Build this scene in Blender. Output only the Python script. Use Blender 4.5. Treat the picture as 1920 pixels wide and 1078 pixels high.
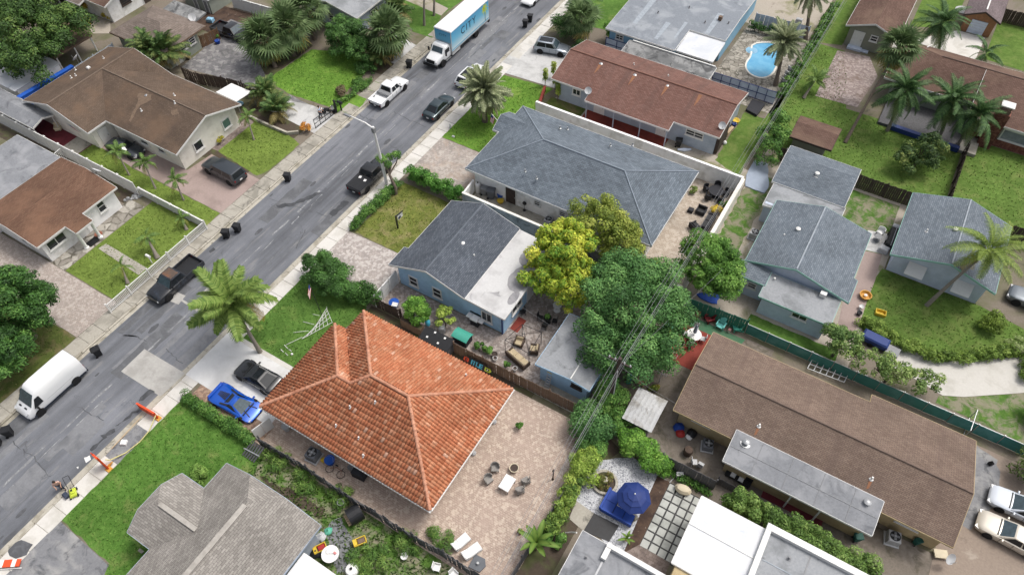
import bpy,bmesh,math,random
import numpy as np
from mathutils import Vector,Matrix

for _o in list(bpy.data.objects):
    bpy.data.objects.remove(_o)
scene=bpy.context.scene
COL=scene.collection
random.seed(7)
RNG=np.random.default_rng(11)
rad=math.radians

# ------------------------------------------------------------------ camera
# World axes: +Y runs along the street, +X runs away from the street into the back gardens.
cam_data=bpy.data.cameras.new('camera')
cam=bpy.data.objects.new('camera',cam_data)
COL.objects.link(cam)
cam_data.sensor_width=36.0
cam_data.lens=25.3125
cam_data.clip_start=0.5
cam_data.clip_end=2000.0
cam.matrix_world=Matrix([[0.856702,-0.401818,0.323424,0.0],[0.515716,0.679279,-0.522127,0.0],[-0.009895,0.614103,0.789164,50.0],[0.0,0.0,0.0,1.0]])
scene.camera=cam

# ------------------------------------------------------------------ sky, sun, exposure
SUN_EL,SUN_AZ=rad(62),rad(35)          # azimuth from +Y towards +X
world=bpy.data.worlds.new('World')
scene.world=world
world.use_nodes=True
wn=world.node_tree
wn.nodes.clear()
w_out=wn.nodes.new('ShaderNodeOutputWorld')
w_bg=wn.nodes.new('ShaderNodeBackground')
w_sky=wn.nodes.new('ShaderNodeTexSky')
w_sky.sky_type='NISHITA'
w_sky.sun_disc=False
w_sky.sun_elevation=SUN_EL
w_sky.sun_rotation=SUN_AZ
w_sky.air_density=0.8
w_sky.dust_density=6.0
w_sky.ozone_density=0.5
w_bg.inputs['Strength'].default_value=0.15
w_hs=wn.nodes.new('ShaderNodeHueSaturation')      # thin bright cloud: the blue is washed out evenly
w_hs.inputs['Saturation'].default_value=0.4
wn.links.new(w_sky.outputs[0],w_hs.inputs['Color'])
wn.links.new(w_hs.outputs[0],w_bg.inputs['Color'])
wn.links.new(w_bg.outputs[0],w_out.inputs['Surface'])
sun_data=bpy.data.lights.new('sun','SUN')
sun_data.energy=1.1
sun_data.angle=rad(12)
sun_data.color=(1.0,0.95,0.88)
sun=bpy.data.objects.new('sun',sun_data)
COL.objects.link(sun)
sun.location=(0,0,80)
sun.rotation_euler=Vector((math.sin(SUN_AZ) *math.cos(SUN_EL),math.cos(SUN_AZ) *math.cos(SUN_EL),math.sin(SUN_EL))).to_track_quat('Z','Y').to_euler()
scene.view_settings.view_transform='Standard'
scene.view_settings.look='None'
scene.view_settings.gamma=1.0
scene.view_settings.use_curve_mapping=False
scene.view_settings.exposure=0.36
# ------------------------------------------------------------------ helpers
def tag(o,label=None,cat=None,group=None,kind=None):
    if label: o['label']=label
    if cat: o['category']=cat
    if group: o['group']=group
    if kind: o['kind']=kind
    return o

def thing(name,label,cat,loc=(0,0,0),rz=0.0,group=None):
    o=bpy.data.objects.new(name,None)
    COL.objects.link(o)
    o.empty_display_size=0.3
    o.location=loc if len(loc)==3 else (loc[0],loc[1],0)
    o.rotation_euler=(0,0,rz)
    return tag(o,label,cat,group)

def wl(o):
    v=Vector((0,0,0))
    while o is not None:
        v=v+Vector(o.location)
        o=o.parent
    return v

class MB:
    """collects shapes into one mesh"""
    def __init__(s):
        s.v=[]; s.f=[]; s.uv={}
    def add(s,vs,fs):
        b=len(s.v)
        s.v.extend([tuple(p) for p in vs])
        s.f.extend([tuple(b+i for i in f) for f in fs])
        return s
    def box(s,x0,x1,y0,y1,z0,z1):
        return s.add([(x0,y0,z0),(x1,y0,z0),(x1,y1,z0),(x0,y1,z0),(x0,y0,z1),(x1,y0,z1),(x1,y1,z1),(x0,y1,z1)],
                     [(3,2,1,0),(4,5,6,7),(0,1,5,4),(1,2,6,5),(2,3,7,6),(3,0,4,7)])
    def cbox(s,c,d,rz=0.0,ry=0.0,rx=0.0,bev=0.0):
        """box of size d centred at c, turned; bev chamfers the top edges"""
        m=Matrix.Rotation(rz,3,'Z') @ Matrix.Rotation(ry,3,'Y') @ Matrix.Rotation(rx,3,'X')
        hx,hy,hz=d[0]/2,d[1]/2,d[2]/2
        c=Vector(c)
        if bev<=0:
            vs=[(-hx,-hy,-hz),(hx,-hy,-hz),(hx,hy,-hz),(-hx,hy,-hz),(-hx,-hy,hz),(hx,-hy,hz),(hx,hy,hz),(-hx,hy,hz)]
            fs=[(3,2,1,0),(4,5,6,7),(0,1,5,4),(1,2,6,5),(2,3,7,6),(3,0,4,7)]
        else:
            b=bev
            vs=[(-hx,-hy,-hz),(hx,-hy,-hz),(hx,hy,-hz),(-hx,hy,-hz),
                  (-hx,-hy,hz-b),(hx,-hy,hz-b),(hx,hy,hz-b),(-hx,hy,hz-b),
                  (-hx+b,-hy+b,hz),(hx-b,-hy+b,hz),(hx-b,hy-b,hz),(-hx+b,hy-b,hz)]
            fs=[(3,2,1,0),(8,9,10,11)]
            for i in range(4):
                j=(i+1)%4
                fs+=[(i,j,j+4,i+4),(i+4,j+4,j+8,i+8)]
        return s.add([c+m @ Vector(p) for p in vs],fs)
    def prism(s,poly,z0,z1):
        n=len(poly)
        a=sum(poly[i][0] *poly[(i+1)%n][1]-poly[(i+1)%n][0] *poly[i][1] for i in range(n))
        if a<0: poly=list(reversed(poly))
        vs=[(p[0],p[1],z0) for p in poly]+[(p[0],p[1],z1) for p in poly]
        fs=[tuple(range(n-1,-1,-1)),tuple(range(n,2 *n))]+[(i,(i+1)%n,(i+1)%n+n,i+n) for i in range(n)]
        return s.add(vs,fs)
    def sheet(s,poly,z):
        n=len(poly)
        a=sum(poly[i][0] *poly[(i+1)%n][1]-poly[(i+1)%n][0] *poly[i][1] for i in range(n))
        if a<0: poly=list(reversed(poly))
        return s.add([(p[0],p[1],z) for p in poly],[tuple(range(n))])
    def quad(s,*ps):
        return s.add(ps,[tuple(range(len(ps)))])
    def cyl(s,c,r,h,n=12,r2=None,axis='z'):
        """base centre c, height h along axis"""
        r2=r if r2 is None else r2
        vs=[]
        for k,(rr,hh) in enumerate(((r,0),(r2,h))):
            for i in range(n):
                a=2 *math.pi *i/n
                p=(rr *math.cos(a),rr *math.sin(a),hh)
                if axis=='x': p=(p[2],p[0],p[1])
                elif axis=='y': p=(p[1],p[2],p[0])
                vs.append((c[0]+p[0],c[1]+p[1],c[2]+p[2]))
        fs=[tuple(range(n-1,-1,-1)),tuple(range(n,2 *n))]+[(i,(i+1)%n,(i+1)%n+n,i+n) for i in range(n)]
        return s.add(vs,fs)
    def lathe(s,prof,n=14,c=(0,0,0)):
        vs=[]
        for r,z in prof:
            for i in range(n):
                a=2 *math.pi *i/n
                vs.append((c[0]+r *math.cos(a),c[1]+r *math.sin(a),c[2]+z))
        m=len(prof)
        fs=[(k *n+i,k *n+(i+1)%n,(k+1) *n+(i+1)%n,(k+1) *n+i) for k in range(m-1) for i in range(n)]
        fs+=[tuple(range(n-1,-1,-1)),tuple(range((m-1) *n,m *n))]
        return s.add(vs,fs)
    def tube(s,pts,r,n=6,cap=True):
        pts=[Vector(p) for p in pts]
        rs=r if isinstance(r,(list,tuple)) else [r] *len(pts)
        vs=[]
        ref=None
        for i,p in enumerate(pts):
            t=(pts[min(i+1,len(pts)-1)]-pts[max(i-1,0)]).normalized()
            if ref is None:
                ref=Vector((0,0,1)) if abs(t.z)<.9 else Vector((1,0,0))
            u=t.cross(ref).normalized(); w=u.cross(t).normalized(); ref=w
            for k in range(n):
                a=2 *math.pi *k/n
                vs.append(p+(u *math.cos(a)+w *math.sin(a)) *rs[i])
        fs=[(i *n+k,i *n+(k+1)%n,(i+1) *n+(k+1)%n,(i+1) *n+k) for i in range(len(pts)-1) for k in range(n)]
        if cap:
            fs+=[tuple(range(n-1,-1,-1)),tuple(range((len(pts)-1) *n,len(pts) *n))]
        return s.add(vs,fs)
    def bar(s,a,b,w,h=None):
        """rectangular bar from a to b, w wide (sideways), h high"""
        h=h or w
        a=Vector(a); b=Vector(b)
        t=(b-a).normalized()
        ref=Vector((0,0,1)) if abs(t.z)<.95 else Vector((0,1,0))
        u=t.cross(ref).normalized() *w/2; v=u.cross(t).normalized() *h/2
        vs=[a-u-v,a+u-v,a+u+v,a-u+v,b-u-v,b+u-v,b+u+v,b-u+v]
        return s.add(vs,[(0,1,2,3),(7,6,5,4),(0,4,5,1),(1,5,6,2),(2,6,7,3),(3,7,4,0)])
    def mesh(s,name,mat,smooth=None,off=None):
        me=bpy.data.meshes.new(name)
        vs=s.v if off is None else [(p[0]-off[0],p[1]-off[1],p[2]-off[2]) for p in s.v]
        me.from_pydata(vs,[],s.f)
        if s.uv:
            ul=me.uv_layers.new(name='UVMap')
            for fi,uvs in s.uv.items():
                pl=me.polygons[fi]
                for k,li in enumerate(pl.loop_indices):
                    ul.data[li].uv=uvs[k]
        if mat is not None: me.materials.append(mat)
        if smooth:
            for p in me.polygons: p.use_smooth=True
            me.set_sharp_from_angle(angle=rad(smooth))
        me.update()
        return me
    def fixn(s):
        s._fix=True
        return s
    def build(s,name,mat,parent=None,smooth=None,local=False,loc=None,rz=0.0):
        """world coordinates unless local"""
        off=None
        if parent is not None and not local: off=wl(parent)
        if parent is None and loc is not None and not local: off=Vector(loc)
        me=s.mesh(name,mat,smooth,off)
        o=bpy.data.objects.new(name,me)
        COL.objects.link(o)
        o.parent=parent
        if parent is None and loc is not None: o.location=loc
        if rz: o.rotation_euler.z=rz
        return o

def copy_tree(o,parent=None):
    c=o.copy()
    COL.objects.link(c)
    c.parent=parent
    for ch in list(o.children): copy_tree(ch,c)
    return c

def place(name,me,parent,loc=(0,0,0),rot=(0,0,0),sc=None):
    o=bpy.data.objects.new(name,me)
    COL.objects.link(o)
    o.parent=parent
    o.location=loc
    o.rotation_euler=rot
    if sc: o.scale=sc if isinstance(sc,(tuple,list)) else (sc,sc,sc)
    return o

def inpoly(x,y,poly):
    c=np.zeros(len(x),bool)
    n=len(poly)
    for i in range(n):
        x0,y0=poly[i][:2]; x1,y1=poly[(i+1)%n][:2]
        if y0==y1: continue
        h=((y0>y) !=(y1>y)) & (x<(x1-x0) *(y-y0)/(y1-y0)+x0)
        c ^=h
    return c

def np_mesh(name,V,F4,mat,col=None,smooth=False):
    """V (n,3); F4 (m,4) quads or (m,3) tris; col (n,3) point colours"""
    me=bpy.data.meshes.new(name)
    k=F4.shape[1]
    me.vertices.add(len(V)); me.vertices.foreach_set('co',V.astype(np.float32).ravel())
    me.loops.add(F4.size); me.loops.foreach_set('vertex_index',F4.astype(np.int32).ravel())
    me.polygons.add(len(F4)); me.polygons.foreach_set('loop_start',np.arange(0,F4.size,k,dtype=np.int32))
    if col is not None:
        at=me.color_attributes.new('tint','FLOAT_COLOR','POINT')
        c4=np.ones((len(V),4),np.float32); c4[:,:3]=col
        at.data.foreach_set('color',c4.ravel())
    me.materials.append(mat)
    me.update(); me.validate()
    return me

def link(name,me,parent=None,loc=(0,0,0)):
    return place(name,me,parent,loc)
# ------------------------------------------------------------------ materials
ALB=0.80
DESAT=.07
def C(h,k=1.0):
    """'8090a0' as the eye sees it -> linear base colour"""
    out=[]
    for i in (0,2,4):
        c=int(h[i:i+2],16)/255
        c=c/12.92 if c<=.04045 else ((c+.055)/1.055) **2.4
        out.append(c *ALB *k)
    g=.2126 *out[0]+.7152 *out[1]+.0722 *out[2]
    return (*[min(.9,v+(g-v) *DESAT) for v in out],1.0)

class NT:
    def __init__(s,name):
        s.m=bpy.data.materials.new(name); s.m.use_nodes=True
        s.t=s.m.node_tree; s.t.nodes.clear()
        s.out=s.n('ShaderNodeOutputMaterial'); s.p=s.n('ShaderNodeBsdfPrincipled')
        s.l(s.p.outputs[0],s.out.inputs[0])
    def n(s,t,**kw):
        nd=s.t.nodes.new(t)
        for k,v in kw.items(): setattr(nd,k,v)
        return nd
    def l(s,a,b): s.t.links.new(a,b)
    def coord(s,kind='Object'):
        if kind=='World': return s.n('ShaderNodeNewGeometry').outputs['Position']
        return s.n('ShaderNodeTexCoord').outputs[kind]
    def mapv(s,v,scale=(1,1,1),rot=(0,0,0)):
        m=s.n('ShaderNodeMapping'); m.inputs['Scale'].default_value=scale; m.inputs['Rotation'].default_value=rot
        s.l(v,m.inputs['Vector']); return m.outputs[0]
    def noise(s,v,scale,detail=4,rough=.55,dist=0):
        x=s.n('ShaderNodeTexNoise'); x.inputs['Scale'].default_value=scale; x.inputs['Detail'].default_value=detail
        x.inputs['Roughness'].default_value=rough; x.inputs['Distortion'].default_value=dist
        s.l(v,x.inputs['Vector']); return x.outputs['Fac']
    def ramp(s,f,stops):
        r=s.n('ShaderNodeValToRGB'); e=r.color_ramp.elements
        while len(e)<len(stops): e.new(.5)
        for i,(p,c) in enumerate(stops):
            e[i].position=p; e[i].color=c if not isinstance(c,(int,float)) else (c,c,c,1)
        s.l(f,r.inputs[0]); return r.outputs[0]
    def mix(s,f,a,b,blend='MIX'):
        m=s.n('ShaderNodeMix',data_type='RGBA',blend_type=blend)
        for k,x in (('Factor',f),('A',a),('B',b)):
            i=[q for q in m.inputs if q.name==k and (q.type==('VALUE' if k=='Factor' else 'RGBA'))][0]
            if hasattr(x,'links') or hasattr(x,'is_linked'): s.l(x,i)
            else: i.default_value=x
        return [q for q in m.outputs if q.type=='RGBA'][0]
    def math(s,op,a,b=0.0):
        m=s.n('ShaderNodeMath',operation=op)
        for i,x in enumerate((a,b)):
            if hasattr(x,'is_linked'): s.l(x,m.inputs[i])
            else: m.inputs[i].default_value=x
        return m.outputs[0]
    def bump(s,h,st=.3,d=.02):
        b=s.n('ShaderNodeBump'); b.inputs['Strength'].default_value=st; b.inputs['Distance'].default_value=d
        s.l(h,b.inputs['Height']); s.l(b.outputs[0],s.p.inputs['Normal'])
    def done(s,col,rough=.85,metal=0.0,spec=.3):
        if hasattr(col,'is_linked'): s.l(col,s.p.inputs['Base Color'])
        else: s.p.inputs['Base Color'].default_value=col
        if hasattr(rough,'is_linked'): s.l(rough,s.p.inputs['Roughness'])
        else: s.p.inputs['Roughness'].default_value=rough
        s.p.inputs['Metallic'].default_value=metal
        s.p.inputs['Specular IOR Level'].default_value=spec
        return s.m

def plain(name,c,rough=.6,metal=0.0,var=.12,scale=4,spec=.35,dirt=None):
    t=NT(name); v=t.coord()
    f=t.noise(v,scale,5)
    lo=tuple(x *(1-var) for x in c[:3])+(1,); hi=tuple(min(.95,x *(1+var)) for x in c[:3])+(1,)
    col=t.ramp(f,[(.3,lo),(.7,hi)])
    if dirt:
        g=t.ramp(t.noise(v,.7,6,.65),[(.5,0.0),(.72,1.0)])
        col=t.mix(g,col,dirt)
    return t.done(col,rough,metal,spec)

def stained(name,base,alt,stain,dark=None,s1=.5,s2=6,lo=.48,hi=.62,rough=.85,coord='World',bump=.15,dlo=.6,dhi=.7):
    """weathered flat surface: fine grain, broad patches, shaped stains"""
    t=NT(name); v=t.coord(coord)
    col=t.ramp(t.noise(v,s2,6,.7),[(.3,base),(.75,alt)])
    g=t.ramp(t.noise(v,s1,7,.62,.4),[(lo,0.0),(hi,1.0)])
    col=t.mix(t.math('MULTIPLY',g,.8),col,stain)
    if dark:
        g2=t.ramp(t.noise(t.mapv(v,(1,1,1),(.3,.2,.9)),s1 *1.7,8,.68,.8),[(dlo,0.0),(dhi,1.0)])
        col=t.mix(t.math('MULTIPLY',g2,.75),col,dark)
    if bump: t.bump(t.noise(v,30,4),bump,.01)
    return t.done(col,rough)

def shingle(name,lo,hi,streak=None,w=.33,h=.15,patch=None,contrast=1.0,moss=None):
    t=NT(name); v=t.coord('UV')
    br=t.n('ShaderNodeTexBrick'); br.offset=.5
    br.inputs['Scale'].default_value=1; br.inputs['Brick Width'].default_value=w; br.inputs['Row Height'].default_value=h
    br.inputs['Mortar Size'].default_value=.012; br.inputs['Mortar Smooth'].default_value=.3; br.inputs['Bias'].default_value=0
    br.inputs['Color1'].default_value=lo; br.inputs['Color2'].default_value=hi
    br.inputs['Mortar'].default_value=tuple(x *.55 for x in lo[:3])+(1,)
    t.l(v,br.inputs['Vector'])
    big=t.ramp(t.noise(v,.35,6,.6),[(.35,.82),(.7,1.12)])
    col=t.mix(1.0,br.outputs['Color'],big,'MULTIPLY')
    fine=t.ramp(t.noise(v,9,5,.75),[(.3,.78),(.7,1.2)])
    col=t.mix(1.0,col,fine,'MULTIPLY')
    if streak:
        g=t.ramp(t.noise(t.mapv(v,(1.1,.12,1)),1.0,6,.6),[(.52,0.0),(.72,1.0)])
        col=t.mix(t.math('MULTIPLY',g,.7),col,streak)
    if patch:
        g=t.ramp(t.noise(v,.22,5,.6),[(.5,0.0),(.68,1.0)])
        col=t.mix(t.math('MULTIPLY',g,.75),col,patch)
    t.bump(br.outputs['Fac'],-.5,.02)
    return t.done(col,.92,spec=.2)

def pavers(name,c1,c2,c3,size=.3,mortar=None,rot=0,coord='World',light=None,thr=.5,stain=None,blot=1.0):
    t=NT(name); v0=t.coord(coord); v=t.mapv(v0,(1,1,1),(0,0,rot))
    br=t.n('ShaderNodeTexBrick'); br.offset=.5
    br.inputs['Scale'].default_value=1; br.inputs['Brick Width'].default_value=size; br.inputs['Row Height'].default_value=size *.66
    br.inputs['Mortar Size'].default_value=.012; br.inputs['Mortar Smooth'].default_value=.4; br.inputs['Bias'].default_value=0
    br.inputs['Color1'].default_value=c1; br.inputs['Color2'].default_value=c2
    br.inputs['Mortar'].default_value=mortar or tuple(x *.5 for x in c1[:3])+(1,)
    t.l(v,br.inputs['Vector'])
    vo=t.n('ShaderNodeTexVoronoi'); vo.inputs['Scale'].default_value=1.25/size; t.l(v,vo.inputs['Vector'])
    sep=t.n('ShaderNodeSeparateColor'); t.l(vo.outputs['Color'],sep.inputs[0])
    g=t.ramp(sep.outputs[0],[(thr,0.0),(thr+.25,1.0)])
    col=t.mix(t.math('MULTIPLY',g,.55),br.outputs['Color'],c3)
    big=t.ramp(t.noise(v0,.3,6,.6),[(.32,1-.22 *blot),(.7,1+.12 *blot)])
    col=t.mix(1.0,col,big,'MULTIPLY')
    if stain:
        gg=t.ramp(t.noise(v0,.55,7,.68,.6),[(.5,0.0),(.66,1.0)])
        col=t.mix(t.math('MULTIPLY',gg,.7),col,stain)
    t.bump(br.outputs['Fac'],-.35,.01)
    return t.done(col,.85)

def grassmat(name,c1,c2,c3,dry=None,dlo=.55,dhi=.75,s=.35):
    t=NT(name); v=t.coord('World')
    f=t.noise(v,2.2,8,.72)
    col=t.ramp(f,[(.28,c1),(.52,c2),(.75,c3)])
    fine=t.ramp(t.noise(v,14,5,.8),[(.25,.75),(.75,1.22)])
    col=t.mix(1.0,col,fine,'MULTIPLY')
    big=t.ramp(t.noise(v,s,5,.55),[(.3,.78),(.7,1.15)])
    col=t.mix(1.0,col,big,'MULTIPLY')
    if dry:
        g=t.ramp(t.noise(v,s *1.6,8,.7,.5),[(dlo,0.0),(dhi,1.0)])
        col=t.mix(t.math('MULTIPLY',g,.85),col,dry)
    t.bump(t.noise(v,12,5,.8),.5,.05)
    return t.done(col,.95,spec=.1)

def leafmat(name,k=1.0,trans=.22):
    t=NT(name)
    a=t.n('ShaderNodeAttribute'); a.attribute_name='tint'
    col=t.mix(1.0,a.outputs['Color'],(k,k,k,1),'MULTIPLY')
    t.done(col,.6,spec=.25)
    tr=t.n('ShaderNodeBsdfTranslucent'); t.l(col,tr.inputs[0])
    mx=t.n('ShaderNodeMixShader'); mx.inputs[0].default_value=trans
    t.l(t.p.outputs[0],mx.inputs[1]); t.l(tr.outputs[0],mx.inputs[2]); t.l(mx.outputs[0],t.out.inputs[0])
    return t.m

def tintmat(name,rough=.8,grain=.25,scale=8):
    """colour from the mesh's own tint attribute (each tile its own shade of clay)"""
    t=NT(name)
    a=t.n('ShaderNodeAttribute'); a.attribute_name='tint'
    f=t.ramp(t.noise(t.coord(),scale,5,.7),[(.3,1-grain),(.7,1+grain)])
    col=t.mix(1.0,a.outputs['Color'],f,'MULTIPLY')
    big=t.ramp(t.noise(t.coord(),.5,6,.6),[(.35,.8),(.7,1.12)])
    return t.done(t.mix(1.0,col,big,'MULTIPLY'),rough,spec=.25)

def paint(name,c,rough=.22,metal=0.0,coat=.6,dust=None):
    t=NT(name)
    col=c
    if dust:
        g=t.ramp(t.noise(t.coord(),1.6,6,.65),[(.5,0.0),(.7,1.0)])
        col=t.mix(t.math('MULTIPLY',g,.7),c,dust)
    m=t.done(col,rough,metal,.5)
    t.p.inputs['Coat Weight'].default_value=coat; t.p.inputs['Coat Roughness'].default_value=.06
    return m

def asphaltmat():
    t=NT('asphalt'); v=t.coord('World')
    col=t.ramp(t.noise(v,.25,6,.6),[(.3,C('686b71')),(.7,C('7e8188'))])
    fine=t.ramp(t.noise(v,25,4,.8),[(.25,.75),(.75,1.25)])
    col=t.mix(1.0,col,fine,'MULTIPLY')
    # wear running along the street: polished lanes, tar and dust streaks
    st=t.ramp(t.noise(t.mapv(v,(1.0,.045,1)),.9,7,.62),[(.34,.68),(.5,1.0),(.66,1.28)])
    col=t.mix(.9,col,t.mix(1.0,col,st,'MULTIPLY'))
    dust=t.ramp(t.noise(t.mapv(v,(1,.12,1)),1.7,8,.7),[(.56,0.0),(.72,1.0)])
    col=t.mix(t.math('MULTIPLY',dust,.45),col,C('b4b2ad'))
    tar=t.ramp(t.noise(t.mapv(v,(1,.1,1),(0,0,.02)),.55,8,.72,.6),[(.6,0.0),(.68,1.0)])
    col=t.mix(t.math('MULTIPLY',tar,.55),col,C('4a4b4f'))
    # hairline cracks
    vo=t.n('ShaderNodeTexVoronoi',feature='DISTANCE_TO_EDGE'); vo.inputs['Scale'].default_value=.22
    wob=t.n('ShaderNodeTexNoise'); wob.inputs['Scale'].default_value=.8; wob.inputs['Detail'].default_value=6; t.l(v,wob.inputs['Vector'])
    vv=t.n('ShaderNodeVectorMath',operation='MULTIPLY_ADD'); t.l(wob.outputs['Color'],vv.inputs[0]); vv.inputs[1].default_value=(2.2,2.2,0); t.l(v,vv.inputs[2])
    t.l(vv.outputs[0],vo.inputs['Vector'])
    ck=t.ramp(vo.outputs['Distance'],[(.0,1.0),(.006,0.0)])
    ck=t.math('MULTIPLY',ck,t.ramp(t.noise(v,.4,4),[(.48,0.0),(.6,.6)]))
    col=t.mix(ck,col,C('505155'))
    t.bump(t.noise(v,40,4,.8),.25,.01)
    return t.done(col,.9)

M={}
M['asphalt']=asphaltmat()
M['ground']=stained('soil',C('776d60'),C('8e8476'),C('656844'),C('544d43'),s1=.25,lo=.45,hi=.6)
M['soil_dark']=stained('dark_soil',C('4a3f35'),C('5f5346'),C('5d6638'),s1=.6)
M['sand']=stained('sandy_soil',C('a89e90'),C('c0b7a9'),C('7f8050'),C('80756a'),s1=.4,lo=.52,hi=.64)
M['yard_soil']=stained('packed_yard_soil',C('726a60'),C('8a8075'),C('a0968a'),C('55503f'),s1=.45,lo=.52,hi=.68,dlo=.52,dhi=.64)
M['yard_tan']=stained('tan_yard',C('8f8073'),C('a39486'),C('c0b6a8'),C('6f635a'),s1=.3,lo=.56,hi=.66)
M['walk_new']=stained('pale_concrete',C('d6d3cc'),C('e2dfd9'),C('c4c0b6'),C('a8a49a'),s1=.5,dlo=.66,dhi=.78)
M['walk_old']=stained('old_concrete',C('a9a498'),C('bdb8ac'),C('8b877c'),C('5f5c55'),s1=.45,dlo=.55,dhi=.66)
M['drive_white']=stained('white_concrete',C('dedfdf'),C('e8e8e7'),C('cfcfcd'),C('b4b3b0'),s1=.35,dlo=.68,dhi=.8)
M['drive_pink']=stained('pink_concrete',C('a4918a'),C('b3a099'),C('94837c'),C('786a63'),s1=.3,dlo=.6,dhi=.75)
M['drive_grey']=stained('cracked_concrete',C('7a7c80'),C('929396'),C('adaca9'),C('55575b'),s1=.5,lo=.5,hi=.66,dlo=.52,dhi=.64)
M['drive_pale']=stained('pale_drive',C('c3c3c2'),C('d8d8d6'),C('a9a9a7'),C('87888a'),s1=.4)
M['drive_pale2']=stained('off_white_concrete',C('c9c6be'),C('d5d2cb'),C('b8b4aa'),C('9a968c'),s1=.4,dlo=.62,dhi=.76)
M['red_floor']=stained('red_floor',C('8c3a2e'),C('99463a'),C('7c352c'),s1=.6)
M['maroon']=stained('maroon_floor',C('702a34'),C('7d333d'),C('5f252d'),s1=.6)
M['green_carpet']=stained('green_carpet',C('3f7350'),C('4c8260'),C('56755a'),s1=.7)
M['patio']=pavers('patio_pavers',C('c7b2a2'),C('b5a092'),C('e2d2bf'),.22,thr=.6,stain=C('bba698'),blot=.4)
M['patio_grey']=pavers('grey_patio_pavers',C('ab9d94'),C('978c86'),C('d6cdc5'),.24,thr=.52,stain=C('9a8f89'),blot=.5)
M['pav_left']=pavers('driveway_pavers',C('b9aca2'),C('a89c94'),C('ccc3ba'),.22,rot=.0,stain=C('a59b93'),blot=.5)
M['pav_white']=pavers('pale_pavers',C('bfb5ae'),C('a69d98'),C('ddd6d0'),.3,thr=.5,blot=.5)
M['pav_big']=pavers('mixed_pavers',C('bdb2a9'),C('a9a099'),C('cdc4ba'),.34,stain=C('b39c89'))
M['pav_grey']=pavers('old_grey_pavers',C('8e8c8d'),C('757476'),C('b0aeac'),.5,stain=C('5c5c5c'))
M['pav_pink']=pavers('pinkish_pavers',C('a89893'),C('8f7f7a'),C('c3b6b0'),.3,stain=C('786457'))
M['pav_tan']=pavers('tan_patio',C('c7b9a8'),C('b9aa99'),C('d6cabb'),.3)
M['pav_strip']=pavers('brown_strip_pavers',C('a58672'),C('8c7566'),C('c4a98f'),.3)
M['pav_walk']=pavers('brick_walk',C('94847c'),C('80726c'),C('a89a92'),.3)
M['lawn_bright']=grassmat('bright_lawn',C('527d26'),C('6a9430'),C('86ab42'),dry=C('98a552'),dlo=.55,dhi=.78)
M['lawn_green']=grassmat('green_lawn',C('4a6f2a'),C('5c8234'),C('769846'),dry=C('8a9850'),dlo=.56,dhi=.8)
M['lawn_lush']=grassmat('lush_lawn',C('456d25'),C('588230'),C('769c46'),dry=C('93985a'),dlo=.54,dhi=.76)
M['lawn_olive']=grassmat('olive_lawn',C('63772f'),C('748b38'),C('8a9d48'),dry=C('9a9256'),dlo=.6,dhi=.8)
M['lawn_dry']=grassmat('dry_lawn',C('5c6c2c'),C('768038'),C('8f9048'),dry=C('9a8e62'),dlo=.48,dhi=.66)
M['lawn_dark']=grassmat('dark_olive_lawn',C('4d5a2b'),C('5d6b31'),C('6f7c3b'),dry=C('7d6f50'),dlo=.48,dhi=.62)  # dark olive grass with brownish dry patches, its own colour
M['lawn_right']=grassmat('garden_lawn',C('4f6d2a'),C('628034'),C('7b954a'),dry=C('858f50'),dlo=.5,dhi=.74)
M['weeds']=grassmat('weedy_grass',C('46682a'),C('577c30'),C('76923f'),dry=C('978e7c'),dlo=.44,dhi=.58,s=.6)
M['gravel']=NT('x').m
def gravel():
    t=NT('white_gravel'); v=t.coord('World')
    vo=t.n('ShaderNodeTexVoronoi'); vo.inputs['Scale'].default_value=14; t.l(v,vo.inputs['Vector'])
    sep=t.n('ShaderNodeSeparateColor'); t.l(vo.outputs['Color'],sep.inputs[0])
    col=t.ramp(sep.outputs[0],[(.05,C('7f828a')),(.3,C('b5b8be')),(.8,C('d5d7db'))])
    dk=t.ramp(t.noise(v,2.5,7,.75),[(.58,0.0),(.75,1.0)])
    col=t.mix(t.math('MULTIPLY',dk,.4),col,C('7d7c80'))
    t.bump(vo.outputs['Distance'],.6,.04)
    return t.done(col,.85)
M['gravel']=gravel()
M['mulch']=stained('mulch',C('4d3b34'),C('64503f'),C('3b2d28'),C('a59a90'),s1=1.2,dlo=.62,dhi=.68,bump=.6)
# flagstone deck with planting joints
def rubble(name,c1,c2,joint,sc):
    t=NT(name); v=t.coord('World')
    vo=t.n('ShaderNodeTexVoronoi',feature='DISTANCE_TO_EDGE'); vo.inputs['Scale'].default_value=sc; t.l(v,vo.inputs['Vector'])
    v2=t.n('ShaderNodeTexVoronoi'); v2.inputs['Scale'].default_value=sc; t.l(v,v2.inputs['Vector'])
    sep=t.n('ShaderNodeSeparateColor'); t.l(v2.outputs['Color'],sep.inputs[0])
    col=t.ramp(sep.outputs[0],[(.1,c1),(.9,c2)])
    col=t.mix(1.0,col,t.ramp(t.noise(v,5,6,.7),[(.3,.75),(.7,1.15)]),'MULTIPLY')
    j=t.ramp(vo.outputs['Distance'],[(.04,1.0),(.12,0.0)])
    j=t.math('MULTIPLY',j,t.ramp(t.noise(v,1.3,4),[(.4,.2),(.6,1.0)]))
    col=t.mix(j,col,joint)
    t.bump(vo.outputs['Distance'],.5,.03)
    return t.done(col,.85)
M['flagstone']=rubble('flagstone',C('9a948a'),C('c2bdb2'),C('5f5a4e'),1.1)
M['pool_deck']=rubble('coral_stone_deck',C('979186'),C('bbb5a9'),C('5f5b50'),1.9)
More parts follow.
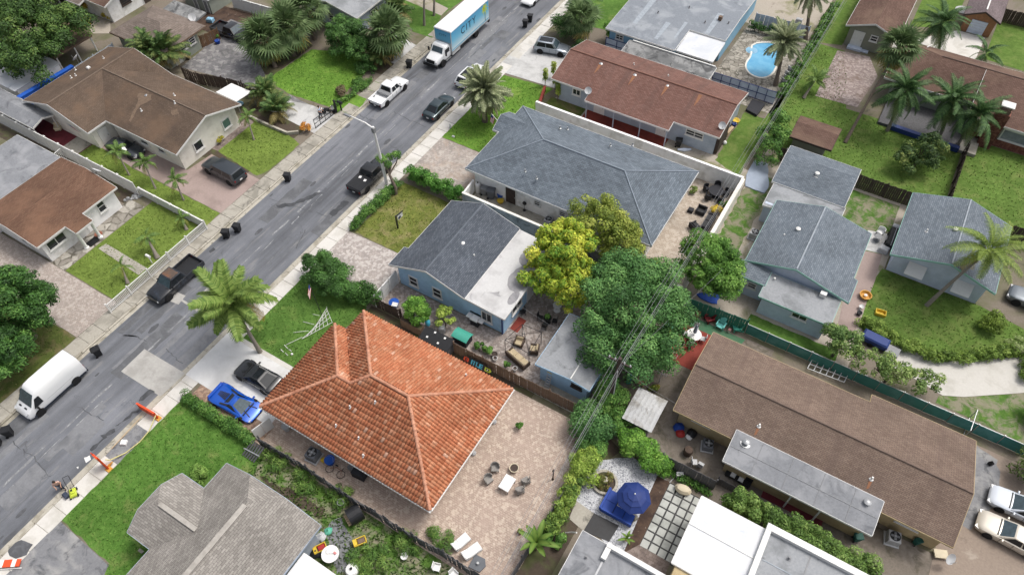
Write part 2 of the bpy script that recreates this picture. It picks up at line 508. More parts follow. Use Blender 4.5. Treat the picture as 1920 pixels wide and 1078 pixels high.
# roofs
M['r_blue']=shingle('charcoal_shingle',C('555c66'),C('6b727c'))
M['r_grey']=shingle('blue_grey_shingle',C('66707a'),C('7c8792'),w=.38,h=.17)
M['r_grey2']=shingle('light_blue_grey_shingle',C('6d7781'),C('838d97'))
M['r_light']=shingle('pale_grey_shingle',C('8f8a84'),C('a9a49d'),w=.36,h=.16)
M['r_tl']=shingle('brown_shingle',C('665649'),C('746355'),streak=C('5a4c43'),patch=C('7a6350'))
M['r_red']=shingle('red_brown_shingle',C('7d5a50'),C('8c6b61'),streak=C('66504a'))
M['r_br']=shingle('taupe_shingle',C('7d6a5e'),C('8d7a6d'),streak=C('6b5a52'),w=.3,h=.12)
M['r_left']=shingle('rust_brown_shingle',C('705343'),C('7f6250'),patch=C('8a6852'))
M['r_bigbr']=shingle('dark_brown_shingle',C('6a5248'),C('7a6156'),patch=C('87705f'))
M['r_tl2']=shingle('grey_brown_shingle',C('7a6e66'),C('8e8178'),w=.5,h=.24)
M['r_barn']=shingle('mauve_shingle',C('776a6c'),C('877a7c'))
M['r_flat']=stained('flat_grey_roof',C('95999e'),C('abaeb1'),C('7f8386'),C('65686c'),s1=.45,dlo=.56,dhi=.68,coord='Object')
M['r_flat2']=stained('grey_membrane_roof',C('7f8287'),C('93969b'),C('a2a4a8'),C('66696e'),s1=.4,dlo=.54,dhi=.66,coord='Object')
M['r_white']=stained('white_roof',C('dfe2e6'),C('e9ebed'),C('cfd5dd'),C('b9c6d6'),s1=.3,dlo=.62,dhi=.74,coord='Object',bump=.05)
M['r_wstain']=stained('stained_white_roof',C('cacaca'),C('d9d9d8'),C('b5b4b4'),C('77767a'),s1=.38,dlo=.6,dhi=.7,coord='Object')
M['r_pool']=stained('weathered_roll_roof',C('7f868f'),C('949ba3'),C('a7adb3'),C('666c74'),s1=.5,coord='Object')
M['r_lean']=stained('blackened_roof',C('8b8c8c'),C('a5a6a5'),C('666869'),C('3f4042'),s1=.5,coord='Object',lo=.42,hi=.55,dlo=.5,dhi=.62)
M['r_tin']=stained('weathered_tin',C('b9bbbc'),C('cfd0d0'),C('97938a'),C('7d7366'),s1=.8,coord='Object',rough=.55)
M['tile']=tintmat('clay_tile',.75,.22,9)
M['tile_cap']=plain('clay_ridge',C('cc9274'),.8,var=.22,scale=3,dirt=C('a8694c'))
M['white']=plain('white_trim',C('e9e9e6'),.55,var=.05)
for nm_,h_ in (('cap_blue','69707a'),('cap_grey','8a95a1'),('cap_red','8a6254'),('cap_tl','77675a'),('cap_br','7a685d'),('cap_big','78645a'),('cap_light','a4adb6')): M[nm_]=plain(nm_,C(h_),.9,var=.15)
M['w_white']=plain('white_stucco',C('f4f4f3',1.1),.85,var=.07,scale=2,dirt=C('cfcdc5'))
M['w_cream']=plain('cream_stucco',C('efebe0',1.05),.85,var=.06,scale=2,dirt=C('d8d3c6'))
M['w_blue']=plain('sky_blue_stucco',C('aed6f5',1.05),.8,var=.07,scale=2,dirt=C('a0c8e6'))
M['w_blue2']=plain('pale_blue_stucco',C('cdd8ea',1.05),.8,var=.06,scale=2,dirt=C('bccade'))
M['w_grey']=plain('blue_grey_stucco',C('b0bccb'),.8,var=.06,scale=2,dirt=C('9daab9'))
M['w_aqua']=plain('aqua_stucco',C('8fc0de'),.8,var=.06,scale=2)
M['w_tan']=plain('tan_stucco',C('c2ae84'),.85,var=.08,scale=2,dirt=C('a8946c'))
M['w_olive']=plain('olive_siding',C('8f9080'),.85,var=.08,scale=2)
M['w_sage']=plain('sage_stucco',C('9aa095'),.85,var=.06,scale=2)
M['w_dark']=plain('dark_grey_wall',C('6d7177'),.85,var=.1)  # plain dark grey for walls, casings and bins
M['mint']=plain('mint_trim',C('93c7ba'),.6,var=.06)
M['brick_wall']=pavers('brick_wall',C('8a5548'),C('74463b'),C('9c6a5a'),.22,coord='Object')
M['orange_barn']=plain('orange_brown_siding',C('9c6f4c'),.8,var=.15)
M['glass']=plain('dark_glass',C('2b3138'),.08,var=.2,spec=.6)
M['glass_g']=plain('green_tinted_glass',C('5f8078'),.08,var=.15,spec=.6)
M['metal']=plain('galvanised_metal',C('b5b8ba'),.4,.7,var=.1)
M['dmetal']=plain('dark_metal',C('2c2d30'),.45,.3,var=.2)
M['black']=plain('black_plastic',C('26272a'),.5,var=.2)
M['grey']=plain('grey_plastic',C('8b8d90'),.55,var=.1)
M['lgrey']=plain('light_grey_plastic',C('c3c5c7'),.5,var=.08)
M['rubber']=plain('rubber',C('1d1d1f'),.8,var=.2)
M['wood']=plain('weathered_wood',C('7d6857'),.85,var=.25,scale=6)
M['wood_dk']=plain('dark_wood',C('4c403a'),.85,var=.25,scale=6)
M['wood_gr']=plain('grey_wood',C('636366'),.85,var=.25,scale=6)
M['wood_br']=plain('brown_fence',C('7c5e45'),.85,var=.2,scale=6)
M['wood_lt']=plain('pale_timber',C('c7ad8a'),.8,var=.15)
M['wicker']=plain('brown_wicker',C('5b4b40'),.8,var=.25,scale=20)
M['cushion']=plain('beige_cushion',C('c9b795'),.9,var=.08)
M['grey_cush']=plain('grey_weave',C('9b9792'),.9,var=.12,scale=12)
M['dark_weave']=plain('black_weave',C('33343a'),.8,var=.2,scale=12)
M['wall_block']=stained('stained_block_wall',C('a3a5a6'),C('b9babb'),C('838586'),C('5f6163'),s1=.7,coord='Object',dlo=.5,dhi=.62)
M['teal_fence']=plain('teal_green_fence',C('2f7d6a'),.7,var=.12)
M['green_mesh']=plain('green_screen_mesh',C('3f8a86'),.7,var=.15,scale=1.5,dirt=C('5f9a9a'))
M['chalk']=stained('worn_road_paint',C('a9aaab'),C('bcbdbe'),C('85878b'),C('777a7e'),s1=1.8,lo=.4,hi=.52,dlo=.46,dhi=.56)
M['tar']=stained('tar_stain',C('55575b'),C('606266'),C('717378'),s1=1.2,lo=.5,hi=.66)
M['conc_patch']=stained('road_concrete',C('b0aea9'),C('c2c0bb'),C('a19f9a'),C('77767a'),s1=.6,dlo=.64,dhi=.7)
M['curb']=stained('curb_concrete',C('b5afa0'),C('c7c2b5'),C('96907f'),C('5d5a50'),s1=.7,dlo=.56,dhi=.66)
M['trunk']=plain('bark',C('6e6257'),.9,var=.3,scale=10)
M['palm_trunk']=plain('palm_bark',C('8f877c'),.9,var=.2,scale=12)
M['leaf']=leafmat('leaf',1.1,.18)
M['frond']=leafmat('frond',1.05,.18)
M['water']=NT('x2').m
def water():
    t=NT('pool_water'); v=t.coord('World')
    col=t.ramp(t.noise(v,.8,4),[(.3,C('4fa6d6')),(.7,C('7cc3e6'))])
    t.bump(t.noise(v,6,3),.06,.02)
    return t.done(col,.12,0,.3)
M['water']=water()
def flat(name,h,rough=.6,var=.06,metal=0.0): 
    M[name]=plain(name,C(h),rough,metal,var); return M[name]
for nm,h in (('yellow','e6c21c'),('lime','c8d92a'),('red','b4302c'),('dkred','7c2026'),('blue','1f5fc4'),('navy','28407f'),('cyan','4cc0e0'),('orange','f0521c'),
              ('teal','3fa893'),('aqua','6fd0c8'),('mintgreen','5fbd9f'),('peach','d9a98a'),('cream','d8cbae'),('gold','d99f3a'),('darkgreen','1d5a50'),
              ('skin','c99a80'),('hair','2c2320'),('denim','3c4658'),('shirt_p','d9b3a6'),('shirt_b','b9cde6'),('rope','d9d08a'),('bluetarp','2f62d0'),('silvertarp','a3b0c2'),('terra','9a5e48'),('snow','f2f2f0'),('pink','d88a8a'),('umb','20387a'),('navycush','1745a0')):
    flat(nm,h)
# ------------------------------------------------------------------ ground, street, pavements
def jag(poly,step=.6,amp=.08):
    out=[]
    n=len(poly)
    for i in range(n):
        a=Vector((poly[i][0],poly[i][1],0)); b=Vector((poly[(i+1)%n][0],poly[(i+1)%n][1],0))
        L=(b-a).length; k=max(1,int(L/step)); nn=Vector((-(b-a).y,(b-a).x,0)).normalized() if L>0 else Vector((0,0,0))
        for j in range(k):
            p=a.lerp(b,j/k)
            if j: p=p+nn *random.uniform(-amp,amp)
            out.append((p.x,p.y))
    return out

PATCH_N=[0]
def patch(name,poly,mat,z=.01,kind='structure',amp=0.0,label=None):
    PATCH_N[0]+=1; z+=(PATCH_N[0]%7) *.00025
    if amp: poly=jag(poly,.5,amp)
    o=MB().sheet(poly,z).build(name,M[mat])
    return tag(o,label,None,None,kind)

def rect(x0,x1,y0,y1):
    return [(x0,y0),(x1,y0),(x1,y1),(x0,y1)]

def tufts(poly,dens,cols,label,z=.015,size=.11,group=None):
    """short grass: one uncountable mass of blades over a lawn"""
    xs=[p[0] for p in poly]; ys=[p[1] for p in poly]
    A=(max(xs)-min(xs)) *(max(ys)-min(ys)); n=int(A *dens)
    x=RNG.uniform(min(xs),max(xs),n); y=RNG.uniform(min(ys),max(ys),n)
    k=inpoly(x,y,poly); x=x[k]; y=y[k]; n=len(x)
    a=RNG.uniform(0,math.pi,n); s=size *RNG.uniform(.5,1.5,n); h=size *RNG.uniform(.4,1.2,n)
    lx=RNG.uniform(-.06,.06,n); ly=RNG.uniform(-.06,.06,n)
    V=np.zeros((n,3,3))
    V[:,0]=np.c_[x-np.cos(a) *s/2,y-np.sin(a) *s/2,np.full(n,z)]
    V[:,1]=np.c_[x+np.cos(a) *s/2,y+np.sin(a) *s/2,np.full(n,z)]
    V[:,2]=np.c_[x+lx,y+ly,z+h]
    ci=np.array([c[:3] for c in cols])
    w=.5+.5 *np.sin(x *.9+1.7 *np.sin(y *.6)) *np.cos(y *.8+np.sin(x *.5))
    w=np.clip(.5+(w-.5) *.45+RNG.normal(0,.25,n),0,.999) *(len(cols)-1)
    i0=w.astype(int); fr=(w-i0)[:,None]
    c=ci[i0] *(1-fr)+ci[i0+1] *fr
    c=c *RNG.uniform(.85,1.25,n)[:,None]
    me=np_mesh('grass',V.reshape(-1,3),np.arange(n *3).reshape(-1,3),M['leaf'],np.repeat(c,3,0))
    return tag(link('grass',me),label,'grass',None,'stuff')

patch('ground',rect(-260,220,-160,420),'ground',-.16)
patch('road',rect(-47.55,-38.75,-80,300),'asphalt',-.10)
# yards: raised sheets on both sides of the street
MB().box(-160,-49.25,-80,300,-.15,0).build('terrain',M['ground'])['kind']='structure'
MB().box(-37.15,140,-80,300,-.15,0).build('terrain',M['ground'])['kind']='structure'

# pavements: each flag a piece of its own, joints between
def pavement(x0,x1,y0,y1,step,mat,curb_x,skip=(),name='sidewalk',jitter=.012):
    root=tag(bpy.data.objects.new(name,None),None,None,None,'structure')
    bed=MB().box(x0,x1,y0,y1,-.15,-.03).build(name,M['curb'])
    bed['kind']='structure'
    bpy.data.objects.remove(root)
    me={}
    y=y0; i=0
    while y<y1-.2:
        ok=not any(a<=y+step/2<=b for a,b in skip)
        if ok:
            h=random.uniform(-jitter,jitter)
            k=i%4
            if k not in me:
                me[k]=MB().cbox((0,0,0),(x1-x0-.03,step-.035,.1),bev=.012).mesh('slab',M[mat])
            place('slab',me[k],bed,((x0+x1)/2,y+step/2,-.03+h))
        y+=step; i+=1
    return bed
pavement(-38.55,-37.15,-8.1,100,1.5,'walk_new',-38.7,skip=((3.6,7.4),))
patch('bare_soil',rect(-38.5,-37.1,3.9,7.4),'drive_grey',.0)
pavement(-49.25,-47.75,-8,100,1.5,'walk_old',-47.6)
for x0,x1 in ((-38.75,-38.56),(-47.74,-47.55)):
    kb=MB()
    y=-80
    while y<160:
        L=random.uniform(2.4,3.2)
        kb.cbox(((x0+x1)/2,y+L/2,-.055),(x1-x0,L-.03,.17),bev=.03)
        y+=L
    kb.build('kerb',M['curb'])['kind']='structure'
patch('gutter',rect(-39.15,-38.76,-60,160),'curb',-.096)
patch('gutter',rect(-47.54,-47.2,-60,160),'curb',-.096)

# worn markings and repairs on the carriageway
M['tar_dark']=stained('dark_tyre_mark',C('45474b'),C('505256'),C('5d5f63'),s1=1.2)
M['seal_a']=stained('older_asphalt',C('7d7f83'),C('8f9195'),C('6c6e72'),C('5a5c60'),s1=.5)
M['seal_b']=stained('newer_asphalt',C('5f6165'),C('6e7074'),C('7d7f83'),s1=.6)
for k in range(26):
    x0=random.choice((-47.0,-45.6,-44.2,-42.4,-41.2,-40.4))+random.uniform(-.2,.2); y0=random.uniform(-8,78); w=random.uniform(.5,1.6); L=random.uniform(1.5,9)
    patch('road_seam_patch',jag([(x0,y0),(min(x0+w,-39.2),y0+random.uniform(-.1,.1)),(min(x0+w,-39.2),y0+L),(x0,y0+L)],.5,.06),random.choice(('seal_a','seal_b')),-.0985+.0002 *k)
for k in range(30):
    x0=random.choice((-39.5,-39.9,-47.0,-41.8,-44.6))+random.uniform(-.3,.3); y0=random.uniform(-8,80); r=random.uniform(.1,.4)
    patch('oil_stain',jag([(x0+r *math.cos(a) *.6,y0+r *1.6 *math.sin(a)) for a in [i *.7 for i in range(9)]],.2,.06),'tar',-.0872+.00003 *k)
def marks(segs,w,mat,z,name):
    for (a,b,ww) in segs:
        mb=MB()
        a=Vector((*a,0)); b=Vector((*b,0)); L=(b-a).length; t=(b-a)/L; nrm=Vector((-t.y,t.x,0))
        k=max(3,int(L/.7)); lft=[]; rgt=[]
        for j in range(k+1):
            p=a+t *L *j/k
            lft.append(p+nrm *(ww/2+random.uniform(-.05,.04))); rgt.append(p-nrm *(ww/2+random.uniform(-.05,.04)))
        poly=[(p.x,p.y) for p in lft]+[(p.x,p.y) for p in reversed(rgt)]
        o=MB().sheet(poly,z).build(name,M[mat]); o['kind']='structure'
lane=[]
y=-8
while y<90:
    L=random.uniform(1.2,4.5)
    lane.append(((-43.1+random.uniform(-.08,.08),y),(-43.1+random.uniform(-.08,.08),y+L),random.uniform(.07,.2)))
    y+=L+random.uniform(.1,1.6)
y=-8
while y<90:
    L=random.uniform(.8,3)
    lane.append(((-42.55+random.uniform(-.1,.1),y),(-42.6+random.uniform(-.1,.1),y+L),random.uniform(.05,.1)))
    y+=L+random.uniform(1,5)
marks(lane,0,'chalk',-.092,'road_marking')
patch('road_patch',[(-43.50,12.03),(-38.77,12.10),(-38.89,9.57),(-43.45,9.55)],'conc_patch',-.09)
patch('road_patch',[(-45.42,16.64),(-45.84,17.64),(-44.75,17.76),(-44.55,16.75)],'conc_patch',-.09)
patch('road_patch',[(-44.76,17.15),(-44.72,17.32),(-42.35,17.34),(-42.68,17.03)],'conc_patch',-.088)
patch('road_patch',[(-43.73,18.78),(-43.76,19.34),(-43.20,19.44),(-43.03,18.73)],'conc_patch',-.09)
for pl in ([(-45.52,30.14),(-44.34,31.12),(-43.36,33.40),(-42.60,33.84),(-43.16,32.37),(-44.16,30.66),(-45.12,29.96)],
           [(-40.26,31.86),(-40.22,33.96),(-39.54,34.08),(-39.60,32.93),(-39.73,31.76)],
           [(-40.23,8.72),(-40.13,9.62),(-39.57,9.67),(-39.79,8.60),(-40.04,8.37)],
           [(-40.26,4.84),(-39.80,5.81),(-39.50,5.64),(-39.78,4.78)],
           [(-39.99,3.63),(-39.90,5.05),(-39.66,5.02),(-39.75,3.61)],
           [(-39.92,5.91),(-39.60,8.08),(-39.36,8.04),(-39.74,6.11)],
           [(-46.78,22.51),(-46.77,23.07),(-46.37,23.00),(-46.48,22.44)],
           [(-45.12,57.93),(-44.98,63.04),(-44.20,62.63),(-44.36,57.56)]):
    patch('tar_stain',jag(pl,.3,.12),'tar_dark',-.086)
patch('paint_blob',jag([(-39.82,2.98),(-39.60,3.32),(-39.24,3.16),(-39.33,2.78)],.2,.05),'white',-.084)
patch('paint_blob',jag([(-39.67,2.17),(-39.59,2.31),(-39.45,2.17)],.2,.03),'white',-.084)
# wandering tar-filled cracks
for pts in ([(-46.13,12.08),(-45.34,12.44),(-43.52,12.83)],[(-43.90,5.61),(-40.64,5.84)],[(-45.51,1.03),(-43.03,1.07),(-40.38,0.61)],[(-41.91,12.92),(-39.45,12.57)],
            [(-44.18,47.32),(-41.36,47.06),(-39.44,47.00)],[(-47.26,45.00),(-45.01,44.93)],[(-46.56,30.52),(-42.95,31.10),(-40.03,31.59)],[(-40.09,26.96),(-40.94,29.43)]):
    mb=MB(); prev=None; line=[]
    for i in range(len(pts)-1):
        for j in range(8):
            t=j/8
            line.append((pts[i][0] *(1-t)+pts[i+1][0] *t+random.uniform(-.1,.1),pts[i][1] *(1-t)+pts[i+1][1] *t+random.uniform(-.1,.1)))
    l=[(p[0]-.03,p[1]-.03) for p in line]; r=[(p[0]+.04,p[1]+.03) for p in reversed(line)]
    MB().sheet(l+r,-.085).build('road_crack',M['tar'])['kind']='structure'

# --- left of the street
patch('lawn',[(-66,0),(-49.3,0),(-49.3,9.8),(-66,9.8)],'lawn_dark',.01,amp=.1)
patch('driveway',[(-70,9.9),(-49.25,9.9),(-49.25,14.1),(-58.1,14.1),(-70,14.1)],'pav_left',.02)
patch('lawn',[(-56.2,14.2),(-49.7,14.2),(-49.7,24.3),(-56.2,24.3)],'lawn_olive',.012)
patch('stone_bed',[(-58.4,14.15),(-56.25,14.15),(-56.25,23.4),(-58.4,23.4)],'flagstone',.016)
patch('garden_path',[(-55.79,17.49),(-55.63,18.27),(-50.05,18.16),(-50.02,17.21)],'walk_old',.03)
patch('lawn',[(-68.2,24.6),(-49.3,24.6),(-49.3,26.5),(-62,26.6),(-64,27.2),(-68.2,27.2)],'lawn_olive',.012,amp=.08)
patch('driveway',[(-68.3,27.2),(-62,26.65),(-49.25,26.55),(-49.25,31.9),(-56.2,32.2),(-56.6,29.2),(-68.3,29.2)],'drive_pink',.02)
patch('lawn',[(-56.0,32.9),(-49.9,32.2),(-49.4,33.5),(-49.4,38.0),(-51.5,38.6),(-56.0,38.4)],'lawn_olive',.012,amp=.08)
patch('planting_bed',[(-57.3,31.4),(-51.0,31.9),(-51.0,32.5),(-56.0,32.9),(-56.0,38.4),(-57.3,38.4)],'soil_dark',.008)
patch('garden_path',[(-57.2,32.8),(-56.0,32.9),(-56.0,38.4),(-57.2,38.4)],'pav_walk',.014)
patch('planting_bed',[(-58,38.5),(-50.5,38.4),(-50.5,40.2),(-58,40.6)],'soil_dark',.012)
patch('driveway',[(-56.5,40.6),(-49.2,40.1),(-49.2,43.6),(-52.5,43.6),(-56.5,42.6)],'drive_pale',.02)
patch('garden_path',[(-56.04,43.81),(-54.46,43.64),(-48.88,43.35),(-48.94,41.94),(-51.28,42.64),(-55.23,42.46)],'pav_grey',.018)
patch('driveway',[(-70.71,48.07),(-67.00,48.94),(-60.24,44.75),(-60.09,42.56),(-65.93,42.02),(-70.36,41.20),(-70.74,45.07),(-72.5,48.0),(-72.5,51.5),(-66.5,51.5)],'pav_grey',.016)
patch('dirt',[(-78,48),(-66,48),(-62,53),(-66,54.2),(-78,53)],'mulch',.012)
patch('lawn',[(-60.02,44.50),(-59.52,51.60),(-54.47,53.71),(-51.06,52.06),(-50.75,46.54),(-49.06,47.89),(-49.14,51.24),(-48.81,51.81),(-47.71,46.50),(-48.14,43.96),(-49.00,43.80),(-50.20,44.33),(-55.96,43.86)],'lawn_bright',.014,amp=.08)
patch('planting_bed',[(-59.96,44.15),(-59.82,52.27),(-64.85,54.13),(-62.75,45.65)],'soil_dark',.010)
patch('planting_bed',[(-57.03,52.22),(-54.25,53.43),(-50.67,51.90),(-49.37,51.87),(-47.88,54.31),(-52.29,59.22),(-59.41,55.08)],'soil_dark',.0135)
patch('lawn',[(-56.30,64.63),(-56.46,65.98),(-57,75),(-49.4,75),(-50.22,65.35),(-48.41,60.82),(-51.24,60.71)],'lawn_green',.012)
patch('driveway',[(-53.5,54.6),(-49.2,54.3),(-49.2,58.6),(-53.5,59.4)],'drive_pale',.018)
patch('dirt_strip',[(-56.46,65.98),(-50.22,65.35),(-50.35,67.13),(-56.07,68.16)],'sand',.014)
patch('terrace',[(-98.15,41.83),(-95.12,41.42),(-88.27,41.43),(-84.90,40.70),(-83.09,41.76),(-85.95,44.15),(-89.80,42.38),(-96.94,42.53)],'sand',.01)
patch('courtyard',[(-76.8,24.3),(-68.2,24.3),(-68.2,27.4),(-76.8,27.4)],'maroon',.015)
patch('deck',[(-70.6,24.5),(-68.3,24.5),(-68.3,27.2),(-70.6,27.2)],'walk_old',.022)
patch('side_yard',[(-80,22.7),(-58,22.7),(-58,24.1),(-80,24.1)],'soil_dark',.008)

# --- right of the street
patch('driveway',[(-37.3,-10),(-28,-10),(-28,0.4),(-31.8,-1.4),(-37.2,-1.1)],'drive_grey',.012)
patch('lawn',[(-37.15,-1.0),(-31.8,-1.3),(-31,-3),(-27.9,-3),(-27.9,8.8),(-28.8,10.2),(-37.15,10.4)],'lawn_lush',.014,amp=.07)
patch('driveway',[(-37.15,12.0),(-29.6,12.0),(-29.6,16.6),(-37.15,16.6)],'drive_white',.02)
patch('apron',[(-38.6,12.0),(-37.1,12.0),(-37.1,16.8),(-38.6,16.8)],'drive_white',.03)
patch('paver_strip',[(-36.8,10.6),(-29.2,10.6),(-29.2,12.0),(-36.8,12.0)],'pav_strip',.018)
patch('side_path',[(-37.1,16.6),(-29.8,16.6),(-29.8,17.0),(-37.1,17.0)],'walk_new',.024)
patch('lawn',[(-37.15,17.0),(-29.6,17.0),(-29.6,24.2),(-31,25.6),(-37.15,26.6)],'lawn_green',.014,amp=.05)
patch('garden_path',[(-30.6,20.9),(-28.4,20.9),(-28.4,24.2),(-30.0,24.3)],'pav_walk',.018)
patch('driveway',[(-37.15,27.0),(-29.4,25.7),(-29.4,31.2),(-37.15,31.0)],'pav_white',.02)
patch('lawn',[(-36.6,31.2),(-29.6,31.2),(-29.6,38.9),(-36.6,38.9)],'lawn_dry',.014,amp=.06)
patch('sand_patch',jag([(-35.60,30.12),(-33.76,30.95),(-31.98,30.50),(-32.55,29.91),(-34.62,29.94)],.3,.15),'sand',.018)
patch('driveway',[(-37.15,40.4),(-30.3,40.4),(-30.3,46.4),(-37.15,46.4)],'pav_big',.02)
patch('lawn',[(-37.15,46.5),(-30.3,46.5),(-30.3,54.4),(-31.6,56.5),(-31,59.5),(-37.15,58.9)],'lawn_bright',.014,amp=.05)
patch('driveway',[(-38.6,59.2),(-31,59.7),(-30.2,62),(-30.8,67.5),(-38.6,67.0)],'drive_pale',.02)
patch('side_yard',[(-31,54.5),(-7.4,54.5),(-7.4,57.8),(-11.6,58.3),(-30,58.5)],'sand',.01)
patch('lawn',[(-30.5,55.3),(-26.2,55.3),(-26.2,58.2),(-30.5,58.2)],'lawn_dark',.014)
patch('porch_floor',[(-26.0,54.6),(-16.5,54.6),(-16.5,58.2),(-26.0,58.2)],'red_floor',.03)
patch('side_passage',[(-29.6,39.4),(-11,39.4),(-11,42),(-29.6,42)],'walk_old',.014)
patch('patio',[(-13,39.4),(-7.5,39.4),(-7.5,54.3),(-13,54.3)],'pav_tan',.018)
patch('patio',[(-29.4,25.4),(-17.9,25.4),(-17.9,28.4),(-29.4,28.4)],'patio_grey',.016)
patch('patio',[(-18.6,24.9),(-13.6,24.9),(-13.6,37.5),(-18.6,37.5)],'patio_grey',.018)
patch('side_yard',[(-13.6,24.9),(-9,24.9),(-9,32),(-13.6,32)],'walk_old',.012)
patch('side_yard',[(-29.9,23.0),(-13.5,23.0),(-13.5,25.2),(-29.9,25.2)],'soil_dark',.008)
patch('patio',[(-29.8,10.5),(-7.7,10.5),(-7.5,24.4),(-29.8,24.4)],'patio',.016)
patch('terrace',[(-7.95,6),(-5.6,6),(-5.6,20),(-7.95,24.4)],'soil_dark',.01)
patch('lawn',[(-28.5,2),(-7.8,2),(-7.8,10.55),(-29.0,10.55)],'weeds',.012)
patch('slab',jag([(-20.73,8.52),(-20.30,9.37),(-19.14,8.74),(-17.98,8.07),(-17.44,7.98),(-17.61,6.84),(-18.05,6.16),(-19.73,7.24)],.3,.12),'drive_grey',.016)
patch('bare_soil',jag([(-27.42,8.66),(-26.14,8.79),(-24.65,9.04),(-21.60,9.18),(-21.39,8.55),(-23.52,8.33),(-26.21,8.11)],.3,.15),'soil_dark',.0145)
patch('gravel_bed',[(-7.0,20.8),(-6.4,22.6),(-4.6,24.0),(-1.6,23.6),(-1.5,20.6),(-1.9,17.6),(-2.6,17.0),(-6.4,18.2)],'gravel',.018,amp=.05)
patch('planting_bed',[(-8.0,17),(-6.0,17.2),(-6.6,21.5),(-5.5,24),(-8,25)],'soil_dark',.011)
patch('mulch_bed',[(-2.1,16.8),(-1.4,16.8),(-1.4,23.6),(-2.4,23.6)],'mulch',.0195)
patch('yard',[(-9,24.6),(1.4,24.6),(1.4,38.4),(-9,38.4)],'yard_soil',.008)
patch('walkway',[(-9,28.4),(17,22.8),(17,27.9),(-9,28.6)][0:0] or [(-3.4,23.7),(16.5,23.7),(16.5,28.0),(-3.4,28.0)],'yard_soil',.012)
patch('green_floor',[(-7.4,33.4),(-2.2,33.4),(-1.0,38.2),(-7.4,38.2)],'green_carpet',.018)
patch('red_floor',[(-6.0,33.2),(-3.0,33.2),(-3.0,37.2),(-6.0,37.2)],'red_floor',.026)
patch('yard',[(16.0,22),(60,22),(60,38),(16.0,38)],'yard_tan',.012)
patch('dirt',jag([(15.8,31.5),(17.8,31),(19.2,34),(18.6,37.5),(16.6,38),(15.8,36)],.4,.15),'drive_grey',.02)
patch('yard',[(-7.3,39.5),(7,39.5),(7,62),(-7.3,62)],'sand',.007)
patch('lawn',[(-7.2,44),(-5.2,44),(-4.6,58),(-7.2,58)],'weeds',.013,amp=.15)
patch('lawn',[(-1.5,38.9),(6,38.9),(6,41),(-1.5,41)],'lawn_green',.013,amp=.05)
patch('lawn',[(1.8,53),(6.4,53),(6.4,60.4),(1.8,60.4)],'weeds',.013)
patch('walkway',[(4.93,53.03),(6.42,53.42),(6.64,49.96),(6.55,43.31),(5.23,42.73),(4.87,46.19),(5.14,49.78)],'drive_pink',.016)
patch('patio',[(4.56,55.74),(6.54,56.26),(6.86,53.56),(4.97,53.18)],'drive_pale',.018)
patch('lawn',[(6.83,51.72),(15.02,51.75),(18.58,51.07),(18.98,48.05),(13.41,44.34),(10.38,44.15),(6.74,44.26),(6.51,49.88)],'lawn_right',.014)
patch('driveway',[(9.55,44.06),(13.18,44.11),(18.97,48.14),(40,55),(40,40),(19.44,44.56),(15.49,41.79),(14.04,41.07),(10.93,41.70),(8.72,41.56)],'drive_pale2',.018)
patch('lawn',[(13.80,40.93),(15.50,41.75),(19.45,44.51),(20.06,39.90),(16.18,40.09),(13.70,40.13)],'weeds',.0135)
patch('lawn',[(-5.5,60.8),(10,60.8),(10,72.5),(-2.0,72.5),(-3.4,78),(-5,83),(-8.5,83),(-9.0,66)],'lawn_right',.013)
patch('lawn',[(10.2,60.8),(40,60.8),(40,74),(10.2,74)],'lawn_right',.012)
patch('lawn',[(-11.2,57.6),(-8.3,56.5),(-8.3,66.4),(-11.2,66.4)],'lawn_right',.013,amp=.1)
patch('patio',[(-5.77,82.68),(-2.23,83.32),(-0.50,80.00),(-1.02,73.27),(-5.51,72.98)],'pav_pink',.016)
patch('pool_deck',[(-16.6,67.5),(-8.2,67.5),(-9.0,83),(-16.6,83)],'pool_deck',.012)
patch('lawn',[(-8.6,83),(-5.6,84),(-6,110),(-9.5,110)],'lawn_right',.0125)
patch('alley',[(-30,82.4),(-9.3,83.2),(-9.3,120),(-30,120)],'sand',.009)
patch('driveway',[(-.4,84.0),(4.6,84.2),(20,84.2),(20,87.5),(8.4,89),(8.6,94),(5.5,94),(2,90),(-.6,92)],'walk_new',.016)
patch('lawn',[(.4,92),(4.8,94),(5.2,110),(.4,110)],'lawn_right',.014)
patch('lawn',[(9.2,89.5),(40,87.6),(40,99),(9.4,99)],'lawn_right',.014)
patch('lawn',[(-30,73),(-37,72),(-37,110),(-30,110)],'lawn_green',.013)

GC={'lush': [C('446c24'),C('5c8632'),C('86a94e')],'green': [C('4a6f2a'),C('5f8636'),C('7d9f4c')],'olive': [C('5c7030'),C('748b38'),C('93a64c')],'bright': [C('527d26'),C('6c9632'),C('93b44c')],
      'dry': [C('5c6c2c'),C('7d8438'),C('a39c55')],'right': [C('526a2e'),C('697f39'),C('8a9850')],'weeds': [C('42642a'),C('577c30'),C('86a048')]}
tufts([(-37.1,-.9),(-31.9,-1.2),(-31,-3),(-28,-3),(-28,8.7),(-28.8,10.1),(-37.1,10.3)],45,GC['lush'],'lush green front lawn behind the orange barriers',size=.1)
tufts([(-37.1,17.1),(-30,17.1),(-30,24),(-31,25.4),(-37.1,26.2)],40,GC['green'],'trimmed green lawn in front of the orange tiled house')
tufts([(-36.3,31.4),(-30,31.4),(-30,38.7),(-36.3,38.7)],30,GC['dry'],'patchy yellowing lawn inside the hedge')
tufts([(-37.1,46.6),(-31.2,46.6),(-31.2,56.5),(-31.4,59),(-37.1,58.7)],30,GC['bright'],'bright lawn round the date palm')
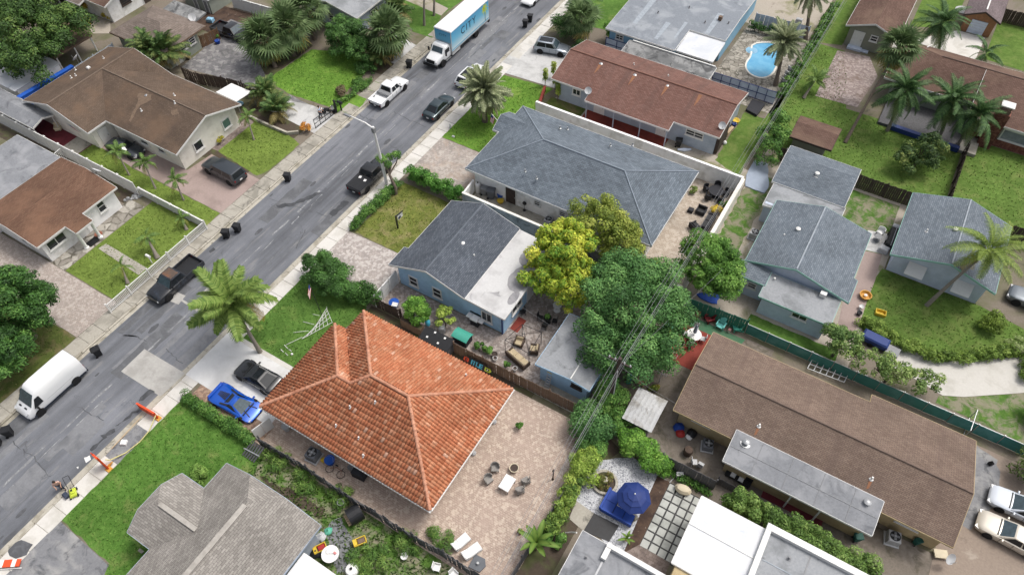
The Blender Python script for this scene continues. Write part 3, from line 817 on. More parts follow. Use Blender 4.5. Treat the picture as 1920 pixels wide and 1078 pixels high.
tufts([(-56,14.4),(-50,14.4),(-50,24.1),(-56,24.1)],30,GC['olive'],'clipped lawn behind the white picket fence')
tufts([(-55.8,33),(-50,32.6),(-49.6,37.8),(-51.5,38.4),(-55.8,38.2)],30,GC['olive'],'small square lawn in front of the white gabled house')
tufts([(-68,24.7),(-49.5,24.7),(-49.5,26.3),(-62,26.4),(-68,27)],30,GC['olive'],'narrow lawn strip between white wall and pink driveway')
tufts([(-60.02,44.50),(-59.40,51.46),(-54.36,53.57),(-51.06,52.06),(-50.75,46.54),(-50.20,44.33),(-56.07,43.98)],35,GC['bright'],'bright lawn behind the black gate')
tufts([(-28.2,2.2),(-8,2.2),(-8,10.4),(-28.4,10.4)],45,GC['weeds'],'weedy grass strip along the dark fence',size=.2)
tufts([(-5.4,61),(9.8,61),(9.8,72),(-2.2,72.2),(-3.4,78),(-5,82.5),(-8.3,82.5),(-8.8,66.2)],18,GC['right'],'garden lawn under the palms')
tufts([(10.4,61),(30,61),(30,73.5),(10.4,73.5)],15,GC['right'],'open lawn beyond the dark garden fence')
tufts([(6.83,51.72),(15.02,51.75),(18.58,51.07),(18.98,48.05),(13.41,44.34),(10.38,44.15),(6.74,44.26),(6.51,49.88)],22,GC['right'],'lawn under the leaning coconut palm')
tufts([(-65.5,.5),(-49.6,.5),(-49.6,9.6),(-65.5,9.6)],20,[C('4d5a2b'),C('5d6b31'),C('7d7f48')],'dark olive brownish grass beside the parked white van')
# ------------------------------------------------------------------ buildings
def roof_slab(parent,polys,mat,t=.16,fascia='white',name='roof',skip_fascia=False,fh=.2):
    """polys: planar faces seen from above; gives the roof part (with uv) and its fascia boards"""
    mb=MB(); edges={}
    for poly in polys:
        P=[Vector(p) for p in poly]
        n=Vector((0,0,0))
        for i in range(len(P)):
            a,b=P[i],P[(i+1)%len(P)]
            n+=Vector(((a.y-b.y) *(a.z+b.z),(a.z-b.z) *(a.x+b.x),(a.x-b.x) *(a.y+b.y)))
        n.normalize()
        if n.z<0:
            P.reverse(); n=-n
        h=Vector((0,0,1)).cross(n)
        h=h.normalized() if h.length>1e-3 else Vector((1,0,0))
        v=n.cross(h)
        fi=len(mb.f)
        mb.quad(*P)
        mb.uv[fi]=[(p.dot(h),p.dot(v)) for p in P]
        mb.quad(*[p-Vector((0,0,t)) for p in reversed(P)])
        mb.uv[fi+1]=[(0,0)] *len(P)
        for i in range(len(P)):
            a,b=P[i],P[(i+1)%len(P)]
            ka=tuple(round(c,2) for c in a); kb=tuple(round(c,2) for c in b)
            if (kb,ka) in edges: edges.pop((kb,ka))
            else: edges[(ka,kb)]=(a,b)
    roof=None
    for a,b in edges.values():
        fi=len(mb.f)
        d=Vector((0,0,t))
        mb.quad(b,a,a-d,b-d); mb.uv[fi]=[(0,0)] *4
    roof=mb.build(name,M[mat],parent)
    if not skip_fascia:
        fb=MB()
        for a,b in edges.values():
            tt=(b-a); tt.z=0
            if tt.length<.05: continue
            o=Vector((tt.y,-tt.x,0)).normalized() *.035
            dz=Vector((0,0,fh)); up=Vector((0,0,-.012))
            fb.add([a+up,b+up,b+o+up,a+o+up,a-dz,b-dz,b+o-dz,a+o-dz],
                   [(0,1,2,3),(7,6,5,4),(0,4,5,1),(1,5,6,2),(2,6,7,3),(3,7,4,0)])
        fb.build('fascia',M[fascia],parent)
    return roof

def gable(x0,x1,y0,y1,ze,zr,axis,r=None,ze2=None):
    ze2=ze if ze2 is None else ze2
    if axis=='x':
        r=(y0+y1)/2 if r is None else r
        return [[(x0,y0,ze),(x1,y0,ze),(x1,r,zr),(x0,r,zr)],[(x0,r,zr),(x1,r,zr),(x1,y1,ze2),(x0,y1,ze2)]]
    r=(x0+x1)/2 if r is None else r
    return [[(x0,y0,ze),(r,y0,zr),(r,y1,zr),(x0,y1,ze)],[(r,y0,zr),(x1,y0,ze2),(x1,y1,ze2),(r,y1,zr)]]

def hip(x0,x1,y0,y1,ze,k):
    w,d=x1-x0,y1-y0
    if w>=d:
        h=d/2; zr=ze+k *h; y=(y0+y1)/2; a,b=x0+h,x1-h
        return [[(x0,y0,ze),(x1,y0,ze),(b,y,zr),(a,y,zr)],[(x1,y1,ze),(x0,y1,ze),(a,y,zr),(b,y,zr)],
                [(x0,y1,ze),(x0,y0,ze),(a,y,zr)],[(x1,y0,ze),(x1,y1,ze),(b,y,zr)]]
    h=w/2; zr=ze+k *h; x=(x0+x1)/2; a,b=y0+h,y1-h
    return [[(x0,y1,ze),(x0,y0,ze),(x,a,zr),(x,b,zr)],[(x1,y0,ze),(x1,y1,ze),(x,b,zr),(x,a,zr)],
            [(x0,y0,ze),(x1,y0,ze),(x,a,zr)],[(x1,y1,ze),(x0,y1,ze),(x,b,zr)]]

def gable_wall(mb,x0,x1,y0,y1,ze,zr,axis,r=None):
    """solid of walls under a gable roof"""
    if axis=='x':
        r=(y0+y1)/2 if r is None else r
        sec=[(y0,0),(y1,0),(y1,ze),(r,zr),(y0,ze)]
        vs=[(x0,a,b) for a,b in sec]+[(x1,a,b) for a,b in sec]
    else:
        r=(x0+x1)/2 if r is None else r
        sec=[(x0,0),(x1,0),(x1,ze),(r,zr),(x0,ze)]
        vs=[(a,y1,b) for a,b in sec]+[(a,y0,b) for a,b in sec]
    n=5
    fs=[tuple(range(n-1,-1,-1)),tuple(range(n,2 *n))]+[(i,(i+1)%n,(i+1)%n+n,i+n) for i in range(n)]
    return mb.add(vs,fs)

def frame_axes(n):
    return {'+x': (Vector((0,1,0)),Vector((1,0,0))),'-x': (Vector((0,1,0)),Vector((-1,0,0))),
            '+y': (Vector((1,0,0)),Vector((0,1,0))),'-y': (Vector((1,0,0)),Vector((0,-1,0)))}[n]

def wbox(mb,c,t,n,u0,u1,z0,z1,d0,d1):
    vs=[]
    for d in (d0,d1):
        for u,z in ((u0,z0),(u1,z0),(u1,z1),(u0,z1)):
            vs.append(c+t *u+n *d+Vector((0,0,z)))
    return mb.add(vs,[(0,1,2,3),(7,6,5,4),(0,4,5,1),(1,5,6,2),(2,6,7,3),(3,7,4,0)])

def window(parent,c,nrm,w,h,cols=1,rows=2,frame='white',glass='glass',fw=.09,sill=True):
    t,n=frame_axes(nrm); c=Vector(c)
    fb=MB()
    wbox(fb,c,t,n,-w/2,w/2,h/2-fw,h/2,0,.09); wbox(fb,c,t,n,-w/2,w/2,-h/2,-h/2+fw,0,.09)
    wbox(fb,c,t,n,-w/2,-w/2+fw,-h/2+fw,h/2-fw,0,.09); wbox(fb,c,t,n,w/2-fw,w/2,-h/2+fw,h/2-fw,0,.09)
    for i in range(1,cols): wbox(fb,c,t,n,-w/2+w *i/cols-.03,-w/2+w *i/cols+.03,-h/2+fw,h/2-fw,0,.075)
    for i in range(1,rows): wbox(fb,c,t,n,-w/2+fw,w/2-fw,-h/2+h *i/rows-.03,-h/2+h *i/rows+.03,0,.07)
    if sill: wbox(fb,c,t,n,-w/2-.06,w/2+.06,-h/2-.08,-h/2,0,.14)
    wo=fb.build('window',M[frame],parent)
    for i in range(cols):
        for j in range(rows):
            pb=MB()
            wbox(pb,c,t,n,-w/2+w *i/cols+.03,-w/2+w *(i+1)/cols-.03,-h/2+h *j/rows+.03,-h/2+h *(j+1)/rows-.03,-.02,.03)
            pb.build('pane',M[glass],wo)
    return wo

def door(parent,c,nrm,w=.85,h=1.85,mat='white',handle=True):
    t,n=frame_axes(nrm); c=Vector(c)
    d=wbox(MB(),c,t,n,-w/2,w/2,0,h,0,.05).build('door',M[mat],parent)
    fb=MB()
    wbox(fb,c,t,n,-w/2-.08,-w/2,0,h+.08,0,.08); wbox(fb,c,t,n,w/2,w/2+.08,0,h+.08,0,.08); wbox(fb,c,t,n,-w/2,w/2,h,h+.08,0,.08)
    fb.build('door_frame',M['white'],d)
    if handle: wbox(MB(),c,t,n,w/2-.14,w/2-.08,h *.45,h *.52,.05,.11).build('handle',M['metal'],d)
    return d

def ridge_cap(parent,pts,mat,r=.1,name='ridge_cap'):
    mb=MB()
    for i in range(len(pts)-1):
        mb.tube([Vector(pts[i]),Vector(pts[i+1])],r,8)
    return mb.build(name,M[mat],parent,smooth=60)

def vent(parent,x,y,z,r=.16,h=.3,mat='metal',rust=None):
    o=MB().lathe([(r *1.9,-.06),(r *1.9,.015),(r,.02),(r,h *.7),(r *1.25,h *.72),(r *1.25,h),(r *.5,h *1.25),(0.01,h *1.3)],12,(x,y,z)).build('roof_vent',M[mat],parent,smooth=40)
    return o

def pipe(parent,x,y,z,r=.06,h=.3,mat='white'):
    return MB().lathe([(r *2.4,-.05),(r *2.2,.01),(r,.05),(r,h),(r *.6,h)],8,(x,y,z)).build('vent_pipe',M[mat],parent)

def dish(parent,x,y,z,ang=0.0,r=.38,mat='lgrey',name='satellite_dish'):
    """dish reflector on a bent arm"""
    mb=MB()
    prof=[(0.01,0),(r *.35,.015),(r *.7,.06),(r,.13),(r *1.01,.14),(r *.7,.075),(r *.35,.03),(.01,.015)]
    mb.lathe(prof,16)
    m=Matrix.Rotation(ang,4,'Z') @ Matrix.Rotation(rad(50),4,'Y')
    mb.v=[tuple(Vector((x,y,z+.55))+(m @ Vector(p))) for p in mb.v]
    o=mb.build(name,M[mat],parent,smooth=50)
    ab=MB().tube([(x,y,z-.05),(x-.05 *math.cos(ang),y-.05 *math.sin(ang),z+.35),(x,y,z+.55)],.03,6)
    f=m @ Vector((0,0,.55)); g=m @ Vector((r *.9,0,.05))
    ab.tube([(x+g.x,y+g.y,z+.55+g.z),(x+f.x,y+f.y,z+.55+f.z)],.02,5)
    ab.build('dish_arm',M['metal'],o)
    return o

# ---- 1. orange clay tiled house
OH=thing('tiled_house','large house with bright orange clay tile hip roof on a paver patio','house',(-21.5,17.5,0))
OE,OK_=2.7,.42
HA=(-28.5,-14.35,12.25,23.05); HB=(-29.7,-21.0,12.25,20.85)
MB().prism([(-28.9,12.9),(-15.0,12.9),(-15.0,22.4),(-27.8,22.4),(-27.8,20.2),(-28.9,20.2)],0,2.6).build('wall',M['w_cream'],OH)
zA=OE+OK_ *5.4; zB=OE+OK_ *4.3
yA=17.65; yB=16.55
A1,A2=(-23.1,yA,zA),(-19.75,yA,zA); B1=(-25.4,yB,zB)
# where the front wing meets the main roof
J=(-24.2,yB,zB)
J=(-28.5+4.3,yB,OE+OK_ *4.3)
polys=[[(-29.7,12.25,OE),(-14.35,12.25,OE),A2,A1,J,B1],
         [(-14.35,12.25,OE),(-14.35,23.05,OE),A2],
         [(-14.35,23.05,OE),(-28.5,23.05,OE),A1,A2],
         [(-28.5,23.05,OE),(-28.5,20.85,OE),J,A1],
         [(-28.5,20.85,OE),(-29.7,20.85,OE),B1,J],
         [(-29.7,20.85,OE),(-29.7,12.25,OE),B1]]
M['tile_bed']=plain('tile_underlay',C('9a5a3e'),.9,var=.2)
o_roof=roof_slab(OH,polys,'tile_bed',.14,'white',fh=.16)
def tile_field(polys,name,parent,cw=.25,cl=.38):
    """barrel tiles laid in courses on every roof plane"""
    sec=[(-.5,.0),(-.36,.045),(-.16,.085),(.06,.085),(.26,.045),(.36,.008),(.5,.0)]
    V=[]; F=[]; Cc=[]
    pal=[C('c27650'),C('cb835c'),C('d18e68'),C('c77c56'),C('d79a77'),C('e0b094'),C('b66d48')]
    wts=[.22,.32,.2,.16,.06,.01,.03]
    for poly in polys:
        P=[Vector(p) for p in poly]
        a,b=P[0],P[1]
        e=(b-a).normalized()
        n=Vector((0,0,0))
        for i in range(len(P)):
            p,q=P[i],P[(i+1)%len(P)]
            n+=Vector(((p.y-q.y) *(p.z+q.z),(p.z-q.z) *(p.x+q.x),(p.x-q.x) *(p.y+q.y)))
        n.normalize()
        if n.z<0: n=-n
        up=n.cross(e)
        if up.z<0: up=-up
        us=[(p-a).dot(e) for p in P]; vs=[(p-a).dot(up) for p in P]
        pl=list(zip(us,vs))
        u0,u1,v0,v1=min(us),max(us),min(vs),max(vs)
        cu=np.arange(u0+cw/2,u1,cw); cv=np.arange(v0-.03+cl/2,v1,cl)
        for r_,y in enumerate(cv):
            ok=inpoly(cu,np.full(len(cu),min(max(y,.05),v1-.02)),pl)
            for x in cu[ok]:
                col=random.choices(pal,wts)[0]
                base=len(V)
                jz=random.uniform(0,.012)
                for (vv,lift) in ((y-cl/2-.03,.055),(y+cl/2+.02,.012)):
                    for sx,sz in sec:
                        V.append(a+e *(x+sx *cw *.98)+up *vv+n *(sz+lift+jz))
                for sx,sz in sec:
                    V.append(a+e *(x+sx *cw *.98)+up *(y-cl/2-.028)+n *(sz *.6-.01))
                k=len(sec)
                for i in range(k-1):
                    F.append((base+i,base+i+1,base+k+i+1,base+k+i))
                    F.append((base+2 *k+i,base+2 *k+i+1,base+i+1,base+i))
                Cc+=[col[:3]] *(3 *k)
    off=wl(parent)
    Vn=np.array([(p.x-off.x,p.y-off.y,p.z-off.z) for p in V])
    me=np_mesh(name,Vn,np.array(F),M['tile'],np.array(Cc))
    o=link(name,me,parent); o['kind']='stuff'
    return o
tile_field(polys,'roof_tiles',OH)
def cap_row(pts,parent,r=.15,L=.42):
    mb=MB()
    for i in range(len(pts)-1):
        a,b=Vector(pts[i]),Vector(pts[i+1]); d=(b-a); n=max(1,round(d.length/L)); d=d/n
        for k in range(n):
            p=a+d *k
            mb.tube([p+Vector((0,0,.05)),p+d *1.06+Vector((0,0,.035))],[r,r *.82],8)
    return mb.build('ridge_tiles',M['tile_cap'],parent,smooth=60)
cap_row([(-29.7,12.25,OE),B1],OH); cap_row([(-29.7,20.85,OE),B1],OH); cap_row([B1,J,A1,A2],OH)
cap_row([(-28.5,23.05,OE),A1],OH); cap_row([(-14.35,12.25,OE),A2],OH); cap_row([(-14.35,23.05,OE),A2],OH)
gb=MB(); gb.bar((-29.8,12.18,2.62),(-14.25,12.18,2.62),.13,.11); gb.bar((-14.27,12.3,2.62),(-14.27,23.1,2.62),.13,.11)
gb.build('gutter',M['white'],OH)
def on_roof(polys,x,y):
    for poly in polys:
        if inpoly(np.array([x]),np.array([y]),poly)[0]:
            a,b,c=[Vector(p) for p in poly[:3]]
            n=(b-a).cross(c-a)
            return a.z-(n.x *(x-a.x)+n.y *(y-a.y))/n.z
    return 3.0
for px,py in ((-23.23,15.18),(-21.68,16.25),(-23.45,13.70),(-21.43,13.76),(-20.47,12.96),(-17.82,22.01)):
    pipe(OH,px,py,on_roof(polys,px,py)+.05,.06,.28)
window(OH,(-15.0,15.2,1.5),'+x',1.4,1.1,2,1); window(OH,(-15.0,20.4,1.5),'+x',1.4,1.1,2,1); door(OH,(-15.0,17.8,0),'+x')
window(OH,(-24,12.9,1.5),'-y',1.1,1.1); window(OH,(-19,12.9,1.5),'-y',1.1,1.1)
door(OH,(-28.9,15.0,0),'-x',3.6,2.0,'white',False)

# ---- 2. sky blue house with charcoal gable roof and white flat extension
BH=thing('blue_house','sky blue house with charcoal shingle gable roof and white flat rear roof','house',(-24,32.5,0))
wb=MB(); gable_wall(wb,-29.2,-22.15,28.5,36.7,2.6,3.95,'y',-25.8)
wb.box(-22.16,-18.55,28.52,36.6,0,2.62)
wb.build('wall',M['w_blue'],BH)
bp=[[(-29.35,28.15,2.75),(-25.8,28.15,4.2),(-25.8,37.1,4.2),(-29.35,37.1,2.75)],[(-25.8,28.15,4.2),(-22.05,28.15,2.98),(-22.05,37.1,2.98),(-25.8,37.1,4.2)],
      [(-29.85,28.15,2.6),(-29.35,28.15,2.75),(-29.35,30.4,2.75),(-29.85,30.4,2.6)]]
b_roof=roof_slab(BH,bp,'r_blue')
roof_slab(BH,[[(-22.0,28.2,2.95),(-18.25,28.2,2.72),(-18.25,37.0,2.72),(-22.0,37.0,2.95)]],'r_wstain',.16,'white','flat_roof')
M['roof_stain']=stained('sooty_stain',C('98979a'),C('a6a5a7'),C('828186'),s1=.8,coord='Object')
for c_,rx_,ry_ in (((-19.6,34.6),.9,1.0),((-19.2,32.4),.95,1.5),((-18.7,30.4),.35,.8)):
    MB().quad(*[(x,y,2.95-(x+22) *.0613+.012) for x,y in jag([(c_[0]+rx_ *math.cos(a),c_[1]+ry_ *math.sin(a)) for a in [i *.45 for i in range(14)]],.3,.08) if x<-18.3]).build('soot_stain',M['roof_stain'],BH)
ridge_cap(BH,[(-25.8,28.2,4.2),(-25.8,37.05,4.2)],'cap_blue',.09)
vent(BH,*(-24.98,32.47),3.62,.15,.3,'white'); pipe(BH,*(-23.58,32.05),3.36)
window(BH,(-27.63,28.5,1.3),'-y',.95,1.25); window(BH,(-25.15,28.5,1.3),'-y',.95,1.25); window(BH,(-20.15,28.5,1.35),'-y',1.05,1.3,2,1)
window(BH,(-18.55,30.6,1.5),'+x',1.6,1.0,2,1); door(BH,(-18.55,32.8,0),'+x')
MB().tube([(-18.6,28.38,2.6),(-18.6,28.38,.1)],.06,8).build('downpipe',M['navy'],BH)

# ---- 3. white house with large blue grey hip roof
GH=thing('hip_roofed_house','white house under a large blue grey shingle hip roof','house',(-21,46.8,0))
MB().box(-30.0,-11.9,41.9,51.7,0,2.6).build('wall',M['w_white'],GH)
gp=hip(-30.65,-11.3,41.35,52.2,2.75,.345)
roof_slab(GH,gp,'r_grey',.16,'white')
zr=2.75+.345 *5.425
ridge_cap(GH,[(-25.2,46.78,zr),(-16.7,46.78,zr)],'cap_grey',.09)
for c,d in (((-30.65,41.35,2.75),(-25.2,46.78,zr)),((-30.65,52.2,2.75),(-25.2,46.78,zr)),((-11.3,41.35,2.75),(-16.7,46.78,zr)),((-11.3,52.2,2.75),(-16.7,46.78,zr))):
    ridge_cap(GH,[c,d],'cap_grey',.07,'hip_cap')
roof_slab(GH,gable(-31.4,-27.6,47.5,50.7,2.72,3.5,'x'),'r_grey',.14,'white','porch_roof')
pb=MB(); gable_wall(pb,-31.2,-30.0,47.8,50.4,2.6,3.3,'x'); pb.build('porch_wall',M['w_white'],GH)
for p,z in (((-25.22,50.27),3.45),((-24.61,50.62),3.35),((-19.72,50.14),3.75),((-18.07,51.77),3.3),((-24.95,42.92),3.75),((-25.20,50.10),3.6),((-23.63,42.77),3.6)):
    pipe(GH,p[0],p[1],z,.06,.28,'metal')
door(GH,(-25.9,41.9,0),'-y',1.1,2.0,'wood_dk'); window(GH,(-23.0,41.9,1.5),'-y',.7,.6); window(GH,(-20.3,41.9,1.5),'-y',.7,.6); window(GH,(-16,41.9,1.5),'-y',1.1,1.0)
window(GH,(-11.9,44.5,1.4),'+x',1.5,1.1,2,1); door(GH,(-11.9,48,0),'+x',1.6,2.0,'glass'); window(GH,(-31.2,49.1,1.4),'-x',1.2,1.1)

# ---- 4. grey-blue house with long red brown roof
RH=thing('long_red_roof_house','long grey blue house with red brown shingle roof and red porch floor','house',(-21,61.5,0))
rb=MB(); gable_wall(rb,-29.6,-11.75,58.25,65.6,2.45,3.5,'x',62.2); rb.build('wall',M['w_grey'],RH)
rp=[[(-30.5,57.9,2.62),(-25.8,57.9,2.62),(-25.8,62.2,3.72),(-30.5,62.2,3.72)],[(-25.8,56.2,2.18),(-16.3,56.2,2.18),(-16.3,62.2,3.72),(-25.8,62.2,3.72)],
      [(-16.3,57.9,2.62),(-11.4,57.9,2.62),(-11.4,62.2,3.72),(-16.3,62.2,3.72)],[(-30.5,62.2,3.72),(-11.4,62.2,3.72),(-11.4,66.2,2.62),(-30.5,66.2,2.62)]]
rp=[[(-30.5,57.9,2.62),(-25.8,57.9,2.62),(-25.8,56.75,2.33),(-16.3,56.75,2.33),(-16.3,57.9,2.62),(-11.4,57.9,2.62),(-11.4,62.2,3.72),(-30.5,62.2,3.72)],rp[3]]
roof_slab(RH,rp,'r_red')
ridge_cap(RH,[(-30.45,62.2,3.72),(-11.45,62.2,3.72)],'cap_red',.1)
M['rust']=plain('rust_run',C('9a6a4c'),.9,var=.15)
for p in ((-26.50,61.74),(-22.51,61.77),(-18.81,61.81),(-15.23,61.94)):
    v=vent(RH,p[0],p[1],3.36,.2,.22)
    q=(p[1]-57.9) *.256+2.62
    sh=[(p[0]-.2,p[1]),(p[0]+.2,p[1]),(p[0]+.12,p[1]-.9),(p[0]-.05,p[1]-1.6)]
    MB().quad(*[(a,b,(b-57.9) *.256+2.62+.012) for a,b in sh]).build('rust_streak',M['rust'],RH)
for x in (-23.5,-19.5): pipe(RH,x,63.6,3.3,.06,.25)
window(RH,(-27.5,58.25,1.75),'-y',1.0,.8,2,1); window(RH,(-14.0,58.25,1.75),'-y',1.9,.75,2,2); door(RH,(-24.7,58.25,0),'-y',1.1,1.7); door(RH,(-17.5,58.25,0),'-y',1.0,1.7)
for x in (-25.6,-22.4,-19.4,-16.5): MB().box(x-.05,x+.05,56.85,56.95,0,2.2).build('porch_post',M['w_grey'],RH)
dish(RH,*(-25.95,57.72),2.3,rad(-60)); dish(RH,*(-11.74,59.11),2.6,rad(-60))
MB().box(-11.85,-11.4,58.5,61.2,0,2.2).build('store_cupboard',M['wood_dk'],RH)

# ---- 5. light blue house by the pool
PH=thing('pool_house','light blue house with weathered grey flat roof beside the pool','house',(-23,75,0))
MB().prism([(-29.2,69.6),(-21.1,69.6),(-21.1,73.6),(-17.1,73.6),(-17.1,86),(-29.2,86)],0,2.6).build('wall',M['w_aqua'],PH)
roof_slab(PH,[[(-29.6,69.2,2.75),(-21.05,69.2,2.75),(-21.05,73.4,2.97),(-16.75,73.4,2.97),(-16.75,78,3.2),(-29.6,78,3.2)],[(-29.6,78,3.2),(-16.75,78,3.2),(-16.75,87,2.8),(-29.6,87,2.8)]],'r_pool',.16,'white')
for x0,x1,y0,y1 in ((-27.3,-26.8,71.5,80),(-23.9,-23.5,70,73.5),(-19.3,-18.8,73.5,79),(-22.0,-21.8,71,74.5)):
    MB().quad(*[(a,b,2.75+(b-69.2) *.0511+.012 if b<78 else 3.2-(b-78) *.044+.012) for a,b in ((x0,y0),(x1,y0),(x1+.1,min(y1,77.9)),(x0-.1,min(y1,77.9)))]).build('sealant_streak',M['cap_light'],PH)
roof_slab(PH,[[(-21.0,69.7,2.42),(-16.7,69.7,2.42),(-16.7,73.3,2.78),(-21.0,73.3,2.78)]],'r_white',.1,'white','awning')
for x in (-20.8,-18.9,-16.9): MB().box(x-.05,x+.05,69.85,69.95,0,2.35).build('awning_post',M['white'],PH)
roof_slab(PH,[[(-26.4,66.75,2.2),(-15.95,66.75,2.2),(-15.95,69.05,2.36),(-26.4,69.05,2.36)]],'r_lean',.14,'white','lean_to_roof')
MB().box(-26.2,-16.1,66.95,67.05,0,2.1).build('lean_to_wall',M['w_dark'],PH)
MB().box(-26.0,-16.1,68.9,69.05,2.37,2.5).build('roof_edging',M['white'],PH)
window(PH,(-27.9,69.6,1.9),'-y',1.0,.7,2,2); window(PH,(-24.9,69.6,1.9),'-y',1.2,.5,2,1,'wood_dk')
for x,y in ((-20.0,75.4),(-25.5,74.6),(-22.7,77.2),(-17.6,76.5)): pipe(PH,x,y,2.75+(y-69.2) *.051,.07,.3,'grey')
MB().box(-18.9,-18.5,76.5,76.9,3.0,3.6).build('chimney',M['wood'],PH)

# ---- 6. brown L-shaped house, upper left
TH=thing('brown_roof_house','cream L shaped house with brown shingle cross gable roof','house',(-66,32,0))
tb=MB(); gable_wall(tb,-66.6,-56.85,29.2,37.1,2.6,4.0,'x',33.3); gable_wall(tb,-76.1,-66.9,26.95,37.1,2.6,4.0,'y',-71.5)
tb.build('wall',M['w_cream'],TH)
zt=4.25; k2=(zt-2.7)/4.65; k1=(zt-2.7)/5.1
tp=[[(-66.4,28.65,2.7),(-56.2,28.65,2.7),(-56.2,33.3,zt),(-71.5,33.3,zt)],[(-71.5,33.3,zt),(-56.2,33.3,zt),(-56.2,37.6,2.75),(-66.4,37.6,2.75)],
      [(-76.7,26.4,2.7),(-71.5,26.4,zt),(-71.5,37.6,zt),(-76.7,37.6,2.7)],[(-71.5,26.4,zt),(-66.4,26.4,2.7),(-66.4,28.65,2.7),(-71.5,33.3,zt)],[(-71.5,33.3,zt),(-66.4,37.6,2.75),(-71.5,37.6,zt)]]
roof_slab(TH,tp,'r_tl',.16,'white')
ridge_cap(TH,[(-71.5,33.3,zt),(-56.25,33.3,zt)],'cap_tl',.09); ridge_cap(TH,[(-71.5,26.45,zt),(-71.5,37.55,zt)],'cap_tl',.09)
M['orange_rust']=plain('faded_patch',C('7d6957'),.9,var=.2)
def decal(parent,poly,polys,mat,name,up=.014):
    MB().quad(*[(x,y,on_roof(polys,x,y)+up) for x,y in jag(poly,.3,.1)]).build(name,M[mat],parent)
decal(TH,[(-65.18,32.47),(-64.12,33.42),(-63.12,32.47),(-63.91,31.48),(-63.47,29.56),(-63.85,29.66),(-64.47,31.68)],[tp[0]],'orange_rust','faded_patch')
decal(TH,[(-60.16,32.38),(-59.68,32.76),(-59.05,32.36),(-59.63,31.91)],[tp[0]],'orange_rust','faded_patch')
vent(TH,*(-64.17,32.73),3.75,.17,.28)
for p in ((-74.04,35.21),(-74.12,31.59),(-74.27,31.12),(-75.78,32.60),(-63.30,31.07),(-61.71,34.20),(-60.36,33.17)): pipe(TH,*p,on_roof(tp,*p),.06,.28)
MB().cbox((*(-73.86,33.11),on_roof(tp,*(-73.86,33.11))+.1),(.35,.35,.25),bev=.05).build('roof_vent',M['white'],TH)
window(TH,(-56.85,35.55,1.45),'+x',1.1,1.15,1,1,'white','glass_g',.1); window(TH,(-56.85,31.6,1.4),'+x',1.15,1.1,1,1,'white','glass',.1)
door(TH,(-66.9,28.0,0),'+x',.9,1.85,'white'); window(TH,(-62,29.2,1.5),'-y',1.2,.9); window(TH,(-59.5,29.2,1.5),'-y',1.0,.9)
dish(TH,*(-77.44,34.00),2.5,rad(200),.42)

# ---- 7. white bungalow behind the picket fence
LH=thing('white_bungalow','white bungalow with low rust brown roof behind the picket fence','house',(-62,18,0))
MB().prism([(-65.4,14.3),(-58.1,14.3),(-58.1,22.3),(-71.9,22.3),(-71.9,12),(-65.4,12)],0,2.45).build('wall',M['w_white'],LH)
lp=[[(-57.75,13.9,2.55),(-57.75,16.85,2.55),(-56.4,16.85,2.36),(-56.4,18.7,2.36),(-57.75,18.7,2.55),(-57.75,22.65,2.55),(-61.8,22.65,3.12),(-61.8,13.9,3.12)],[(-61.8,13.9,3.12),(-61.8,22.65,3.12),(-65.6,22.65,2.75),(-65.6,13.9,2.75)]]
roof_slab(LH,lp,'r_left',.16,'white')
roof_slab(LH,[[(-65.62,22.6,2.72),(-72.3,22.6,2.72),(-72.3,5,2.72),(-65.62,5,2.72)]],'r_flat2',.16,'white','flat_roof')
window(LH,(-58.1,15.6,1.6),'+x',1.9,1.0,2,1); window(LH,(-58.1,20.6,1.65),'+x',.85,1.3,1,2); door(LH,(-58.1,18.0,0),'+x')
for y in (17.0,18.55): MB().lathe([(.22,0),(.22,.15),(.15,.2),(.14,2.1),(.2,2.2)],12,(-56.75,y,0)).build('porch_column',M['w_white'],LH,smooth=40)
MB().box(-57.3,-56.5,17.25,18.3,.02,.04).build('doormat',M['black'],LH)
for z,y in ((1.3,14.3),): window(LH,(-61,14.3,1.4),'-y',.9,.9)
dish(LH,-60.6,22.9,2.5,rad(90),.42)

M['cap_pale']=plain('pale_ridge',C('b3aea6'),.85,var=.15,dirt=C('979189'))
# ---- 8. pale grey shingle house, bottom left
PG=thing('pale_shingle_house','house with pale grey shingle roof and white ridge strips behind the lush lawn','house',(-24.5,2,0))
MB().prism([(-28.2,-8),(-20.4,-8),(-20.4,7.2),(-28.2,7.2),(-28.2,5.1),(-30.4,5.1),(-30.4,1.2),(-28.2,1.2)],0,2.6).build('wall',M['w_grey'],PG)
kx=1.9/4.3; zr=4.6; xr=-24.3; cl=1.6
zc=zr-cl *kx
gpz=2.7
wr=3.15; wz=3.75; kw=(wz-2.7)/2.4
# valley points where the wing meets the main slope
xv=-28.6+(wz-2.7)/kx
pgp=[[(-28.6,7.7,gpz),(-28.6,5.55,gpz),(xv,wr,wz),(-28.6,.75,gpz),(-28.6,-8,gpz),(xr,-8,zr),(xr,6.1,zr),(xr-cl,7.7,zc)],
       [(xr,-8,zr),(-20.0,-8,gpz),(-20.0,7.7,gpz),(xr+cl,7.7,zc),(xr,6.1,zr)],[(xr-cl,7.7,zc),(xr,6.1,zr),(xr+cl,7.7,zc)],
       [(-28.6,5.55,gpz),(-30.75,5.55,gpz),(-30.95,wr+1.0,wz-1.0 *kw),(-29.9,wr,wz),(xv,wr,wz)],[(-30.75,.75,gpz),(-28.6,.75,gpz),(xv,wr,wz),(-29.9,wr,wz),(-30.95,wr-1.0,wz-1.0 *kw)],
       [(-30.95,wr+1.0,wz-1.0 *kw),(-30.95,wr-1.0,wz-1.0 *kw),(-29.9,wr,wz)]]
roof_slab(PG,pgp,'r_light',.16,'w_grey')
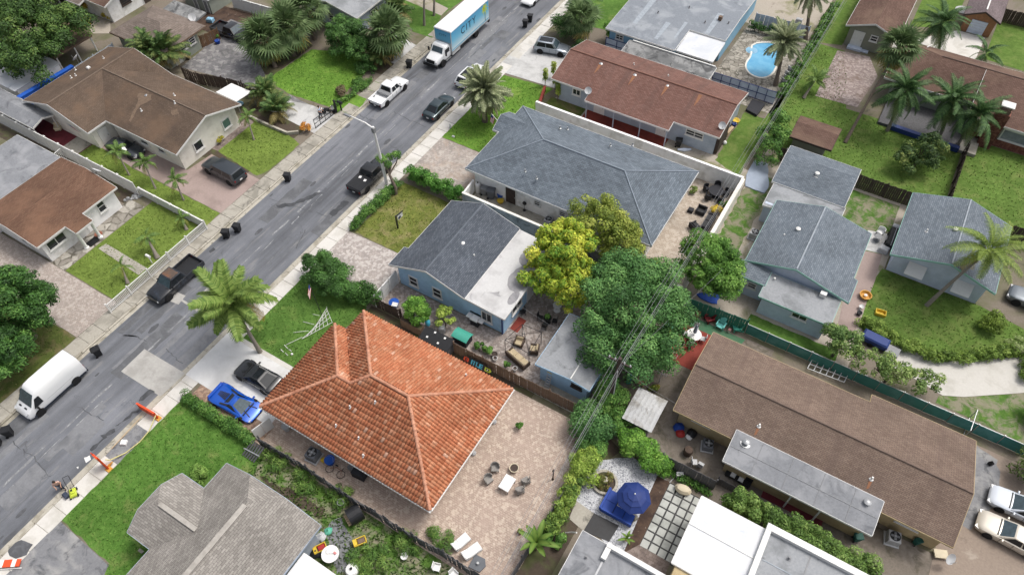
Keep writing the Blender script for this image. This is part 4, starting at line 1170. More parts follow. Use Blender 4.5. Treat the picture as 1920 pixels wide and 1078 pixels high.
def ridge_board(parent,a,b,w=.36):
    a=Vector(a); b=Vector(b)
    MB().bar(a+Vector((0,0,.03)),b+Vector((0,0,.03)),w,.09).build('ridge_strip',M['cap_pale'],parent)
ridge_board(PG,(xr,-8,zr),(xr,5.9,zr)); ridge_board(PG,(-29.7,wr,wz),(xv-.1,wr,wz),.3)
window(PG,(-30.4,3.1,1.5),'-x',1.8,1.1,2,1)
MB().box(-30.8,-30.4,.3,.5,0,.1).build('porch_step',M['walk_old'],PG)
roof_slab(PG,[[(-19.95,-4,2.25),(-17.2,-4,2.05),(-17.2,5.8,2.05),(-19.95,5.8,2.25)]],'r_white',.06,'white','patio_cover')
for y in (5.5,1.5): MB().box(-17.4,-17.3,y,y+.1,0,2.0).build('cover_post',M['white'],PG)
vent(PG,-25.2,-.5,4.2,.12,.3,'grey')

# ---- 9. grey flat roofed house, bottom edge
FH=thing('flat_roofed_house','house with plain grey flat roof and white parapet beside the gravel garden','house',(-1,12,0))
MB().box(-4.6,5,2,16.0,0,2.75).build('wall',M['w_white'],FH)
roof_slab(FH,[[(-4.9,2,2.9),(5.2,2,2.9),(5.2,16.25,2.9),(-4.9,16.25,2.9)]],'r_flat2',.16,'white')
pb=MB(); pb.box(-3.1,5.3,16.0,16.3,2.9,3.3); pb.box(-3.1,-2.75,15.2,16.0,2.9,3.25); pb.build('parapet',M['white'],FH)
MB().bar((-2.9,15.1,2.93),(-2.9,3,2.93),.12,.05).build('roof_seam',M['lgrey'],FH)

# ---- 10. white roofed annexe and parapet house
WH=thing('white_roof_annexe','annexe with smooth white flat roof beside the slab patio','house',(3,20,0))
MB().box(1.2,5.2,8,22.1,0,2.8).build('wall',M['w_tan'],WH)
roof_slab(WH,[[(.9,17.3,3.0),(5.3,17.3,3.0),(5.3,22.4,3.0),(.9,22.4,3.0)]],'r_white',.16,'white')
MB().bar((.9,20.2,3.03),(5.3,20.2,3.03),.06,.04).build('roof_seam',M['white'],WH)
VH=thing('parapet_house','house with cracked grey flat roof inside a white parapet','house',(12,15,0))
MB().box(5.4,40,4,22.4,0,2.9).build('wall',M['w_white'],VH)
roof_slab(VH,[[(5.35,4,3.05),(40,4,3.05),(40,22.6,3.05),(5.35,22.6,3.05)]],'r_flat',.14,'white')
for x_ in (8.2,11.3,14.4,17.5): MB().bar((x_,5,3.06),(x_+.15,22.2,3.06),.09,.025).build('membrane_seam',M['grey'],VH)
MB().bar((5.8,20.4,3.065),(20,20.6,3.065),.07,.02).build('membrane_seam',M['cap_light'],VH)
for x_,y_ in ((7.2,21.3),(9.6,20.9),(12.6,21.5)): pipe(VH,x_,y_,3.06,.07,.3,'grey')
for x_ in (-1.2,1.4,3.6): MB().bar((x_,3,2.915),(x_+.05,15.9,2.915),.07,.02).build('membrane_seam',M['grey'],FH)
pipe(FH,-3.9,14.8,2.9,.07,.3,'grey'); vent(FH,.2,14.2,2.9,.14,.25)
pb=MB(); pb.box(5.3,40,22.3,22.75,3.05,3.4); pb.box(5.3,5.65,4,22.3,3.05,3.38); pb.build('parapet',M['white'],VH)

# ---- 11. long taupe roofed house, bottom right
DH=thing('long_taupe_house','long tan house with taupe shingle gable roof and grey lean-to roof','house',(6.5,31.5,0))
db=MB(); gable_wall(db,-2.9,15.8,28.3,35.0,2.45,3.8,'x',31.2); db.box(8.9,15.6,34.9,36.0,0,2.3); db.box(1.5,11.1,26.4,28.31,0,2.35)
db.build('wall',M['w_tan'],DH)
dp=[[(-3.35,27.65,2.62),(16.15,27.65,2.62),(16.15,31.2,4.0),(-3.35,31.2,4.0)],[(-3.35,31.2,4.0),(16.15,31.2,4.0),(16.15,36.5,2.42),(8.85,36.5,2.42),(8.85,35.6,2.69),(-3.35,35.6,2.69)]]
roof_slab(DH,dp,'r_br',.16,'w_tan',fh=.15)
ridge_cap(DH,[(-3.3,31.2,4.0),(16.1,31.2,4.0)],'cap_br',.09)
roof_slab(DH,[[(1.2,25.8,2.5),(11.5,25.8,2.5),(11.5,28.3,2.95),(1.2,28.3,2.95)]],'r_flat2',.14,'white','lean_to_roof')
for x in (3.2,5.4,7.6,9.7): MB().bar((x,25.85,2.52),(x,28.25,2.955),.03,.03).build('roof_seam',M['grey'],DH)
MB().bar((1.3,27.0,2.73),(11.4,27.0,2.73),.03,.03).build('roof_seam',M['grey'],DH)
vent(DH,*(2.10,27.67),2.82,.2,.3); vent(DH,*(10.55,27.65),2.75,.2,.3)
for p in ((2.45,29.19),(10.30,29.25)):
    pipe(DH,p[0],p[1],on_roof(dp,*p),.07,.3)
    sh=[(p[0]-.1,p[1]),(p[0]+.1,p[1]),(p[0]+.08,p[1]-.6),(p[0]-.06,p[1]-.7)]
    MB().quad(*[(a,b,on_roof(dp,a,b)+.012) for a,b in sh]).build('rust_streak',M['rust'],DH)
window(DH,(-1.2,28.3,1.8),'-y',1.4,.6,2,1); window(DH,(13.6,28.3,1.7),'-y',1.5,.7,2,1)
for x in (6.2,8.2): MB().box(x-.05,x+.05,25.95,26.05,0,2.4).build('porch_post',M['white'],DH)
MB().box(4.6,8.9,25.9,28.3,.01,.06).build('porch_floor',M['maroon'],DH)
dish(DH,16.6,27.7,.5,rad(-40),.4)

# ---- 12. blue shed and tin shed
SH=thing('blue_shed','blue garden shed with pale grey roof and white seam by the big tree','shed',(-11.7,28.8,0))
MB().box(-13.8,-9.7,26.3,31.3,0,2.3).build('wall',M['w_blue'],SH)
roof_slab(SH,[[(-14.1,26.0,2.4),(-11.05,26.0,2.75),(-11.05,31.6,2.75),(-14.1,31.6,2.4)],[(-11.05,26.0,2.75),(-9.4,26.0,2.45),(-9.4,31.6,2.45),(-11.05,31.6,2.75)]],'r_flat',.12,'w_blue')
MB().bar((-11.05,26.0,2.77),(-11.05,31.6,2.77),.08,.05).build('ridge_seam',M['white'],SH)
window(SH,(-10.6,26.3,1.6),'-y',.9,.4,1,1,'wood_dk')
TS=thing('tin_shed','small tin shed with ribbed rusty white roof panels','shed',(-5.2,27,0))
MB().box(-6.2,-4.3,25.7,28.3,0,1.85).build('wall',M['metal'],TS)
for i in range(7):
    x=-6.4+i *.34
    for k,(ya,yb,za,zb) in enumerate(((25.5,27.0,1.9,2.15),(27.0,28.5,2.15,1.95))):
        mb=MB()
        mb.add([(x,ya,za),(x+.33,ya,za),(x+.33,yb,zb),(x,yb,zb),(x,ya,za-.03),(x+.33,ya,za-.03),(x+.33,yb,zb-.03),(x,yb,zb-.03)],[(0,1,2,3),(7,6,5,4),(0,4,5,1),(1,5,6,2),(2,6,7,3),(3,7,4,0)])
        mb.bar((x+.3,ya,za+.02),(x+.3,yb,zb+.02),.06,.05)
        mb.build('roof_panel',M['r_tin'],TS)

# ---- 13. grey roofed houses on the right
R1=thing('grey_gable_house','pale blue house with grey gable roof, mint trim and flat stained extension','house',(.5,47,0))
b=MB(); gable_wall(b,-3.3,4.5,44.3,52.0,2.6,3.75,'y',.3); b.box(-1.2,4.2,41.4,44.31,0,2.2); b.box(-3.5,-1.3,42.7,44.32,0,2.3); b.build('wall',M['w_blue2'],R1)
r1p=[[(-3.75,44.0,2.7),(.3,44.0,3.95),(.3,52.3,3.95),(-3.75,52.3,2.7)],[(.3,44.0,3.95),(5.05,44.0,2.6),(5.05,46.7,2.6),(4.7,46.7,2.7),(4.7,52.5,2.7),(.3,52.3,3.95)]]
roof_slab(R1,r1p,'r_grey2',.14,'mint')
roof_slab(R1,[[(-1.5,41.2,2.3),(4.45,41.2,2.3),(4.45,43.95,2.5),(-1.5,43.95,2.5)]],'r_flat',.14,'mint','flat_roof')
roof_slab(R1,[[(-4.0,42.4,2.45),(-1.4,42.4,2.45),(-1.4,43.98,2.66),(-4.0,43.98,2.66)]],'r_grey2',.12,'mint','lean_to_roof')
ridge_cap(R1,[(.3,44.05,3.95),(.3,52.2,3.95)],'cap_light',.07)
vent(R1,*(-0.96,48.77),3.42,.17,.3,'white'); pipe(R1,*(-1.80,47.85),3.1); pipe(R1,*(-0.96,43.37),2.4,.09,.3)
MB().cbox((3.0,43.7,2.7),(.5,.4,.4)).build('duct_box',M['white'],R1)
window(R1,(2.05,41.4,1.7),'-y',1.3,.65,2,1); window(R1,(-2.4,42.7,1.5),'-y',.8,.7)
R1b=thing('grey_rear_cottage','small cottage with grey roof and flat link roof behind the grey gable house','house',(-1.5,56.5,0))
MB().box(-4.6,1.5,51.8,59.6,0,2.35).build('wall',M['w_blue2'],R1b)
roof_slab(R1b,[[(-4.95,54.6,2.6),(1.8,54.6,2.6),(1.8,58.2,3.3),(-4.95,58.2,3.3)],[(-4.95,58.2,3.3),(1.8,58.2,3.3),(1.8,60.0,2.9),(-4.95,60.0,2.9)]],'r_grey2',.14,'white')
roof_slab(R1b,[[(-4.7,51.5,2.32),(1.9,51.9,2.32),(1.9,54.7,2.5),(-4.7,54.7,2.5)]],'r_flat',.12,'white','link_roof')
vent(R1b,*(-1.59,56.97),3.0,.17,.3,'white')
R2=thing('grey_side_house','pale blue house with grey gable roof and white window awnings under the leaning palm','house',(11,55,0))
b=MB(); gable_wall(b,7.15,14.6,51.8,59.2,2.5,3.8,'y',11.1); b.build('wall',M['w_blue2'],R2)
roof_slab(R2,gable(6.7,15.1,51.0,59.65,2.65,3.98,'y',11.1),'r_grey2',.14,'mint')
ridge_cap(R2,[(11.1,51.1,3.98),(11.1,59.6,3.98)],'cap_light',.07)
vent(R2,*(10.63,55.29),3.7,.17,.3,'white'); pipe(R2,*(8.66,54.51),3.25)
for x in (9.15,12.95):
    window(R2,(x,51.8,1.3),'-y',1.3,.9,2,1)
    MB().add([(x-.75,51.78,1.95),(x+.75,51.78,1.95),(x+.75,50.9,1.2),(x-.75,50.9,1.2),(x-.75,51.78,1.9),(x+.75,51.78,1.9),(x+.75,50.9,1.15),(x-.75,50.9,1.15)],
             [(0,3,2,1),(4,5,6,7),(0,1,5,4),(1,2,6,5),(2,3,7,6),(3,0,4,7)]).build('window_awning',M['white'],R2)

# ---- 14. far right and top
OHs=thing('olive_cottage','olive sided cottage with brown gable roof, white door and blue step','house',(-3,89,0))
b=MB(); gable_wall(b,-5.5,-.7,84.3,96,2.4,3.4,'y',-3.0); b.build('wall',M['w_olive'],OHs)
roof_slab(OHs,gable(-6.0,-.2,84.0,97,2.55,3.6,'y',-3.0),'r_bigbr',.14,'white')
door(OHs,(-4.3,84.3,.25),'-y',1.1,1.75); window(OHs,(-2.6,84.3,1.7),'-y',.85,.75,1,2)
sb=MB(); sb.box(-5.0,-3.4,83.6,84.25,0,.25); sb.box(-3.4,-2.6,83.75,84.25,0,.13); sb.build('door_step',M['w_blue2'],OHs)
BB=thing('brown_hip_house','large house with dark brown hip roof and brick chimney behind the palms','house',(9,79,0))
MB().prism([(1.2,76.6),(9.4,76.6),(9.4,74.3),(30,74.3),(30,83.6),(1.2,83.6)],0,2.5).build('wall',M['w_sage'],BB)
z1=4.3; bbp=[[(.2,76.0,2.65),(9.0,76.0,2.65),(9.0,73.6,2.1),(40,73.6,2.1),(40,80.1,z1),(4.6,80.1,z1)],[(.2,84.2,2.65),(.2,76.0,2.65),(4.6,80.1,z1)],[(40,84.2,2.65),(.2,84.2,2.65),(4.6,80.1,z1),(40,80.1,z1)]]
bbp[0]=[(.2,76.0,2.65),(9.0,76.0,2.65),(9.0,73.8,2.6),(40,73.8,2.6),(40,80.1,z1),(4.6,80.1,z1)]
roof_slab(BB,[bbp[1],bbp[2],[(.2,76.0,2.65),(9.0,76.0,2.65),(9.0,80.1,z1),(4.6,80.1,z1)],[(9.0,73.8,2.65),(40,73.8,2.65),(40,80.1,z1),(9.0,80.1,z1)]],'r_bigbr',.14,'white')
ridge_cap(BB,[(4.6,80.1,z1),(40,80.1,z1)],'cap_big',.08)
vent(BB,*(3.47,80.11),3.3,.14,.3,'white'); MB().bar((2.9,82.9,3.2),(3.2,84.1,2.9),.1,.08).build('conduit',M['white'],BB)
ch=MB(); ch.box(11.0,12.3,73.2,74.2,0,4.2); cho=ch.build('chimney',M['brick_wall'],BB)
c2=MB(); c2.box(11.15,12.15,73.3,74.1,4.2,4.6); c2.box(11.2,11.3,73.35,73.45,4.6,5.0); c2.box(12.0,12.1,73.35,73.45,4.6,5.0); c2.build('chimney_top',M['wood'],cho)
MB().cbox((11.65,73.7,5.05),(1.2,1.0,.1)).build('chimney_cap',M['white'],cho)
window(BB,(14.4,74.3,1.5),'-y',3.6,1.3,1,1,'white','r_pool',.12)
MB().box(9.6,30,74.1,74.3,0,.8).build('brick_base',M['brick_wall'],BB)
MB().box(9.6,11.2,71.2,74.0,0,.35).build('terrace_slab',M['walk_old'],BB)
gs=thing('garden_shed','small shed with brown sloping roof in the garden corner','shed',(-3.6,64.3,0))
MB().box(-5.2,-2.0,62.8,65.9,0,1.9).build('wall',M['w_olive'],gs)
roof_slab(gs,gable(-5.6,-1.4,62.5,66.2,1.95,2.35,'x',64.6),'r_bigbr',.1,'wood_dk')
MB().box(-2.4,-1.5,62.0,62.9,0,.6).build('step_block',M['w_blue2'],gs)
MB().box(-5.4,-2.5,62.2,62.5,0,.5).build('lean_board',M['lgrey'],gs)
bn=thing('orange_barn','small orange brown barn with white roller door and mauve roof','barn',(7.3,96.5,0))
b=MB(); gable_wall(b,5.7,8.9,94.2,99.5,2.0,2.8,'y',7.3); b.build('wall',M['orange_barn'],bn)
roof_slab(bn,gable(5.3,9.3,93.9,99.8,2.15,3.05,'y',7.3),'r_barn',.1,'wood_dk')
MB().bar((7.3,94.4,3.08),(7.3,99.8,3.08),.16,.06).build('ridge_strip',M['white'],bn)
rd=MB().box(6.4,8.15,94.12,94.22,0,1.7).build('roller_door',M['lgrey'],bn)
for i in range(5): MB().box(6.42,8.13,94.09,94.12,.1+i *.33,.38+i *.33).build('door_panel',M['w_blue2'],rd)

# ---- 15. upper left cluster
T2=thing('grey_brown_cottage','sage cottage with grey brown hip roof behind the areca palm','house',(-75,43.5,0))
MB().prism([(-78.8,40.3),(-71.0,40.3),(-71.0,45.2),(-73.6,46.2),(-78.8,46.2)],0,2.4).build('wall',M['w_sage'],T2)
roof_slab(T2,hip(-79.3,-70.5,39.8,46.4,2.5,.38),'r_tl2',.14,'wood')
window(T2,(-71.0,42.9,1.6),'+x',.95,.9,1,3); window(T2,(-71.0,44.3,1.6),'+x',.95,.9,1,3); door(T2,(-71.0,41.7,0),'+x')
dish(T2,-72.8,46.6,2.2,rad(-20),.45)
W2=thing('white_gable_house','white gabled house with dark roof at the top left edge','house',(-88,47,0))
b=MB(); gable_wall(b,-100,-84.6,43.6,52.5,2.5,3.9,'x',48); b.build('wall',M['w_white'],W2)
roof_slab(W2,gable(-100,-84.0,43.0,53,2.6,4.1,'x',48),'wood_dk' if False else 'r_bigbr',.14,'white')
window(W2,(-84.6,46.2,1.8),'+x',1.4,1.2,1,4,'wood_dk'); door(W2,(-84.6,49.0,0),'+x',1.0,1.9,'wood_dk')
P2=thing('porch_building','dark open porch with slender white posts at the top left edge','porch',(-92,44,0))
MB().box(-104,-90.5,43.6,46,0,2.3).build('wall',M['navy'],P2)
roof_slab(P2,gable(-104,-87.6,42.0,46.2,2.35,2.9,'x'),'r_tl2',.12,'white')
for i in range(6): MB().box(-88-i *2.1-.06,-88-i *2.1+.06,42.15,42.27,0,2.3).build('porch_post',M['white'],P2)
C2=thing('carport','brown roofed carport beside the lilac fence','carport',(-83.5,37.5,0))
roof_slab(C2,[[(-81.4,33.6,2.05),(-81.4,38.7,2.05),(-86.5,39.6,2.5),(-86.5,33.6,2.5)]],'r_tl',.12,'wood')
for y in (33.8,36.2,38.5): MB().box(-81.6,-81.45,y-.07,y+.07,0,2.0).build('post',M['white'],C2)
MB().box(-86.4,-86.2,33.6,39.4,0,2.3).build('back_wall',M['w_dark'],C2)
G2=thing('canopy_shelter','grey canvas gable canopy over the maroon courtyard','canopy',(-76,25.5,0))
roof_slab(G2,gable(-82,-72.8,24.35,26.85,2.1,2.5,'x',25.65),'r_flat2',.05,'white','canopy')
for x in (-80,-76.5,-73): 
    for y in (24.45,26.7): MB().box(x-.04,x+.04,y-.04,y+.04,0,2.05).build('post',M['white'],G2)
S2=thing('white_metal_roof_shed','shed with white ribbed metal roof below the big tree','shed',(-84,29,0))
MB().box(-90,-79.9,27.6,33,0,2.0).build('wall',M['w_white'],S2)
for i in range(9): MB().box(-90.3+i *1.17,-90.3+i *1.17+1.15,27.3,33.2,2.02,2.1+.02 *(i%2)).build('roof_panel',M['r_white'],S2)
K2=thing('top_shed','grey white shed with paired doors behind the black pickup','shed',(-77,52.5,0))
MB().box(-80,-75.3,51.2,54.5,0,1.95).build('wall',M['w_sage'],K2)
roof_slab(K2,[[(-80.3,51.0,2.1),(-75.1,51.0,2.1),(-75.1,54.8,2.2),(-80.3,54.8,2.2)]],'r_lean',.1,'white')
door(K2,(-76.0,51.2,0),'-y',.6,1.6,'grey'); door(K2,(-77.9,51.2,0),'-y',.6,1.6,'grey')
roof_slab(thing('lean_roof','low blackened corrugated roof beside the grey brown cottage','roof',(-75.5,48,0)),[[(-78.6,46.7,1.9),(-73.2,46.7,1.9),(-73.2,48.9,2.1),(-78.6,48.9,2.1)]],'r_lean',.08,'grey')
N2=thing('blue_grey_gable_house','blue grey gabled house with white roof and basketball hoop at the top edge','house',(-60,62,0))
b=MB(); gable_wall(b,-64.6,-56.4,56.9,70,2.45,3.3,'y',-60.5); b.build('wall',M['w_grey'],N2)
roof_slab(N2,gable(-65,-56.0,56.5,71,2.6,3.45,'y',-60.5),'r_flat',.12,'white')
window(N2,(-60.5,56.9,1.2),'-y',.9,1.1,1,3); window(N2,(-63.3,56.9,1.2),'-y',.9,1.1,1,3)
hp=thing('basketball_hoop','black and white basketball backboard mounted on the grey wall','basketball hoop',(-56.3,60.0,1.3))
MB().box(-56.36,-56.3,59.3,60.7,.9,1.9).build('backboard',M['black'],hp)
fb=MB()
for y0,y1,z0,z1 in ((59.3,60.7,1.84,1.9),(59.3,60.7,.9,.96),(59.3,59.37,.96,1.84),(60.63,60.7,.96,1.84),(59.75,60.25,1.05,1.1),(59.75,60.25,1.38,1.43),(59.75,59.8,1.1,1.38),(60.2,60.25,1.1,1.38)): fb.box(-56.3,-56.27,y0,y1,z0,z1)
fb.build('painted_frame',M['snow'],hp)
MB().tube([(-56.05+.22 *math.cos(a),60+.22 *math.sin(a),1.05) for a in [i *math.pi/6 for i in range(13)]],.015,5).build('rim',M['orange'],hp)
# ------------------------------------------------------------------ fences, walls, poles, wires
def board_fence(name,label,pts,h,mat,bw=.15,gap=.012,th=.025,posts=2.4,postmat=None,z0=0.02,wob=.03,lean=.0,rails=True,cat='fence',piece='board',group=None,capmat=None,cover=1.0):
    root=thing(name,label,cat,(*pts[0],0),group=group)
    bm={k: MB().cbox((0,0,(h-d)/2),(bw,th,h-d)).mesh(piece,M[mat]) for k,d in enumerate((0,.02,.05))}
    for (ax,ay),(bx,by) in zip(pts[:-1],pts[1:]):
        dx,dy=bx-ax,by-ay; L=math.hypot(dx,dy); an=math.atan2(dy,dx)
        n=int(L/(bw+gap))
        for i in range(n):
            if random.random()>cover: continue
            t=(i+.5)/n
            place(piece,bm[random.randrange(3)],root,(ax+dx *t-pts[0][0]+random.uniform(-wob,wob) *math.sin(an),ay+dy *t-pts[0][1]+random.uniform(-wob,wob) *math.cos(an),z0),(random.uniform(-lean,lean),random.uniform(-.012,.012),an))
        if rails:
            for z in (.3,h *.55,h-.25):
                nx,ny=-math.sin(an) *.05,math.cos(an) *.05
                MB().bar((ax+nx,ay+ny,z),(bx+nx,by+ny,z),.05,.08).build('rail',M[postmat or mat],root)
        if capmat: MB().bar((ax,ay,h+.04),(bx,by,h+.04),.1,.05).build('top_rail',M[capmat],root)
        m=max(1,int(L/posts))
        pm=MB().cbox((0,0,(h+.08)/2),(.09,.09,h+.08)).mesh('post',M[postmat or mat])
        for i in range(m+1):
            t=i/m; nx,ny=-math.sin(an) *.1,math.cos(an) *.1
            place('post',pm,root,(ax+dx *t+nx-pts[0][0],ay+dy *t+ny-pts[0][1],0),(0,0,an))
    return root

def panel_wall(name,label,pts,h,mat,th=.2,cap=None,step=None,cat='wall',posts=None,postmat='white'):
    root=thing(name,label,cat,(*pts[0],0))
    for (ax,ay),(bx,by) in zip(pts[:-1],pts[1:]):
        L=math.hypot(bx-ax,by-ay); n=max(1,int(round(L/step))) if step else 1
        for i in range(n):
            t0,t1=i/n,(i+1)/n
            g=.012 if step else 0
            a=(ax+(bx-ax) *(t0+g/L),ay+(by-ay) *(t0+g/L)); b=(ax+(bx-ax) *(t1-g/L),ay+(by-ay) *(t1-g/L))
            MB().bar((*a,h/2),(*b,h/2),th,h).build('wall_panel',M[mat],root)
            if posts:
                mb=MB().box(a[0]-.09,a[0]+.09,a[1]-.09,a[1]+.09,0,h+.06)
                mb.add([(a[0]-.12,a[1]-.12,h+.06),(a[0]+.12,a[1]-.12,h+.06),(a[0]+.12,a[1]+.12,h+.06),(a[0]-.12,a[1]+.12,h+.06),(a[0],a[1],h+.2)],[(3,2,1,0),(0,1,4),(1,2,4),(2,3,4),(3,0,4)])
                mb.build('post',M[postmat],root)
        if cap: MB().bar((ax,ay,h+.05),(bx,by,h+.05),th+.06,.1).build('coping',M[cap],root)
    return root

panel_wall('vinyl_wall','tall white vinyl wall with capped posts beside the narrow lawn strip',[(-80,24.25),(-57.9,24.25)],1.75,'white',.08,None,2.3,'fence',True)
panel_wall('vinyl_wall','low white vinyl wall stepping down from the bungalow to the street',[(-57.7,24.4),(-48.95,24.4)],1.0,'white',.07,'white',2.2,'fence',True)
# white metal picket fence
pf=thing('picket_fence','white metal picket fence along the left pavement','fence',(-48.85,13.15,0))
pk=MB().cbox((0,0,.48),(.05,.05,.9)).mesh('picket',M['white'])
for i in range(86): place('picket',pk,pf,(0,.13+i *.13,.06))
for z in (.12,1.02): MB().bar((-48.85,13.15,z),(-48.85,24.4,z),.07,.06).build('rail',M['white'],pf)
for i in range(6): MB().cbox((-48.85,13.15+i *2.25,.6),(.12,.12,1.2)).build('post',M['white'],pf)
mbx=thing('letterbox','rounded white letterbox behind the picket fence','letterbox',(*(-50.09,18.82),0))
MB().box(-.04,.04,-.04,.04,0,.9).build('post',M['white'],mbx,local=True); MB().tube([(-.25,0,1.0),(.25,0,1.0)],.13,10).build('box',M['white'],mbx,smooth=40,local=True)

# garden walls round the white hip-roofed house
w=panel_wall('garden_wall','stained grey block wall between the blue house and the white house',[(-29.7,39.3),(-18.5,39.3)],1.7,'wall_block',.18,'w_cream')
panel_wall('garden_wall','grey block wall running on behind the yellow green tree',[(-18.5,39.3),(-7.4,39.3)],1.7,'wall_block',.18,'w_cream')
panel_wall('garden_wall','short white wall end beside the tall hedge',[(-29.75,39.5),(-29.9,41.5)],1.5,'w_white',.16)
panel_wall('garden_wall','long white wall between the grey hip roof and the red brown house',[(-30.3,54.35),(-7.5,54.35)],1.95,'w_white',.2,'w_white')
panel_wall('garden_wall','cream wall closing the patio of black furniture',[(-7.45,54.2),(-7.45,40.3)],1.95,'w_cream',.28,'w_cream')
panel_wall('garden_wall','low red brick wall at the corner of the bright lawn',[(-31.7,58.8),(-30.6,55.4)],.5,'red_floor',.22,'red_floor')
panel_wall('garden_wall','rough stone kerb wall below the crotons',[(-57,38.55),(-54,38.5),(-51.5,38.55),(-50.6,39.3)],.35,'curb',.22)

# timber fences
board_fence('board_fence','weathered brown board fence behind the orange roof',[(-21.1,24.85),(-15.6,24.9),(-8.9,25.05)],1.5,'wood',.16)
board_fence('slat_fence','dark brown slatted fence joined to the white vinyl gate',[(-29.4,25.3),(-26.8,25.3)],1.4,'wood_dk',.16)
gt=thing('vinyl_gate','white vinyl panel gate beside the sky blue house','gate',(-29.45,25.35,0))
for i in range(3):
    for k in range(3): MB().box(-29.48,-29.42,25.42+i *1.0,26.36+i *1.0,.1+k *.5,.57+k *.5).build('panel',M['white'],gt)
for i in range(4): MB().box(-29.52,-29.38,25.3+i *1.0-.02,25.4+i *1.0,0,1.68).build('post',M['white'],gt)
MB().bar((-29.45,25.35,1.64),(-29.45,28.4,1.64),.09,.08).build('top_rail',M['white'],gt)
board_fence('board_fence','weathered dark board fence along the bottom edge of the paver patio',[(-29.0,10.55),(-24.5,10.65),(-21.2,10.55),(-15,10.6),(-12.5,10.75),(-8.0,10.7)],1.3,'wood_gr',.18,gap=.005,lean=.05,wob=.05)
board_fence('slat_fence','thin dark fence between the paver patio and the gravel garden',[(-7.75,10.5),(-7.6,16),(-7.4,22)],1.3,'wood_gr',.12)
ga=thing('leaning_gate','broken grey gate leaning beside the hedge end','gate',(-29.3,9.8,0))
for i in range(6): MB().bar((-29.6+i *.22,9.2,.1),(-29.3+i *.22,10.3,.9),.14,.03).build('board',M['wood_gr'],ga)
MB().bar((-29.7,9.6,.45),(-28.2,9.7,.5),.08,.05).build('brace',M['metal'],ga)
panel_wall('white_gate','white panel gate between the tiled house and the hedge',[(-29.6,10.7),(-29.2,12.2)],1.5,'white',.06,None,.8,'gate')
board_fence('board_fence','green painted board fence behind the red and turquoise chairs',[(-6.4,38.55),(-1.35,38.9)],1.7,'teal_fence',.2,gap=.004,wob=.01)
# screened chain-link
cl=thing('mesh_fence','green screened chain link fence beside the long taupe house','fence',(-1.3,38.85,0))
for i in range(12):
    x0=-1.3+i *1.78
    mb=MB(); a=random.uniform(-.05,.05)
    mb.bar((x0,38.85+a,.62),(x0+1.76,38.85-a,.62),.03,1.15); mb.build('screen_panel',M['green_mesh'],cl)
    MB().cyl((x0,38.85,0),.04,1.35,8).build('post',M['metal'],cl)
MB().tube([(-1.3,38.85,1.26),(20,38.85,1.26)],.03,6).build('top_rail',M['metal'],cl)
board_fence('board_fence','grey lapped board fence above the slab patio',[(-2.6,24.55),(1.45,24.6)],1.6,'wood_gr',.17,gap=.003,wob=.02)
board_fence('board_fence','low grey fence behind the vine hedge',[(1.5,25.2),(9.6,25.1)],1.0,'wood_gr',.17,cover=.9)
board_fence('board_fence','dark wooden fence behind the grey rear cottage',[(-5.8,60.75),(9.8,60.8)],1.7,'wood_dk',.18)
board_fence('board_fence','dark wooden fence on the far side of the grey side house',[(9.9,61.0),(28,61.4)],1.7,'wood_dk',.18)
board_fence('board_fence','dark fence dividing the two garden lawns',[(10.1,61.2),(10.2,71.2)],1.6,'wood_dk',.18)
board_fence('board_fence','dark wooden fence behind the orange barn',[(9.4,98.5),(26,98.8)],1.7,'wood_dk',.2)
board_fence('board_fence','wavy dark brown fence below the grey paver yard',[(-68.2,39.9),(-66,40.0),(-63,40.9),(-60.5,41.4),(-59,41.2)],1.6,'wood_dk',.15,lean=.03)
board_fence('board_fence','brown timber gate beside the black pickup',[(-71.0,45.4),(-70.4,47.7)],1.5,'wood_br',.15,cat='gate')
board_fence('slat_fence','short dark slatted fence left of the vinyl wall',[(-79.2,34.0),(-79.1,39.4)],1.3,'w_grey',.3,piece='slat')
panel_wall('vinyl_wall','white vinyl fence behind the sabal palms',[(-74,53.7),(-66.5,54.4)],1.4,'white',.07,'white',1.6,'fence',True)
panel_wall('blue_wall','bright blue painted wall behind the brown roofed house',[(-78.6,26.6),(-78.3,33.6)],2.0,'blue',.5,'blue',None,'wall')
# blue-grey pool fence
plf=thing('pool_fence','pale grey panel fence with dark frame beside the pool','fence',(-16.2,69.3,0))
for (xa,xb) in ((-16.2,-9.0),(-29.4,-26.6)):
    n=int((xb-xa)/1.02)
    for i in range(n):
        x=xa+i *(xb-xa)/n; x2=xa+(i+1) *(xb-xa)/n
        for k in range(2): MB().box(x+.03,x2-.03,69.22,69.25,.1+k *.75,.8+k *.75).build('panel',M['w_blue2'],plf)
        MB().box(x-.03,x+.03,69.15,69.21,0,1.62).build('post',M['navy'],plf)
    for z in (.06,.83,1.6): MB().bar((xa,69.18,z),(xb,69.18,z),.05,.05).build('rail',M['navy'],plf)
board_fence('corrugated_fence','grey corrugated sheet fence behind the pool',[(-16,82.6),(-9.6,83.0)],1.7,'w_blue2',.5,piece='sheet')
